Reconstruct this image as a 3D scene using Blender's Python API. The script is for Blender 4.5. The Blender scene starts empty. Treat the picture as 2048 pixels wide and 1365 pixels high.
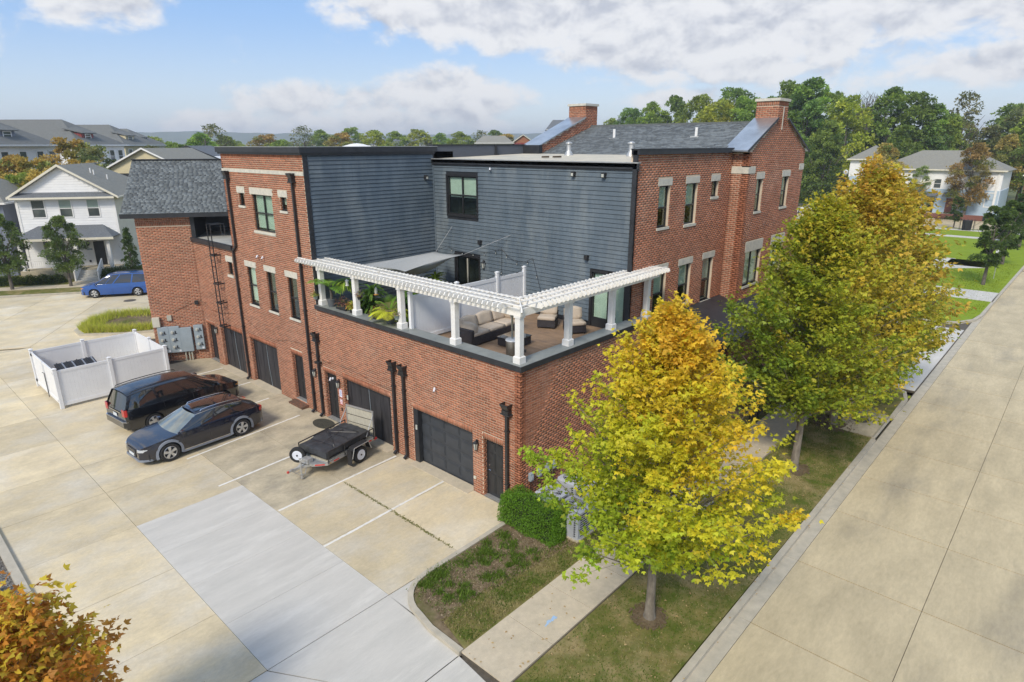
import bpy, bmesh, math, random
import numpy as np
from mathutils import Vector, Matrix
random.seed(7); np.random.seed(7)
R_=math.radians
sc=bpy.context.scene
col=sc.collection
# ------------------------------------------------------------------ camera
CR=((0.674618037531934,0.22031193361452645,-0.7045233532989456),(-0.7381655850777912,0.1994835024033754,-0.6444516283443193),(-0.0014395983205228446,0.9548135860867875,0.29720185628754836))
cd=bpy.data.cameras.new('camera'); cam=bpy.data.objects.new('camera',cd); col.objects.link(cam); sc.camera=cam
cd.sensor_width=36; cd.lens=22.1757; cd.clip_start=.1; cd.clip_end=9000
cm=Matrix([list(r)+[0] for r in CR]+[[0,0,0,1]]); cm.translation=(-13.44087,-11.941496,11.5); cam.matrix_world=cm
# ------------------------------------------------------------------ world and sun
SUN_AZ=R_(199.0)      # direction towards the sun, measured from +x towards +y
SUN_EL=R_(43.0)
sundir=Vector((math.cos(SUN_EL)*math.cos(SUN_AZ),math.cos(SUN_EL)*math.sin(SUN_AZ),math.sin(SUN_EL)))
sl=bpy.data.lights.new('sun_lamp','SUN'); sl.energy=2.1; sl.angle=R_(14); sl.color=(1.0,0.92,0.79)
so=bpy.data.objects.new('sun_lamp',sl); col.objects.link(so); so.rotation_euler=sundir.to_track_quat('Z','Y').to_euler(); so.location=(-60,-20,80)
wd_=bpy.data.worlds.new('World'); sc.world=wd_; wd_.use_nodes=True
def build_world():
    nt=wd_.node_tree; nt.nodes.clear(); N=nt.nodes.new; L=nt.links.new
    def val(x,s):
        if isinstance(x,(int,float)): s.default_value=x
        else: L(x,s)
    def m(op,a,b=0.0,c=None,clamp=False):
        n=N('ShaderNodeMath'); n.operation=op; n.use_clamp=clamp; val(a,n.inputs[0]); val(b,n.inputs[1])
        if c is not None: val(c,n.inputs[2])
        return n.outputs[0]
    def sstep(x,a,b):
        n=N('ShaderNodeMapRange'); n.interpolation_type='SMOOTHSTEP'; val(x,n.inputs[0]); n.inputs[1].default_value=a; n.inputs[2].default_value=b; return n.outputs[0]
    def mixc(f,a,b):
        n=N('ShaderNodeMix'); n.data_type='RGBA'; val(f,n.inputs[0])
        for v,s in ((a,n.inputs[6]),(b,n.inputs[7])):
            if isinstance(v,tuple): s.default_value=v+(1,)
            else: L(v,s)
        return n.outputs[2]
    tc=N('ShaderNodeTexCoord'); sx=N('ShaderNodeSeparateXYZ'); L(tc.outputs['Generated'],sx.inputs[0])
    X,Y,Z=sx.outputs
    az=m('MULTIPLY',m('ARCTAN2',Y,X),57.2958); el=m('MULTIPLY',m('ARCSINE',Z),57.2958)
    sky=N('ShaderNodeTexSky'); sky.sky_type='NISHITA'; sky.sun_disc=False; sky.sun_elevation=SUN_EL; sky.sun_rotation=R_(90)-SUN_AZ
    sky.air_density=1.0; sky.dust_density=1.2; sky.ozone_density=1.4; sky.altitude=200
    # cloud noise in az/el space, stretched sideways
    cv=N('ShaderNodeCombineXYZ'); L(m('MULTIPLY',az,0.125),cv.inputs[0]); L(m('MULTIPLY',el,0.20),cv.inputs[1]); L(m('MULTIPLY',Z,0.5),cv.inputs[2])
    def noise(scale,det,rough,vec=cv.outputs[0],dist=0.0):
        n=N('ShaderNodeTexNoise'); n.inputs['Scale'].default_value=scale; n.inputs['Detail'].default_value=det; n.inputs['Roughness'].default_value=rough; n.inputs['Distortion'].default_value=dist; L(vec,n.inputs['Vector']); return n.outputs['Fac']
    cu=N('ShaderNodeVectorMath'); cu.operation='ADD'; L(cv.outputs[0],cu.inputs[0]); cu.inputs[1].default_value=(-.05,.17,0)
    n1=noise(2.2,9,0.60,dist=.25); n1u=noise(2.2,5,0.55,vec=cu.outputs[0],dist=.25); n2=noise(0.8,4,0.5); n3=noise(5.0,8,.6)
    # heaps: azimuth, elevation, half widths, strength
    blobs=[(73.5,9.8,5.5,2.1,.95),(79,11,3,1.6,.7),(47.2,4.0,6.6,2.5,1.15),(58.5,3.3,8.5,1.7,.85),(66.5,1.6,5.0,1.3,.95),(54,1.6,13,1.5,.8),
           (41,11.3,17,4.4,1.6),(26,8.8,17,4.6,1.55),(11,9.8,13,3.2,1.3),(7.5,5.2,6.0,1.5,1.0),(27,3.5,5.5,1.2,.8),(17,6.0,10,2.4,.55),(-2,9,9,5,.8),(85,7,6,3,.5)]
    tot=None
    for a0,e0,wa,we,st in blobs:
        da=m('POWER',m('ABSOLUTE',m('DIVIDE',m('SUBTRACT',az,a0),wa)),2.0); de=m('POWER',m('ABSOLUTE',m('DIVIDE',m('SUBTRACT',el,e0),we)),2.0)
        b=m('MULTIPLY',m('MAXIMUM',m('SUBTRACT',1.0,m('ADD',da,de)),-1.0),st)
        tot=b if tot is None else m('MAXIMUM',tot,b)
    inb=m('ADD',tot,m('MULTIPLY',m('SUBTRACT',n1,0.5),3.3))
    # the rest of the sky carries the same broken cloud
    gen=m('ADD',m('MULTIPLY',m('SUBTRACT',n2,0.50),7.0),m('MULTIPLY',m('SUBTRACT',n1,0.5),3.0))
    front=m('MULTIPLY',m('MULTIPLY',sstep(az,-22.0,-12.0),sstep(m('MULTIPLY',az,-1.0),-105.0,-92.0)),sstep(m('MULTIPLY',el,-1.0),-24.0,-15.0))
    dens=N('ShaderNodeMix'); dens.data_type='FLOAT'; L(front,dens.inputs[0]); L(gen,dens.inputs[2]); L(inb,dens.inputs[3])
    D=dens.outputs[0]
    cover=sstep(D,-0.20,0.70)
    body=m('ADD',m('MULTIPLY',n3,0.8),m('MULTIPLY',sstep(D,0.2,2.4),0.55))
    shade=sstep(m('ADD',m('MULTIPLY',body,.45),m('MULTIPLY',m('SUBTRACT',n1u,n1),2.4)),0.0,0.85)
    ccol=mixc(shade,CL_HI,CL_LO)
    skc=N('ShaderNodeMix'); skc.data_type='RGBA'; skc.blend_type='MULTIPLY'; skc.inputs[0].default_value=1; L(sky.outputs[0],skc.inputs[6]); skc.inputs[7].default_value=SKYT+(1,)
    hz=sstep(m('MULTIPLY',el,-1.0),-16.0,2.0)
    grad=mixc(sstep(el,0.0,11.0),HZC,ZEN)
    base=mixc(0.8,skc.outputs[2],grad)
    out=mixc(m('MULTIPLY',cover,0.93),base,ccol)
    bg=N('ShaderNodeBackground'); L(out,bg.inputs[0]); bg.inputs[1].default_value=WSTR
    o=N('ShaderNodeOutputWorld'); L(bg.outputs[0],o.inputs[0])
WSTR=0.15; HAZE=.00042
CL_HI=(4.0,3.98,4.0); CL_LO=(2.45,2.55,2.85); SKYT=(1.25,1.12,1.0); HZC=(2.6,3.15,3.75); ZEN=(1.0,1.95,3.7)
build_world()
sc.view_settings.view_transform='Standard'; sc.view_settings.look='None'; sc.view_settings.gamma=1; sc.view_settings.exposure=0.66
sc.render.engine='CYCLES'
# ------------------------------------------------------------------ materials
def mat(name,c,c2=None,rough=0.8,scale=3.0,detail=5,bump=0.0,bscale=40.0,metal=0.0,spec=0.4,orand=0.0,tint=None,coat=0.0,lo=.35,hi=.65,c3=None,s3=0.4,stretch=None,f3=(.52,.7),ov=()):
    mt=bpy.data.materials.new(name); mt.use_nodes=True; nt=mt.node_tree; N=nt.nodes.new; L=nt.links.new
    b=nt.nodes['Principled BSDF']; b.inputs['Roughness'].default_value=rough; b.inputs['Metallic'].default_value=metal; b.inputs['Specular IOR Level'].default_value=spec
    if coat: b.inputs['Coat Weight'].default_value=coat; b.inputs['Coat Roughness'].default_value=0.03
    g=N('ShaderNodeNewGeometry'); vec=g.outputs['Position']
    if stretch:
        mp=N('ShaderNodeMapping'); mp.inputs['Scale'].default_value=stretch[:3]; 
        if len(stretch)>3: mp.inputs['Rotation'].default_value=(0,0,stretch[3])
        L(vec,mp.inputs['Vector']); vec=mp.outputs[0]
    def noise(s,d,ro=.6):
        n=N('ShaderNodeTexNoise'); n.inputs['Scale'].default_value=s; n.inputs['Detail'].default_value=d; n.inputs['Roughness'].default_value=ro; L(vec,n.inputs['Vector']); return n.outputs['Fac']
    def mr(x,a,bb,lo_=0.0,hi_=1.0):
        n=N('ShaderNodeMapRange'); L(x,n.inputs[0]); n.inputs[1].default_value=a; n.inputs[2].default_value=bb; n.inputs[3].default_value=lo_; n.inputs[4].default_value=hi_; return n.outputs[0]
    def mx(f,a,bb,mode='MIX'):
        n=N('ShaderNodeMix'); n.data_type='RGBA'; n.blend_type=mode
        if isinstance(f,float): n.inputs[0].default_value=f
        else: L(f,n.inputs[0])
        for v,s in ((a,n.inputs[6]),(bb,n.inputs[7])):
            if isinstance(v,tuple): s.default_value=v+(1,)
            else: L(v,s)
        return n.outputs[2]
    if c2 is None: c2=tuple(x*.88 for x in c)
    colr=mx(mr(noise(scale,detail),lo,hi),c,c2)
    if c3: colr=mx(mr(noise(s3,6,.65),f3[0],f3[1]),colr,c3)
    for sc_o,lo_o in ov:
        v=mr(noise(sc_o,10,.72),.30,.70,lo_o,2-lo_o); cc=N('ShaderNodeCombineXYZ'); [L(v,cc.inputs[i]) for i in range(3)]; colr=mx(1.0,colr,cc.outputs[0],'MULTIPLY')
    if orand or tint:
        ga=None
        if tint:
            at=N('ShaderNodeAttribute'); at.attribute_name='tint'; ga=at.outputs['Fac']
            if tint=='color':
                colr=mx(1.0,colr,at.outputs['Color'],'MULTIPLY'); ga=None
        if orand:
            oi=N('ShaderNodeObjectInfo'); r=oi.outputs['Random']
            if ga is not None:
                a=N('ShaderNodeMath'); a.operation='ADD'; L(ga,a.inputs[0]); L(r,a.inputs[1]); f=N('ShaderNodeMath'); f.operation='FRACT'; L(a.outputs[0],f.inputs[0]); r=f.outputs[0]
            ga=r
        if ga is not None:
            k=orand or .3
            v=mr(ga,0,1,1-k,1+k)
            cc=N('ShaderNodeCombineXYZ'); L(v,cc.inputs[0]); L(v,cc.inputs[1]); L(v,cc.inputs[2])
            colr=mx(1.0,colr,cc.outputs[0],'MULTIPLY')
    L(colr,b.inputs['Base Color'])
    if bump:
        bp=N('ShaderNodeBump'); bp.inputs['Strength'].default_value=bump; bp.inputs['Distance'].default_value=0.02; L(noise(bscale,6),bp.inputs['Height']); L(bp.outputs[0],b.inputs['Normal'])
    return mt
def glassmat(name,tint,gl=0.3,rough=0.02):
    mt=bpy.data.materials.new(name); mt.use_nodes=True; nt=mt.node_tree; nt.nodes.clear(); N=nt.nodes.new; L=nt.links.new
    t=N('ShaderNodeBsdfTransparent'); t.inputs[0].default_value=tint+(1,)
    g=N('ShaderNodeBsdfGlossy'); g.inputs['Roughness'].default_value=rough; g.inputs[0].default_value=(.85,.95,.92,1)
    lw=N('ShaderNodeLayerWeight'); lw.inputs[0].default_value=.5; pw=N('ShaderNodeMath'); pw.operation='POWER'; L(lw.outputs['Facing'],pw.inputs[0]); pw.inputs[1].default_value=3.5; ma=N('ShaderNodeMath'); ma.operation='MULTIPLY_ADD'; L(pw.outputs[0],ma.inputs[0]); ma.inputs[1].default_value=.8; ma.inputs[2].default_value=.045
    x=N('ShaderNodeMixShader'); L(ma.outputs[0],x.inputs[0]); L(t.outputs[0],x.inputs[1]); L(g.outputs[0],x.inputs[2])
    o=N('ShaderNodeOutputMaterial'); L(x.outputs[0],o.inputs[0]); return mt
def leafmat(name,spec=.3,rough=.5,trans=.42):
    mt=bpy.data.materials.new(name); mt.use_nodes=True; nt=mt.node_tree; nt.nodes.clear(); N=nt.nodes.new; L=nt.links.new
    at=N('ShaderNodeAttribute'); at.attribute_name='tint'
    oi=N('ShaderNodeObjectInfo')
    hv=N('ShaderNodeHueSaturation'); L(at.outputs['Color'],hv.inputs['Color'])
    mr=N('ShaderNodeMapRange'); L(oi.outputs['Random'],mr.inputs[0]); mr.inputs[3].default_value=.485; mr.inputs[4].default_value=.515; L(mr.outputs[0],hv.inputs['Hue'])
    mr2=N('ShaderNodeMapRange'); L(oi.outputs['Random'],mr2.inputs[0]); mr2.inputs[3].default_value=.85; mr2.inputs[4].default_value=1.12; L(mr2.outputs[0],hv.inputs['Value'])
    b=N('ShaderNodeBsdfPrincipled'); L(hv.outputs[0],b.inputs['Base Color']); b.inputs['Roughness'].default_value=rough; b.inputs['Specular IOR Level'].default_value=spec
    t=N('ShaderNodeBsdfTranslucent'); L(hv.outputs[0],t.inputs[0])
    x=N('ShaderNodeMixShader'); x.inputs[0].default_value=trans; L(b.outputs[0],x.inputs[1]); L(t.outputs[0],x.inputs[2])
    o=N('ShaderNodeOutputMaterial'); L(x.outputs[0],o.inputs[0]); return mt
M={}
M['brick']=mat('brick',(.405,.156,.082),(.30,.115,.064),ov=((.35,.84),(1.7,.90)),scale=9,rough=.85,orand=.24,tint='f',bump=.25,bscale=90,c3=(.40,.19,.12),s3=.55)
M['mortar']=mat('mortar',(.60,.49,.37),(.52,.43,.33),scale=8,rough=.95)
M['stone']=mat('limestone',(.62,.59,.50),(.50,.48,.42),scale=6,rough=.85,bump=.15)
M['black']=mat('black_metal',(.018,.018,.02),(.028,.028,.03),rough=.38,scale=6,spec=.5)
M['fascia']=mat('dark_fascia',(.022,.024,.028),(.035,.037,.042),rough=.45,scale=3)
M['siding']=mat('blue_grey_siding',(.088,.118,.146),(.120,.150,.176),ov=((.8,.88),),rough=.62,scale=2.2,orand=.06,bump=.12,bscale=60,c3=(.18,.205,.215),s3=.9,f3=(.5,.75),stretch=(1,1,.35))
M['stucco']=mat('grey_stucco',(.085,.095,.115),(.11,.12,.14),rough=.9,scale=30,bump=.5,bscale=120)
M['shingle']=mat('roof_shingle',(.155,.17,.172),(.115,.128,.132),rough=.9,scale=25,orand=.36,tint='f',bump=.4,bscale=150)
M['shingle_far']=mat('far_shingle',(.27,.26,.215),(.21,.205,.18),rough=.9,scale=4.5,detail=8,bump=.3,bscale=30,c3=(.24,.235,.21),s3=.7)
M['shingle_apt']=mat('apartment_shingle',(.165,.17,.16),(.13,.135,.13),rough=.9,scale=4,detail=8,bump=.3,bscale=20)
M['shingle_dark']=mat('dark_shingle',(.10,.112,.125),(.16,.17,.18),rough=.9,scale=9,detail=8,bump=.3,bscale=30)
M['roofing']=mat('membrane_roof',(.60,.54,.42),(.50,.46,.37),rough=.85,scale=1.2,c3=(.42,.40,.34),s3=.5)
M['roofing_grey']=mat('grey_membrane',(.42,.42,.38),(.33,.33,.31),rough=.85,scale=1.2)
M['cap']=mat('slate_cap',(.21,.225,.215),(.26,.275,.26),rough=.5,scale=2.2,c3=(.15,.165,.165),s3=1.2)
M['coping']=mat('metal_coping',(.62,.66,.68),(.45,.48,.50),rough=.3,scale=1.4,metal=.85)
M['concrete']=mat('beige_concrete',(.63,.53,.345),(.53,.445,.295),rough=.85,ov=((.9,.86),(9,.90)),scale=1.1,detail=9,orand=.11,bump=.12,bscale=70,c3=(.64,.585,.47),s3=.55,f3=(.45,.75),stretch=(.85,1.2,1))
M['concrete_dirty']=mat('stained_concrete',(.50,.43,.30),(.41,.355,.25),ov=((1.3,.80),(9,.88)),rough=.85,scale=.8,detail=9,orand=.06,bump=.12,bscale=70,c3=(.27,.245,.195),s3=.7,f3=(.5,.78),stretch=(.85,1.2,1))
M['newconc']=mat('new_concrete',(.57,.545,.49),(.51,.49,.44),ov=((1.2,.95),(12,.95)),rough=.8,scale=1.0,detail=9,orand=.02,bump=.08,bscale=70,c3=(.61,.585,.53),s3=.6,stretch=(.5,2.2,1))
M['road']=mat('road_concrete',(.55,.46,.295),(.465,.39,.25),ov=((1.1,.88),(10,.89)),rough=.85,scale=1.3,detail=9,orand=.05,bump=.14,bscale=80,c3=(.27,.24,.185),s3=.30,f3=(.54,.78),stretch=(.35,1,1))
M['walk']=mat('sidewalk_concrete',(.55,.47,.345),(.48,.415,.305),ov=((7,.90),),rough=.85,scale=2.5,detail=8,orand=.04,bump=.1,bscale=80)
M['kerb']=mat('kerb_concrete',(.50,.45,.355),(.40,.365,.29),rough=.85,scale=3,detail=8,bump=.15,bscale=60)
M['joint']=mat('joint_dirt',(.12,.10,.075),(.08,.07,.055),rough=.95,scale=8)
M['line']=mat('white_line_paint',(.76,.74,.68),(.62,.59,.52),rough=.7,scale=5,lo=.45,hi=.7)
M['lawn_dry']=mat('dry_lawn',(.10,.125,.025),(.20,.175,.06),rough=1,scale=2.2,detail=9,lo=.38,hi=.62,bump=.5,bscale=60,c3=(.33,.26,.13),s3=.7,f3=(.49,.66),spec=.1)
M['lawn_dirt']=mat('straw_bed',(.24,.185,.115),(.13,.095,.06),rough=1,scale=5,detail=9,bump=.6,bscale=50,c3=(.105,.115,.03),s3=.9,f3=(.5,.66),spec=.1)
M['lawn']=mat('green_lawn',(.19,.265,.02),(.235,.31,.03),rough=1,scale=1.2,detail=8,bump=.4,bscale=40,c3=(.21,.30,.04),s3=.25,spec=.1)
M['ground']=mat('distant_ground',(.10,.13,.05),(.16,.16,.08),rough=1,scale=.05,detail=8,c3=(.07,.10,.04),s3=.02,spec=.1)
M['gravel']=mat('gravel',(.20,.185,.165),(.09,.085,.08),rough=.95,scale=22,detail=9,lo=.42,hi=.58,bump=1,bscale=40)
M['mulch']=mat('mulch',(.12,.085,.05),(.16,.12,.07),rough=1,scale=14,detail=8,bump=1,bscale=30)
M['soil']=mat('dark_soil',(.07,.05,.035),(.11,.08,.05),rough=1,scale=10,bump=.6)
M['vinyl']=mat('white_vinyl',(.78,.79,.80),(.74,.75,.765),rough=.4,scale=2)
M['whitepaint']=mat('white_paint',(.80,.79,.77),(.72,.71,.68),rough=.55,scale=4)
M['pergola']=mat('weathered_white_paint',(.84,.82,.77),(.66,.61,.52),rough=.6,scale=7,detail=8,lo=.48,hi=.8,c3=(.40,.33,.25),s3=5,f3=(.63,.78))
M['whiteside']=mat('white_siding',(.80,.80,.79),(.75,.75,.745),rough=.6,scale=1.5,orand=.02)
M['creamside']=mat('cream_siding',(.70,.66,.54),(.64,.60,.49),rough=.6,scale=1.5,orand=.02)
M['yellowside']=mat('yellow_siding',(.62,.54,.34),(.56,.49,.31),rough=.6,scale=1.5)
M['blueside']=mat('slate_siding',(.16,.18,.23),(.20,.22,.27),rough=.6,scale=1.5)
M['redside']=mat('red_siding',(.26,.05,.045),(.20,.04,.035),rough=.6)
M['lightblue']=mat('light_blue_siding',(.42,.52,.62),(.38,.48,.57),rough=.6,scale=1)
M['darkbrick']=mat('dark_brick_far',(.22,.09,.065),(.15,.065,.05),rough=.9,scale=12)
M['deck']=mat('composite_deck',(.30,.20,.125),(.24,.16,.10),rough=.7,scale=3,orand=.10,detail=8,c3=(.20,.14,.10),s3=1.1)
M['wicker']=mat('black_wicker',(.020,.018,.021),(.045,.04,.045),rough=.55,scale=60,bump=1,bscale=60)
M['cushion']=mat('beige_cushion',(.50,.42,.33),(.45,.375,.295),rough=.9,scale=6,bump=.15)
M['steel']=mat('stainless',(.55,.55,.55),(.45,.45,.46),rough=.25,metal=1,scale=3)
M['bronze']=mat('bronze_steel',(.36,.31,.25),(.28,.24,.19),rough=.35,metal=.9,scale=3)
M['galv']=mat('galvanised_steel',(.56,.56,.54),(.44,.44,.43),rough=.45,metal=.6,scale=8)
M['panelgrey']=mat('utility_grey',(.32,.38,.42),(.28,.335,.37),rough=.5,scale=3)
M['beigebox']=mat('beige_box',(.60,.58,.48),(.54,.52,.43),rough=.6)
M['pvc']=mat('grey_pvc',(.46,.45,.38),(.40,.39,.33),rough=.6)
M['acgrey']=mat('ac_grey',(.48,.50,.53),(.42,.44,.47),rough=.5)
M['acdark']=mat('ac_coil',(.025,.027,.03),(.05,.05,.055),rough=.6,scale=40)
M['doorblack']=mat('black_door',(.022,.024,.026),(.032,.034,.037),rough=.4,scale=3)
M['garage']=mat('charcoal_garage',(.04,.046,.055),(.052,.058,.068),rough=.45,scale=3)
M['mesh']=mat('dark_screen',(.02,.02,.023),(.048,.046,.05),rough=.6,scale=3,detail=8,stretch=(1,2.5,.4),bump=.2)
M['blind']=mat('white_blind',(.86,.90,.86),(.80,.84,.80),rough=.7)
M['room']=mat('dark_room',(.035,.036,.035),(.02,.02,.02),rough=.9)
M['pane']=glassmat('window_glass',(.84,.90,.86),.30)
M['tyre']=mat('tyre_rubber',(.018,.018,.019),(.028,.028,.028),rough=.8)
M['rim']=mat('alloy_rim',(.62,.63,.65),(.55,.56,.58),rough=.3,metal=.7)
M['white_rim']=mat('white_rim',(.72,.75,.82),(.66,.69,.76),rough=.4)
M['carblack']=mat('black_car_paint',(.005,.006,.009),(.005,.006,.009),rough=.22,spec=.6,coat=1)
M['carnavy']=mat('navy_car_paint',(.006,.008,.020),(.006,.008,.020),rough=.22,spec=.6,coat=1)
M['carblue']=mat('blue_car_paint',(.010,.075,.30),(.010,.075,.30),rough=.25,spec=.5,coat=1)
M['carwhite']=mat('white_car_paint',(.75,.76,.78),(.75,.76,.78),rough=.3,coat=.6)
M['cargrey']=mat('grey_cladding',(.22,.245,.29),(.20,.225,.27),rough=.45,spec=.5)
M['carglass']=mat('car_glass',(.012,.014,.016),(.012,.014,.016),rough=.03,spec=1.0,coat=1)
M['carglass_reflect']=mat('windscreen_glass',(.20,.225,.20),(.13,.15,.14),rough=.04,spec=1.0,coat=1,scale=2)  # pale base colour paints the reflection into the windscreen
M['plastic']=mat('black_plastic',(.02,.02,.022),(.03,.03,.032),rough=.6)
M['chrome']=mat('chrome_trim',(.75,.76,.78),(.7,.7,.72),rough=.15,metal=1)
M['dumpred']=mat('faded_dumpster_red',(.13,.035,.03),(.09,.03,.028),rough=.6)
M['red']=mat('red_lens',(.55,.01,.01),(.42,.008,.01),rough=.2,coat=.8)
M['amber']=mat('amber_lens',(.62,.30,.05),(.55,.25,.03),rough=.2,coat=.8)
M['lens']=mat('clear_lens',(.62,.64,.66),(.5,.52,.54),rough=.15,coat=.8)
M['plate']=mat('plate_white',(.62,.66,.68),(.5,.54,.58),rough=.5)
M['tarp']=mat('black_tarp',(.030,.032,.036),(.055,.058,.063),rough=.55,scale=3,bump=.8,bscale=9)
M['wood']=mat('weathered_board',(.48,.45,.36),(.40,.37,.29),rough=.85,scale=6,stretch=(1,3,1))
M['bark']=mat('bark',(.26,.225,.18),(.14,.12,.095),rough=.95,scale=9,detail=8,stretch=(1,1,.35),bump=.9,bscale=25)
M['bark_far']=mat('grey_bark',(.15,.13,.11),(.10,.085,.07),rough=.95,scale=4)
M['pot']=mat('grey_pot',(.12,.13,.14),(.10,.11,.12),rough=.6)
M['paleblue_pot']=mat('sage_pot',(.26,.31,.28),(.22,.27,.25),rough=.6)
M['sail']=mat('shade_cloth',(.36,.375,.38),(.32,.335,.34),rough=.85,scale=20)
M['rope']=mat('cord',(.50,.50,.50),(.4,.4,.4),rough=.7)
M['signwhite']=mat('sign_white',(.78,.80,.86),(.72,.74,.80),rough=.4)
M['signred']=mat('sign_red',(.60,.06,.05),(.55,.05,.045),rough=.4)
M['signblue']=mat('sign_blue',(.06,.12,.50),(.05,.10,.42),rough=.4)
M['paintblue']=mat('chalk_blue',(.30,.50,.78),(.42,.50,.56),rough=.8,scale=12,lo=.4,hi=.7)
M['green']=mat('green_plastic',(.04,.36,.24),(.03,.30,.2),rough=.5)
M['iron']=mat('cast_iron',(.10,.085,.07),(.14,.12,.10),rough=.7,metal=.3,scale=30,bump=.6)
M['rust']=mat('rusty_metal',(.22,.10,.06),(.10,.07,.05),rough=.8,scale=6)
M['lampglass']=mat('lantern_glass',(.55,.56,.50),(.45,.46,.42),rough=.1,spec=.8)
M['leaf']=leafmat('leaf'); M['grassmat']=leafmat('grass_blade',trans=.2,rough=.8,spec=.05)
M['far']=mat('far_wood',(.10,.13,.09),(.14,.17,.11),rough=1,scale=.02,detail=9,spec=.05)
# ------------------------------------------------------------------ object helpers
def tag(o,label=None,cat=None,group=None,kind=None):
    if label: o['label']=label
    if cat: o['category']=cat
    if group: o['group']=group
    if kind: o['kind']=kind
    return o
def thing(name,loc=(0,0,0),rz=0,label=None,cat=None,group=None,kind=None):
    o=bpy.data.objects.new(name,None); o.empty_display_size=.3; col.objects.link(o); o.location=loc; o.rotation_euler=(0,0,rz)
    return tag(o,label,cat,group,kind)
def lk(name,me,parent=None,m=None):
    o=bpy.data.objects.new(name,me); col.objects.link(o)
    if parent is not None: o.parent=parent
    if m is not None: o.matrix_local=m
    return o
def copytree(o,parent=None):
    c=o.copy(); col.objects.link(c)
    if parent is not None: c.parent=parent
    for ch in o.children: copytree(ch,c)
    return c
class MB:
    def __init__(s): s.v=[]; s.f=[]; s.mi=[]; s.t=[]; s.cur=0; s.ct=None
    def add(s,vs,fs,t=None):
        b=len(s.v); s.v+= [tuple(x) for x in vs]; s.f+=[tuple(i+b for i in f) for f in fs]; s.mi+=[s.cur]*len(fs); s.t+=[t if t is not None else 0.0]*len(fs); return s
    def box(s,a,b,rot=None,c=None,t=None):
        """box from corner a to corner b; rot = 3x3/4x4 Matrix about point c"""
        x0,y0,z0=a; x1,y1,z1=b
        vs=[Vector(p) for p in ((x0,y0,z0),(x1,y0,z0),(x1,y1,z0),(x0,y1,z0),(x0,y0,z1),(x1,y0,z1),(x1,y1,z1),(x0,y1,z1))]
        if rot is not None:
            c=Vector(c if c is not None else [(p+q)/2 for p,q in zip(a,b)]); vs=[rot@(v-c)+c for v in vs]
        return s.add(vs,((0,3,2,1),(4,5,6,7),(0,1,5,4),(1,2,6,5),(2,3,7,6),(3,0,4,7)),t)
    def obox(s,o,a,b,c,t=None):
        o,a,b,c=map(Vector,(o,a,b,c)); vs=[o,o+a,o+a+b,o+b,o+c,o+a+c,o+a+b+c,o+b+c]
        return s.add(vs,((0,3,2,1),(4,5,6,7),(0,1,5,4),(1,2,6,5),(2,3,7,6),(3,0,4,7)),t)
    def bar(s,p,q,w,h=None,up=(0,0,1)):
        p,q=Vector(p),Vector(q); d=(q-p); h=h or w; up=Vector(up)
        if abs(d.normalized().dot(up))>.98: up=Vector((1,0,0))
        a=d.cross(up).normalized()*w; b=a.cross(d).normalized()*h
        return s.obox(p-a/2-b/2,a,d,b)
    def tube(s,pts,r,n=8,cap=True):
        pts=[Vector(p) for p in pts]; rs=r if isinstance(r,(list,tuple)) else [r]*len(pts); b=len(s.v); prev=None
        for i,p in enumerate(pts):
            d=(pts[min(i+1,len(pts)-1)]-pts[max(i-1,0)])
            if d.length<1e-9: d=Vector((0,0,1))
            d.normalize()
            if prev is None:
                up=Vector((0,0,1)) if abs(d.z)<.9 else Vector((1,0,0)); a=d.cross(up).normalized()
            else:
                a=(prev-d*prev.dot(d)); a=a.normalized() if a.length>1e-6 else d.orthogonal().normalized()
            prev=a; c=d.cross(a)
            for k in range(n):
                an=2*math.pi*k/n; s.v.append(tuple(p+(a*math.cos(an)+c*math.sin(an))*rs[i]))
        fs=[]
        for i in range(len(pts)-1):
            for k in range(n):
                fs.append((b+i*n+k,b+i*n+(k+1)%n,b+(i+1)*n+(k+1)%n,b+(i+1)*n+k))
        if cap: fs.append(tuple(b+k for k in range(n))[::-1]); fs.append(tuple(b+(len(pts)-1)*n+k for k in range(n)))
        s.f+=fs; s.mi+=[s.cur]*len(fs); s.t+=[0.0]*len(fs); return s
    def lathe(s,prof,n=20,o=(0,0,0),axis='z',cap=True):
        """prof [(r,h)] about an axis"""
        b=len(s.v); o=Vector(o)
        for r,h in prof:
            for k in range(n):
                a=2*math.pi*k/n; x,y=r*math.cos(a),r*math.sin(a)
                p={'z':(x,y,h),'y':(x,h,y),'x':(h,x,y)}[axis]; s.v.append(tuple(o+Vector(p)))
        fs=[]
        for i in range(len(prof)-1):
            for k in range(n):
                q=(b+i*n+k,b+i*n+(k+1)%n,b+(i+1)*n+(k+1)%n,b+(i+1)*n+k); fs.append(q if axis!='y' else q[::-1])
        if cap:
            q=tuple(b+k for k in range(n)); w=tuple(b+(len(prof)-1)*n+k for k in range(n))
            fs+= [q[::-1],w] if axis!='y' else [q,w[::-1]]
        s.f+=fs; s.mi+=[s.cur]*len(fs); s.t+=[0.0]*len(fs); return s
    def prism(s,pts,h):
        """polygon pts (3-D, planar) extruded by vector h"""
        h=Vector(h); n=len(pts); vs=[Vector(p) for p in pts]+[Vector(p)+h for p in pts]
        fs=[tuple(range(n))[::-1],tuple(range(n,2*n))]+[(i,(i+1)%n,(i+1)%n+n,i+n) for i in range(n)]
        return s.add(vs,fs)
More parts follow.
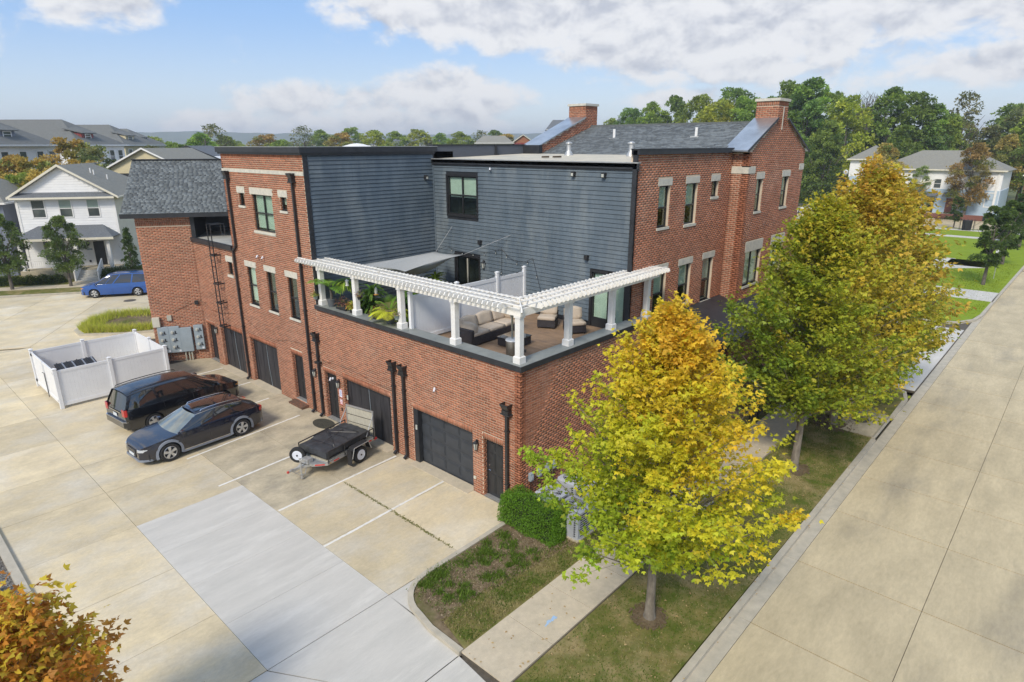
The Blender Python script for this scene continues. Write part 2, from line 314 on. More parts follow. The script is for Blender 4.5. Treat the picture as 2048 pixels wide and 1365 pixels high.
    def grid(s,f,nu,nv,thick=None):
        b=len(s.v)
        for i in range(nu+1):
            for j in range(nv+1): s.v.append(tuple(f(i/nu,j/nv)))
        fs=[(b+i*(nv+1)+j,b+(i+1)*(nv+1)+j,b+(i+1)*(nv+1)+j+1,b+i*(nv+1)+j+1) for i in range(nu) for j in range(nv)]
        s.f+=fs; s.mi+=[s.cur]*len(fs); s.t+=[0.0]*len(fs); return s
    def mesh(s,name,mats,smooth=None,fix=True,tint=False):
        me=bpy.data.meshes.new(name); me.from_pydata(s.v,[],s.f)
        mats=mats if isinstance(mats,(list,tuple)) else [mats]
        for m in mats: me.materials.append(m)
        if len(mats)>1: me.polygons.foreach_set('material_index',s.mi)
        if tint:
            a=me.attributes.new('tint','FLOAT','FACE'); a.data.foreach_set('value',s.t)
        if fix:
            bm=bmesh.new(); bm.from_mesh(me); bmesh.ops.recalc_face_normals(bm,faces=bm.faces); bm.to_mesh(me); bm.free()
        if smooth is not None:
            me.polygons.foreach_set('use_smooth',[True]*len(me.polygons)); me.set_sharp_from_angle(angle=R_(smooth))
        me.update(); return me
    def build(s,name,mats,parent=None,smooth=None,fix=True,label=None,cat=None,group=None,kind=None,bevel=0,tint=False,**k):
        o=lk(name,s.mesh(name,mats,smooth,fix,tint),parent)
        if bevel:
            md=o.modifiers.new('bevel','BEVEL'); md.width=bevel; md.segments=2; md.limit_method='ANGLE'; md.harden_normals=False
        return tag(o,label,cat,group,kind)
def npmesh(name,verts,faces,mat,tintf=None,colf=None,smooth=False):
    """verts (n,3), faces (m,k) all the same size"""
    me=bpy.data.meshes.new(name); n=len(verts); m,k=faces.shape
    me.vertices.add(n); me.vertices.foreach_set('co',np.ascontiguousarray(verts,dtype=np.float32).ravel())
    me.loops.add(m*k); me.loops.foreach_set('vertex_index',np.ascontiguousarray(faces,dtype=np.int32).ravel())
    me.polygons.add(m); me.polygons.foreach_set('loop_start',np.arange(0,m*k,k,dtype=np.int32))
    try: me.polygons.foreach_set('loop_total',np.full(m,k,dtype=np.int32))
    except Exception: pass
    if tintf is not None:
        a=me.attributes.new('tint','FLOAT','FACE'); a.data.foreach_set('value',np.ascontiguousarray(tintf,dtype=np.float32))
    if colf is not None:
        a=me.attributes.new('tint','FLOAT_COLOR','FACE'.replace('FACE','POINT')) if False else me.attributes.new('tint','FLOAT_COLOR','POINT')
        a.data.foreach_set('color',np.ascontiguousarray(colf,dtype=np.float32).ravel())
    me.materials.append(mat); me.update(calc_edges=True); me.validate()
    if smooth: me.polygons.foreach_set('use_smooth',[True]*m)
    return me
# ------------------------------------------------------------------ counted pieces: the largest 300 in view as parts, the rest joined
_unit={}
def unitbox(name,mt):
    if name not in _unit:
        _unit[name]=MB().box((0,0,0),(1,1,1)).mesh(name,mt)
    return _unit[name]
CAMP=Vector((-13.44087,-11.941496,11.5))
def pieces(name,stuffname,parent,P,mt,limit=300,inv=None):
    """P: list of (o,a,b,c) corner + edge vectors (c points outwards)"""
    P=np.array(P,dtype=float)            # (n,4,3)
    cen=P[:,0]+P[:,1]/2+P[:,2]/2
    size=np.linalg.norm(P[:,1],axis=1)*np.linalg.norm(P[:,2],axis=1)
    sc_=np.linalg.norm(cen-np.array(CAMP),axis=1)/np.sqrt(size)
    order=np.argsort(sc_); big=order[:limit]; rest=order[limit:]
    me=unitbox(name,mt)
    for i in big:
        o,a,b,c=P[i]
        m=Matrix(((a[0],b[0],c[0],o[0]),(a[1],b[1],c[1],o[1]),(a[2],b[2],c[2],o[2]),(0,0,0,1)))
        lk(name,me,parent,(inv@m) if inv is not None else m)
    if len(rest):
        Q=P[rest]; o,a,b,c=Q[:,0],Q[:,1],Q[:,2],Q[:,3]
        V=np.stack([o,o+a,o+a+b,o+b,o+c,o+a+c,o+a+b+c,o+b+c],1).reshape(-1,3)
        if inv is not None: V=V@np.array(inv.to_3x3()).T+np.array(inv.translation)
        base=(np.arange(len(rest))*8)[:,None,None]
        # orientation
        det=np.einsum('ij,ij->i',np.cross(a,b),c)
        F=np.array([[4,5,6,7],[0,1,5,4],[1,2,6,5],[2,3,7,6],[3,0,4,7]])[None]+base
        F=np.where((det<0)[:,None,None],F[:,:,::-1],F)
        t=np.repeat(np.random.rand(len(rest)),5)
        ob=lk(stuffname,npmesh(stuffname,V,F.reshape(-1,4),mt,tintf=t),parent); ob['kind']='stuff'
    return
def cutints(a,b,cuts):
    segs=[(a,b)]
    for c,d in cuts:
        ns=[]
        for x,y in segs:
            if d<=x or c>=y: ns.append((x,y)); continue
            if c>x: ns.append((x,c))
            if d<y: ns.append((d,y))
        segs=ns
    return segs
# ------------------------------------------------------------------ ground
def sheet(name,pts,z,mt,thick=.05,parent=None,**k):
    return MB().prism([(x,y,z-thick) for x,y in pts],(0,0,thick)).build(name,mt,parent,**k)
def rect(x0,x1,y0,y1): return [(x0,y0),(x1,y0),(x1,y1),(x0,y1)]
WU=Vector((math.cos(R_(-32.7)),math.sin(R_(-32.7)),0)); WB=Vector((-WU.y,WU.x,0)); WP=Vector((0,23.5,0))
def W2(s,d,z=0): return WP+WU*s+WB*d+Vector((0,0,z))
def wxy(s,d): p=W2(s,d); return (p.x,p.y)
# one sheet to the horizon
g=MB(); g.grid(lambda u,v:((u-.5)*5200,(v-.5)*5200,-.32),24,24); g.build('ground',M['ground'],kind='structure')
def slabs(parent,xs,ys,z,mt,gap=.006,gapx=None,skip=None,th=.12,name='concrete_slab'):
    for i in range(len(xs)-1):
        for j in range(len(ys)-1):
            x0,x1,y0,y1=xs[i],xs[i+1],ys[j],ys[j+1]
            if skip and skip((x0+x1)/2,(y0+y1)/2): continue
            m_=mt((x0+x1)/2,(y0+y1)/2) if callable(mt) else mt
            dz=random.uniform(-.002,.002)
            gx=gapx or gap; MB().box((x0+gx,y0+gap,z-th+dz),(x1-gx,y1-gap,z+dz)).build(name,m_,parent,fix=False)
# parking lot: joints read off the photograph
lot=sheet('parking_lot',rect(-11.72,0.0,-3,33.5),-.02,M['joint'],kind='structure')
ysl=[0.02,2.72,5.45,8.5,11.5,14.2,17.5,20.8,24.0,27.2,30.3,33.4]
def lotmat(x,y):
    return M['concrete_dirty'] if (x>-5 and y>8.5 and y<24) else M['concrete']
slabs(lot,[-11.7,-8.7],ysl,0,lotmat)
slabs(lot,[-8.7,-5.27],[8.5,11.5,14.2,17.5,20.8,24.0,27.2,30.3,33.4],0,lotmat)
slabs(lot,[-5.27,-2.72,-.012],[0.02,3.3,6.1,9.15,12.1,15.2,18.2,21.2],0,lambda x,y:M['concrete_dirty'] if y>6.0 else M['concrete'])
slabs(lot,[-5.27,-2.72,-.012],[21.2,24.0],0,M['concrete_dirty'])
slabs(lot,[-5.27,-2.4],[24.0,27.2,30.3,33.4],0,M['concrete'])
# fresh pale pour: two strips of slabs with tooled joints, and the apron towards the street
slabs(lot,[-8.7,-5.27],[0.02,2.15,4.3,6.4,8.5],.002,M['newconc'],gap=.003,name='new_concrete_slab')
apron=sheet('driveway_apron',[(-11.7,-7.1),(-5.9,-7.1),(-5.27,-4.5),(-5.27,0.0),(-11.7,0.0)],-.02,M['joint'],kind='structure')
for q in ([(-8.69,-.0),(-5.28,-.0),(-5.28,-2.9),(-7.0,-2.9)],[(-8.72,-.0),(-7.02,-2.9),(-11.7,-2.9),(-11.7,0)],[(-5.45,-2.93),(-8.5,-2.93),(-8.5,-7.1),(-5.9,-7.1)],[(-8.53,-2.93),(-11.7,-2.93),(-11.7,-7.1),(-8.53,-7.1)]):
    sheet('new_concrete_slab',q,.001,M['newconc'],.1,apron)
sheet('new_concrete_slab',[(-5.28,0.0),(-3.6,0.0),(-4.3,-.16),(-4.95,-.5),(-5.2,-.95),(-5.32,-1.6),(-5.34,-2.92),(-5.28,-2.92)],.001,M['newconc'],.1,apron)
# painted bay lines
def line(x0,y0,x1,y1,w=.1,lab='',z=.008):
    d=Vector((x1-x0,y1-y0,0)); n=Vector((-d.y,d.x,0)).normalized()*w/2; mb=MB()
    k=max(3,int(d.length/.12)); pts=[]
    for s_,rng in ((1,range(k+1)),(-1,range(k,-1,-1))):
        for i in rng:
            p=Vector((x0,y0,0))+d*(i/k)+n*s_*(1+random.uniform(-.25,.12)); pts.append((p.x,p.y,.003))
    mb.prism(pts,(0,0,z-.003)); return mb.build('parking_line',M['line'],lot)
for a in ((-5.28,3.17,-.2,3.42),(-5.22,6.0,-.25,6.22),(-5.87,9.02,-.9,9.35),(-5.8,11.95,-.75,12.5),(-4.6,15.0,-.7,15.4),(-2.4,18.0,-.25,18.1),(-2.1,21.2,-.3,21.25)): line(*a)
# tar crack with moss along the joint x = -2.72
mb=MB()
for i in range(900):
    y=random.uniform(.3,6.0) if i%3 else random.uniform(1.2,5.8); x=-2.72+random.gauss(0,.03)
    s=random.uniform(.01,.035); a=random.uniform(0,6.28); h=random.uniform(.004,.03)
    mb.add([(x+s*math.cos(a),y+s*math.sin(a),.001),(x+s*math.cos(a+2.1),y+s*math.sin(a+2.1),.001),(x+s*.5*math.cos(a+4),y+s*.5*math.sin(a+4),h)],[(0,1,2)])
mb.build('joint_moss',mat('moss',(.10,.12,.02),(.20,.18,.06),scale=12,rough=1),kind='stuff')
# left edge: kerb, gravel bed, steel edging
MB().box((-11.92,-3,-.1),(-11.7,11.6,.10)).build('lot_kerb',M['kerb'],kind='structure')
sheet('gravel_bed',rect(-16,-11.92,-3,14.5),-.02,M['gravel'],kind='structure')
mb=MB()
for i in range(4500):
    x=random.uniform(-12.9,-11.95); y=random.uniform(4.5,11.6); s=random.uniform(.012,.035); z=-.02
    a=random.uniform(0,3); mb.box((x-s,y-s*.7,z-s*.3),(x+s,y+s*.7,z+s*.6),Matrix.Rotation(a,3,'Z')@Matrix.Rotation(a*.4,3,'X'),t=random.random())
mb.build('gravel_stones',mat('stones',(.26,.245,.22),(.12,.115,.11),scale=20,rough=.9,orand=.5,tint='f'),kind='stuff',fix=False,tint=True)
gr=thing('steel_rail',(-12.35,7.2,0),0,'low dark steel rail lying along the gravel bed at the left edge','rail')
MB().box((-.05,-1.9,.05),(.05,.75,.20)).build('rail_bar',M['black'],gr)
for yy in (-1.7,.5): MB().box((-.03,yy,-.03),(.03,yy+.08,.05)).build('rail_foot',M['black'],gr)
sheet('yard_base',[(-70,8),(-11.0,8),(-11.0,20),(20,20),(20,33),(-30,75),(-70,75)],-.11,M['concrete'],kind='structure')
# left rotated street beyond the building
ls=MB(); ls.prism([W2(-48,5.0,-.09),W2(70,5.0,-.09),W2(70,20.3,-.09),W2(-48,20.3,-.09)],(0,0,.03)).build('side_street',M['joint'],kind='structure')
lso=[o for o in col.objects if o.name=='side_street'][0]
for i,s0 in enumerate(np.arange(-46,12,4.4)):
    for (d0,d1) in ((5.0,8.6),(8.6,12.5),(12.5,16.4),(16.4,20.25)):
        MB().prism([W2(s0+.012,d0+.012,-.1),W2(s0+4.388,d0+.012,-.1),W2(s0+4.388,d1-.012,-.1),W2(s0+.012,d1-.012,-.1)],(0,0,.096)).build('road_slab',M['concrete'],lso)
MB().lathe([(0.01,-.004),(.42,-.004),(.44,.004),(.38,.008),(.01,.008)],20).build('manhole_cover',M['iron']).location=tuple(W2(-8.6,16.6,.0))
tag(bpy.data.objects['manhole_cover'],'round iron manhole cover in the street behind the blue minivan','manhole cover')
def strip(name,s0,s1,d0,d1,z,mt,kind='structure'):
    return MB().prism([W2(s0,d0,z-.2),W2(s1,d0,z-.2),W2(s1,d1,z-.2),W2(s0,d1,z-.2)],(0,0,.2)).build(name,mt,kind=kind)
strip('far_kerb',-48,70,20.32,20.5,.12,M['kerb']); strip('verge',-48,70,20.5,22.55,.10,M['lawn_dry'])
fw=strip('far_sidewalk',-48,70,22.55,24.0,.10,M['joint'])
for s0 in np.arange(-40,8,1.6):
    MB().prism([W2(s0+.01,22.56,.0),W2(s0+1.59,22.56,.0),W2(s0+1.59,23.99,.0),W2(s0+.01,23.99,.0)],(0,0,.115)).build('sidewalk_slab',M['walk'],fw)
strip('far_lawn',-48,70,24.0,46,.10,M['lawn_dry'])
MB().prism([W2(-15.35,24.0,-.1),W2(-13.2,24.0,-.1),W2(-13.5,26.7,-.1),W2(-15.2,26.7,-.1)],(0,0,.22)).build('front_path',M['walk'],kind='structure')
# island with ornamental grass beyond the enclosure
isl=[(-3.75,33.9),(-3.0,33.2),(-1.9,32.2),(-.3,31.35),(2.5,30.6),(2.5,35.5),(1.0,37.2),(-.9,38.1),(-2.6,37.1),(-3.7,35.2)]
sheet('island_kerb',isl,.12,M['kerb'],.22,kind='structure'); c0=(-.6,34.6)
sheet('island_bed',[(c0[0]+(x-c0[0])*.9,c0[1]+(y-c0[1])*.9) for x,y in isl],.135,M['lawn_dirt'],.1,kind='structure')
# corner lawn, lot kerb, sidewalk, verge, street
lawnpts=[(-.25,-.02),(-4.3,-.12),(-4.95,-.35),(-5.3,-.95),(-5.38,-2.9),(-.2,-2.9),(13,-2.9),(13,-.02)]
sheet('corner_bed',[(-.12,-.02),(-4.2,-.15),(-4.85,-.4),(-5.2,-1.0),(-5.3,-2.93),(23,-2.93),(23,-.02)],.08,M['lawn_dirt'],.3,kind='structure')
sheet('corner_lawn',[(-5.28,-2.94),(-5.0,-1.9),(-4.2,-1.75),(-3.1,-2.0),(-1.4,-2.2),(0.3,-2.45),(4,-2.5),(12.2,-2.6),(23,-2.6),(23,-2.94)],.088,M['lawn_dry'],.05,kind='structure')
def kerbline(name,pts,w=.15,z=.12,mt='kerb'):
    mb=MB(); n=len(pts); L_=[]; 
    for i in range(n):
        a=Vector(pts[max(i-1,0)]+(0,)); b=Vector(pts[min(i+1,n-1)]+(0,)); d=(b-a).normalized(); q=Vector((-d.y,d.x,0))*w/2
        p=Vector(pts[i]+(0,)); L_.append((p+q,p-q))
    for i in range(n-1):
        (a,b),(c,d)=L_[i],L_[i+1]; lo=Vector((0,0,-.1)); hi=Vector((0,0,z))
        mb.add([a+lo,b+lo,d+lo,c+lo,a+hi,b+hi,d+hi,c+hi],[(4,5,6,7),(0,1,5,4),(1,2,6,5),(2,3,7,6),(3,0,4,7)])
    return mb.build(name,M[mt],kind='structure')
arc=[(-.05,-.06),(-2.2,-.10),(-4.1,-.12)]+[( -4.1-1.15*math.sin(t),-.12-1.2*(1-math.cos(t))) for t in np.linspace(.25,1.5,7)]+[(-5.36,-1.8),(-5.38,-2.93)]
kerbline('lot_edge_kerb',[(float(x),float(y)) for x,y in arc])
sw=sheet('sidewalk',rect(-5.4,24,-4.43,-2.93),.07,M['joint'],.3,kind='structure')
xx=-5.4
slabs(sw,list(np.arange(-5.4,23.6,1.62)),[-4.41,-2.95],.115,M['walk'],gap=.007,name='sidewalk_slab')
sheet('street_verge',[(-7.3,-7.0),(-5.4,-4.45),(20.2,-4.45),(20.4,-6.0),(19.6,-7.0)],.095,M['lawn_dry'],.3,kind='structure')
kerbline('street_kerb',[(-8.2,-7.25),(-6.5,-7.14),(13.3,-7.09),(13.5,-7.09)],.17,.12)
kerbline('street_kerb_east',[(16.6,-7.09),(19.2,-7.06),(20.2,-6.8),(20.75,-6.1),(20.8,-4.5),(20.8,-2.0)],.17,.12)
# storm inlet
il=thing('storm_inlet',(15.0,-6.4,0),0,'concrete storm drain inlet let into the kerb beside the maples','storm inlet')
MB().box((-1.35,-.62,-.12),(1.5,.85,.125)).build('inlet_slab',M['concrete_dirty'],il)
MB().box((-1.4,-.60,.04),(1.55,-.70,.125)).build('inlet_lip',M['kerb'],il); MB().box((-1.3,-.66,-.12),(1.45,-.625,.03)).build('inlet_mouth',M['room'],il)
MB().lathe([(0.01,.126),(.33,.126),(.35,.134),(.30,.138),(.28,.134),(.01,.134)],24,o=(.2,.25,0)).build('manhole_lid',M['iron'],il)
# street
st=sheet('street',rect(-40,160,-26,-7.12),-.03,M['joint'],.1,kind='structure')
xs=[-9.8,-6.4,-3.1,.25,3.6,7.15,10.2,13.4]+[16.6,19.6,22.9]+list(np.arange(26.2,64,3.3))
def yrow(x): return [-14.2,-10.65,-7.7] 
slabs(st,xs,[-21.4,-17.8,-14.2,-10.65,-7.55],0,M['road'],gap=.007,gapx=.019,name='road_slab')
slabs(st,[-9.8,-6.4,-3.1,.25,3.6,7.15,10.2,13.4,19.6,26.2,32.8,39.4,46,52.6,59.2],[-7.55,-7.16],0,M['kerb'],gap=.006,name='gutter_slab')
sheet('street_far',rect(63,160,-22,-7.15),0.0,M['road'],.02,kind='structure')
# alley mouth beyond the row of maples
al=sheet('alley',[(20.9,-7.15),(20.9,14),(36,14),(36,-5.5),(37.6,-7.15)],-.02,M['joint'],.1,kind='structure')
slabs(al,[20.95,24.4,28.0,31.6,35.2],[-7.1,-4.6,-1.4,1.8,5.0,8.2],.0,lambda x,y:M['newconc'] if y<-4 else M['concrete'])
# green square to the right
sheet('green_lawn',[(36.2,-5.4),(38.0,-7.0),(40.4,-7.3),(93,-8.0),(95.5,-6.5),(95.5,40),(36.2,40)],.10,M['lawn'],.3,kind='structure')
kerbline('green_kerb',[(36.05,14),(36.05,-5.2),(36.8,-6.5),(38.2,-7.2),(40,-7.4),(93,-8.1),(95.2,-7.3),(95.8,-6),(95.8,40)],.2,.13)
for q in (rect(45.2,49.1,-7.45,-1.0),rect(61.5,65.6,-5.0,-1.7),[(58.5,-1.8),(61.5,-5.0),(65.6,-5.0),(65.6,-1.7),(60,4.0),(56,4.0)],[(44,-3.4),(45.3,-3.2),(45.3,4),(44,4)],rect(65.4,65.9,-2.0,12),rect(84.8,86.6,-5.5,26),rect(93.0,94.6,-6,26)):
    sheet('park_path',q,.13,M['newconc'],.1,kind='structure')
sheet('street_bend',rect(99,122,21.0,44),.115,M['road'],.1,kind='structure')
cs=sheet('cross_street',rect(96,108.3,-30,70),0.0,M['road'],.1,kind='structure')
for y in np.arange(-24,44,5): MB().box((96.1,y,-.05),(108.2,y+.05,.004)).build('road_joint',M['joint'],cs)
kerbline('cross_kerb',[(108.4,-6),(108.4,50)],.2,.13); sheet('house_lawn',rect(108.5,150,-30,70),.1,M['lawn'],.3,kind='structure')
sheet('house_walk',rect(109.4,110.9,-20,60),.125,M['walk'],.2,kind='structure')
# blue chalk mark on the sidewalk
mb=MB()
for i in range(26):
    x=-3.4+.4*i/26+random.uniform(-.03,.03); y=-3.86+random.uniform(-.04,.04)-.02*i/26; mb.box((x-.035,y-.018,.112),(x+.035,y+.018,.1195+.0003*i),Matrix.Rotation(.2,3,'Z'))
mb.build('chalk_mark',M['paintblue'],sw)
# blades of grass, weeds and straw near the camera
def blades(name,n,area,z,cols,h=(.03,.09),w=.012,clump=None):
    P=[]
    while len(P)<n:
        if clump and random.random()<clump[1]:
            c=random.choice(clump[0]); x,y=c[0]+random.gauss(0,c[2]),c[1]+random.gauss(0,c[2])
        else: x=random.uniform(area[0],area[1]); y=random.uniform(area[2],area[3])
        if len(area)>4 and not area[4](x,y): continue
        P.append((x,y))
    P=np.array(P); n=len(P); a=np.random.rand(n)*6.283; hh=np.random.uniform(h[0],h[1],n); ww=w*np.random.uniform(.6,1.6,n); l=np.random.uniform(.2,1.1,n)*hh; b=np.random.rand(n)*6.283
    z0=np.full(n,z)
    A=np.stack([P[:,0]-np.cos(a)*ww,P[:,1]-np.sin(a)*ww,z0],1); B=np.stack([P[:,0]+np.cos(a)*ww,P[:,1]+np.sin(a)*ww,z0],1); C=np.stack([P[:,0]+np.cos(b)*l,P[:,1]+np.sin(b)*l,z0+hh],1)
    V=np.stack([A,B,C],1).reshape(-1,3); F=np.arange(3*n).reshape(-1,3)
    cols=np.array(cols); ri=np.random.randint(len(cols),size=n)
    if len(cols)==5:
        from mathutils import noise as mn
        tn=np.array([mn.noise(Vector((p[0]*1.1,p[1]*1.1,3)))+.5*mn.noise(Vector((p[0]*3,p[1]*3,7))) for p in P]); tan=tn+np.random.normal(0,.12,n)>.02; ri=np.where(tan,np.random.choice([2,3,3,2],n),np.random.choice([0,1,4],n))
    ci=cols[ri]*np.random.uniform(.7,1.25,(n,1)); cc=np.concatenate([np.repeat(ci,3,0),np.ones((3*n,1))],1)
    return lk(name,npmesh(name,V,F,M['grassmat'],colf=cc))
DRY=[(.12,.16,.03),(.10,.14,.025),(.22,.19,.07),(.32,.26,.13),(.10,.15,.02)]
tag(blades('verge_grass',26000,(-7.0,14,-6.95,-4.5,lambda x,y:(x>-5.4 or y<-4.5-(x+5.4)*-1.3)),.09,DRY,(.02,.06)),kind='stuff')
tag(blades('lawn_grass',12000,(-5.1,4,-2.9,-1.8),.085,DRY,(.02,.07)),kind='stuff')
cl=[(random.uniform(-4.7,-1.3),random.uniform(-2.0,-.3),random.uniform(.04,.15)) for i in range(46)]
tag(blades('weed_tufts',7500,(-4.9,-1.2,-2.1,-.2),.08,[(.12,.20,.03),(.15,.24,.04),(.09,.15,.02)],(.03,.12),clump=(cl,.93)),kind='stuff')
tag(blades('dead_straw',14000,(-4.9,-.2,-2.4,-.3),.08,[(.34,.27,.17),(.26,.20,.12),(.20,.15,.09),(.42,.35,.24)],(.005,.03),.016),kind='stuff')
tag(blades('green_square_grass',14000,(40,66,-7.2,8),.10,[(.20,.28,.02),(.25,.33,.03),(.16,.24,.02)],(.03,.07),.03),kind='stuff')
for (x,y,r) in ((-1.4,-5.6,.42),(8.9,-5.55,.5),(14.05,-5.4,.8)):
    mb=MB(); k=26
    mb.lathe([(r*1.0,.098),(r*.7,.12),(r*.25,.15),(.02,.16)],22,o=(x,y,0)); 
    for i in range(260):
        a=random.uniform(0,6.28); q=r*1.15*math.sqrt(random.random()); s=random.uniform(.01,.04)
        mb.box((x+q*math.cos(a)-s,y+q*math.sin(a)-s*.4,.10),(x+q*math.cos(a)+s,y+q*math.sin(a)+s*.4,.12+.03*random.random()),Matrix.Rotation(a*3,3,'Z'))
    mb.build('mulch_ring',M['mulch'],kind='stuff',fix=False)
# fallen leaves
P=np.random.rand(260,2)*np.array([17,4.4])+np.array([-5.5,-7.3])
mb=MB()
for x,y in P:
    a=random.uniform(0,6.28); s=random.uniform(.02,.045); z=.125
    mb.add([(x+s*math.cos(a),y+s*math.sin(a),z),(x+s*.6*math.cos(a+1.8),y+s*.6*math.sin(a+1.8),z+.01),(x-s*math.cos(a),y-s*math.sin(a),z),(x+s*.6*math.cos(a-1.8),y+s*.6*math.sin(a-1.8),z+.015)],[(0,1,2,3)])
mb.build('fallen_leaves',mat('dead_leaf',(.46,.34,.16),(.34,.22,.10),scale=9,rough=.9),kind='stuff',fix=False)
# ------------------------------------------------------------------ the brick building
BL=thing('brick_building',(0,0,0),0,'red brick apartment building with blue-grey siding, garage doors and roof terrace','building')
BR=[]     # all bricks, pooled over the walls
class Fr:
    """wall frame: s along u, n outwards"""
    def __init__(s,o,u,n): s.o=Vector(o); s.u=Vector(u); s.n=Vector(n)
    def p(s,a,z,d=0.0): return s.o+s.u*a+s.n*d+Vector((0,0,z))
FA=Fr((0,0,0),(0,1,0),(-1,0,0)); FB=Fr((0,0,0),(1,0,0),(0,-1,0)); FU=Fr((0,.45,0),(1,0,0),(0,-1,0)); FG=Fr((0,-.6,0),(1,0,0),(0,-1,0)); FJ=Fr((14.6,.45,0),(0,-1,0),(-1,0,0))
FW=Fr(WP,-WU,-WB)           # wing wall: s runs from the inner corner to the left
def fbox(mb,F,s0,s1,z0,z1,d0,d1,t=None):
    return mb.obox(F.p(s0,z0,d0),F.u*(s1-s0),Vector((0,0,z1-z0)),F.n*(d1-d0),t)
CH=.086; BLN=.262; MJ=.0165
def bricks(F,s0,s1,z0,z1,ops=(),clip=None,proud=.006,soldier=()):
    r0=math.floor(z0/CH); r1=math.ceil(z1/CH); th=CH-MJ
    cuts_=[(a-.0,b+.0,c,d) for a,b,c,d in ops]+[(a,b,c,d) for a,b,c,d in soldier]
    for r in range(r0,r1):
        za=r*CH+MJ/2; zb=za+th
        if za<z0-.03 or zb>z1+.03: continue
        cu=[(a,b) for a,b,c,d in cuts_ if c<zb-.015 and d>za+.015]
        off=(r%2)*BLN/2
        for sa,sb in cutints(s0,s1,cu):
            k=math.floor((sa-off)/BLN)
            while k*BLN+off<sb:
                a=max(k*BLN+off+MJ/2,sa+(0 if sa==s0 else .004)); b=min((k+1)*BLN+off-MJ/2,sb-.004 if sb!=s1 else sb)
                k+=1
                if b-a<.03: continue
                if clip and not clip((a+b)/2,zb): continue
                p=proud+random.uniform(-.0015,.0015)
                BR.append((F.p(a,za,0),F.u*(b-a),Vector((0,0,th)),F.n*p))
    for a,b,c,d in soldier:
        n=max(1,round((b-a)/CH)); w=(b-a)/n
        for i in range(n):
            BR.append((F.p(a+i*w+MJ/2,c+MJ/2,0),F.u*(w-MJ),Vector((0,0,d-c-MJ)),F.n*(proud+.003)))
def core(F,s0,s1,z0,z1,ops,depth=.26,name='wall'):
    mb=MB(); zs=sorted({z0,z1}|{z for o in ops for z in o[2:4] if z0<z<z1})
    for a,b in zip(zs[:-1],zs[1:]):
        for sa,sb in cutints(s0,s1,[(o[0],o[1]) for o in ops if o[2]<b-1e-6 and o[3]>a+1e-6]): fbox(mb,F,sa,sb,a,b,0,-depth)
    return mb.build(name,M['mortar'],BL)
def jamb(F,s,z0,z1,depth,face=-1):
    """bricks on a reveal: face -1 looks towards lower s"""
    FJ_=Fr(F.p(s,0,0),-F.n,F.u*face)
    bricks(FJ_,.0,depth,z0,z1,proud=.006)
def window(F,s0,s1,z0,z1,dep=.10,mull=(),rail=None,lin=.26,sill=.10,blind=.5,lw=.11,fr=.055,name='window',inner=True,lip=.02,bl_side=None):
    mb=MB()
    for a,b,c,d in ((s0,s0+fr,z0,z1),(s1-fr,s1,z0,z1),(s0+fr,s1-fr,z0,z0+fr),(s0+fr,s1-fr,z1-fr,z1)): fbox(mb,F,a,b,c,d,-dep-.06,-dep)
    for m_ in mull: fbox(mb,F,m_-.035,m_+.035,z0+fr,z1-fr,-dep-.055,-dep+.004)
    if rail: fbox(mb,F,s0+fr,s1-fr,rail-.028,rail+.028,-dep-.055,-dep+.008)
    w=mb.build(name,M['black'],BL)
    fbox(MB(),F,s0+fr,s1-fr,z0+fr,z1-fr,-dep-.035,-dep-.03).build('pane',M['pane'],w)
    r=MB(); 
    for q in ((s0,s1,z0,z1,-dep-.62,-dep-.60),(s0,s0+.01,z0,z1,-dep-.6,-dep-.07),(s1-.01,s1,z0,z1,-dep-.6,-dep-.07),(s0,s1,z0-.01,z0,-dep-.6,-dep-.07),(s0,s1,z1,z1+.01,-dep-.6,-dep-.07)): fbox(r,F,*q)
    r.build('room_recess',M['room'],w)
    if blind>0:
        b=MB(); zb=z1-fr-(z1-z0-2*fr)*blind; z=zb; a0,a1=(s0+fr+.01,s1-fr-.01) if bl_side is None else bl_side
        while z<z1-fr-.01: fbox(b,F,a0,a1,z,z+.042,-dep-.105,-dep-.085); z+=.05
        x=b.build('blind',M['blind'],w); x['kind']='stuff'
    if lin: fbox(MB(),F,s0-lw,s1+lw,z1,z1+lin,-.05,.022).build('lintel',M['stone'],w)
    if sill: fbox(MB(),F,s0-.05,s1+.05,z0-sill,z0,-dep-.05,.045).build('sill',M['stone'],w)
    return w
# --- facade A
g_op=[(.75,1.67,-.1,2.18),(2.17,5.35,-.1,2.2),(6.7,9.95,-.1,2.22),(10.42,11.41,-.1,2.18)]
core(FA,0,11.5,-.1,4.93,g_op); 
sold=[(a-.0,b+.0,d,d+.21) for a,b,c,d in g_op[:2]]+[(6.7,9.95,2.22,2.43),(10.42,11.41,2.18,2.39)]
bricks(FA,-.009,11.5,0,4.93,[(a,b,c,d) for a,b,c,d in g_op],soldier=sold)
t_ground=[(13.1,14.1,.16,2.4),(15.45,18.2,-.1,2.3)]
t_win=[(16.65,17.55,4.15,6.0),(14.8,15.65,4.15,6.0),(12.9,13.75,4.15,6.0),(16.85,17.4,8.85,9.42),(14.3,16.15,7.8,9.42),(13.05,13.6,8.85,9.42)]
core(FA,11.5,18.75,-.1,11.2,t_ground+t_win)
linf=lambda o,l=.26,w=.11,s=.10:[(o[0]-w,o[1]+w,o[3],o[3]+l),(o[0]-.05,o[1]+.05,o[2]-s,o[2])]
ex=[q for o in t_win for q in linf(o)]+[(11.4,18.8,10.33,10.47)]
bricks(FA,11.5,18.75,0,11.0,t_ground+t_win+ex,soldier=[(11.5,18.75,11.0,11.2),(13.1,14.1,2.4,2.61),(15.45,18.2,2.3,2.51)])
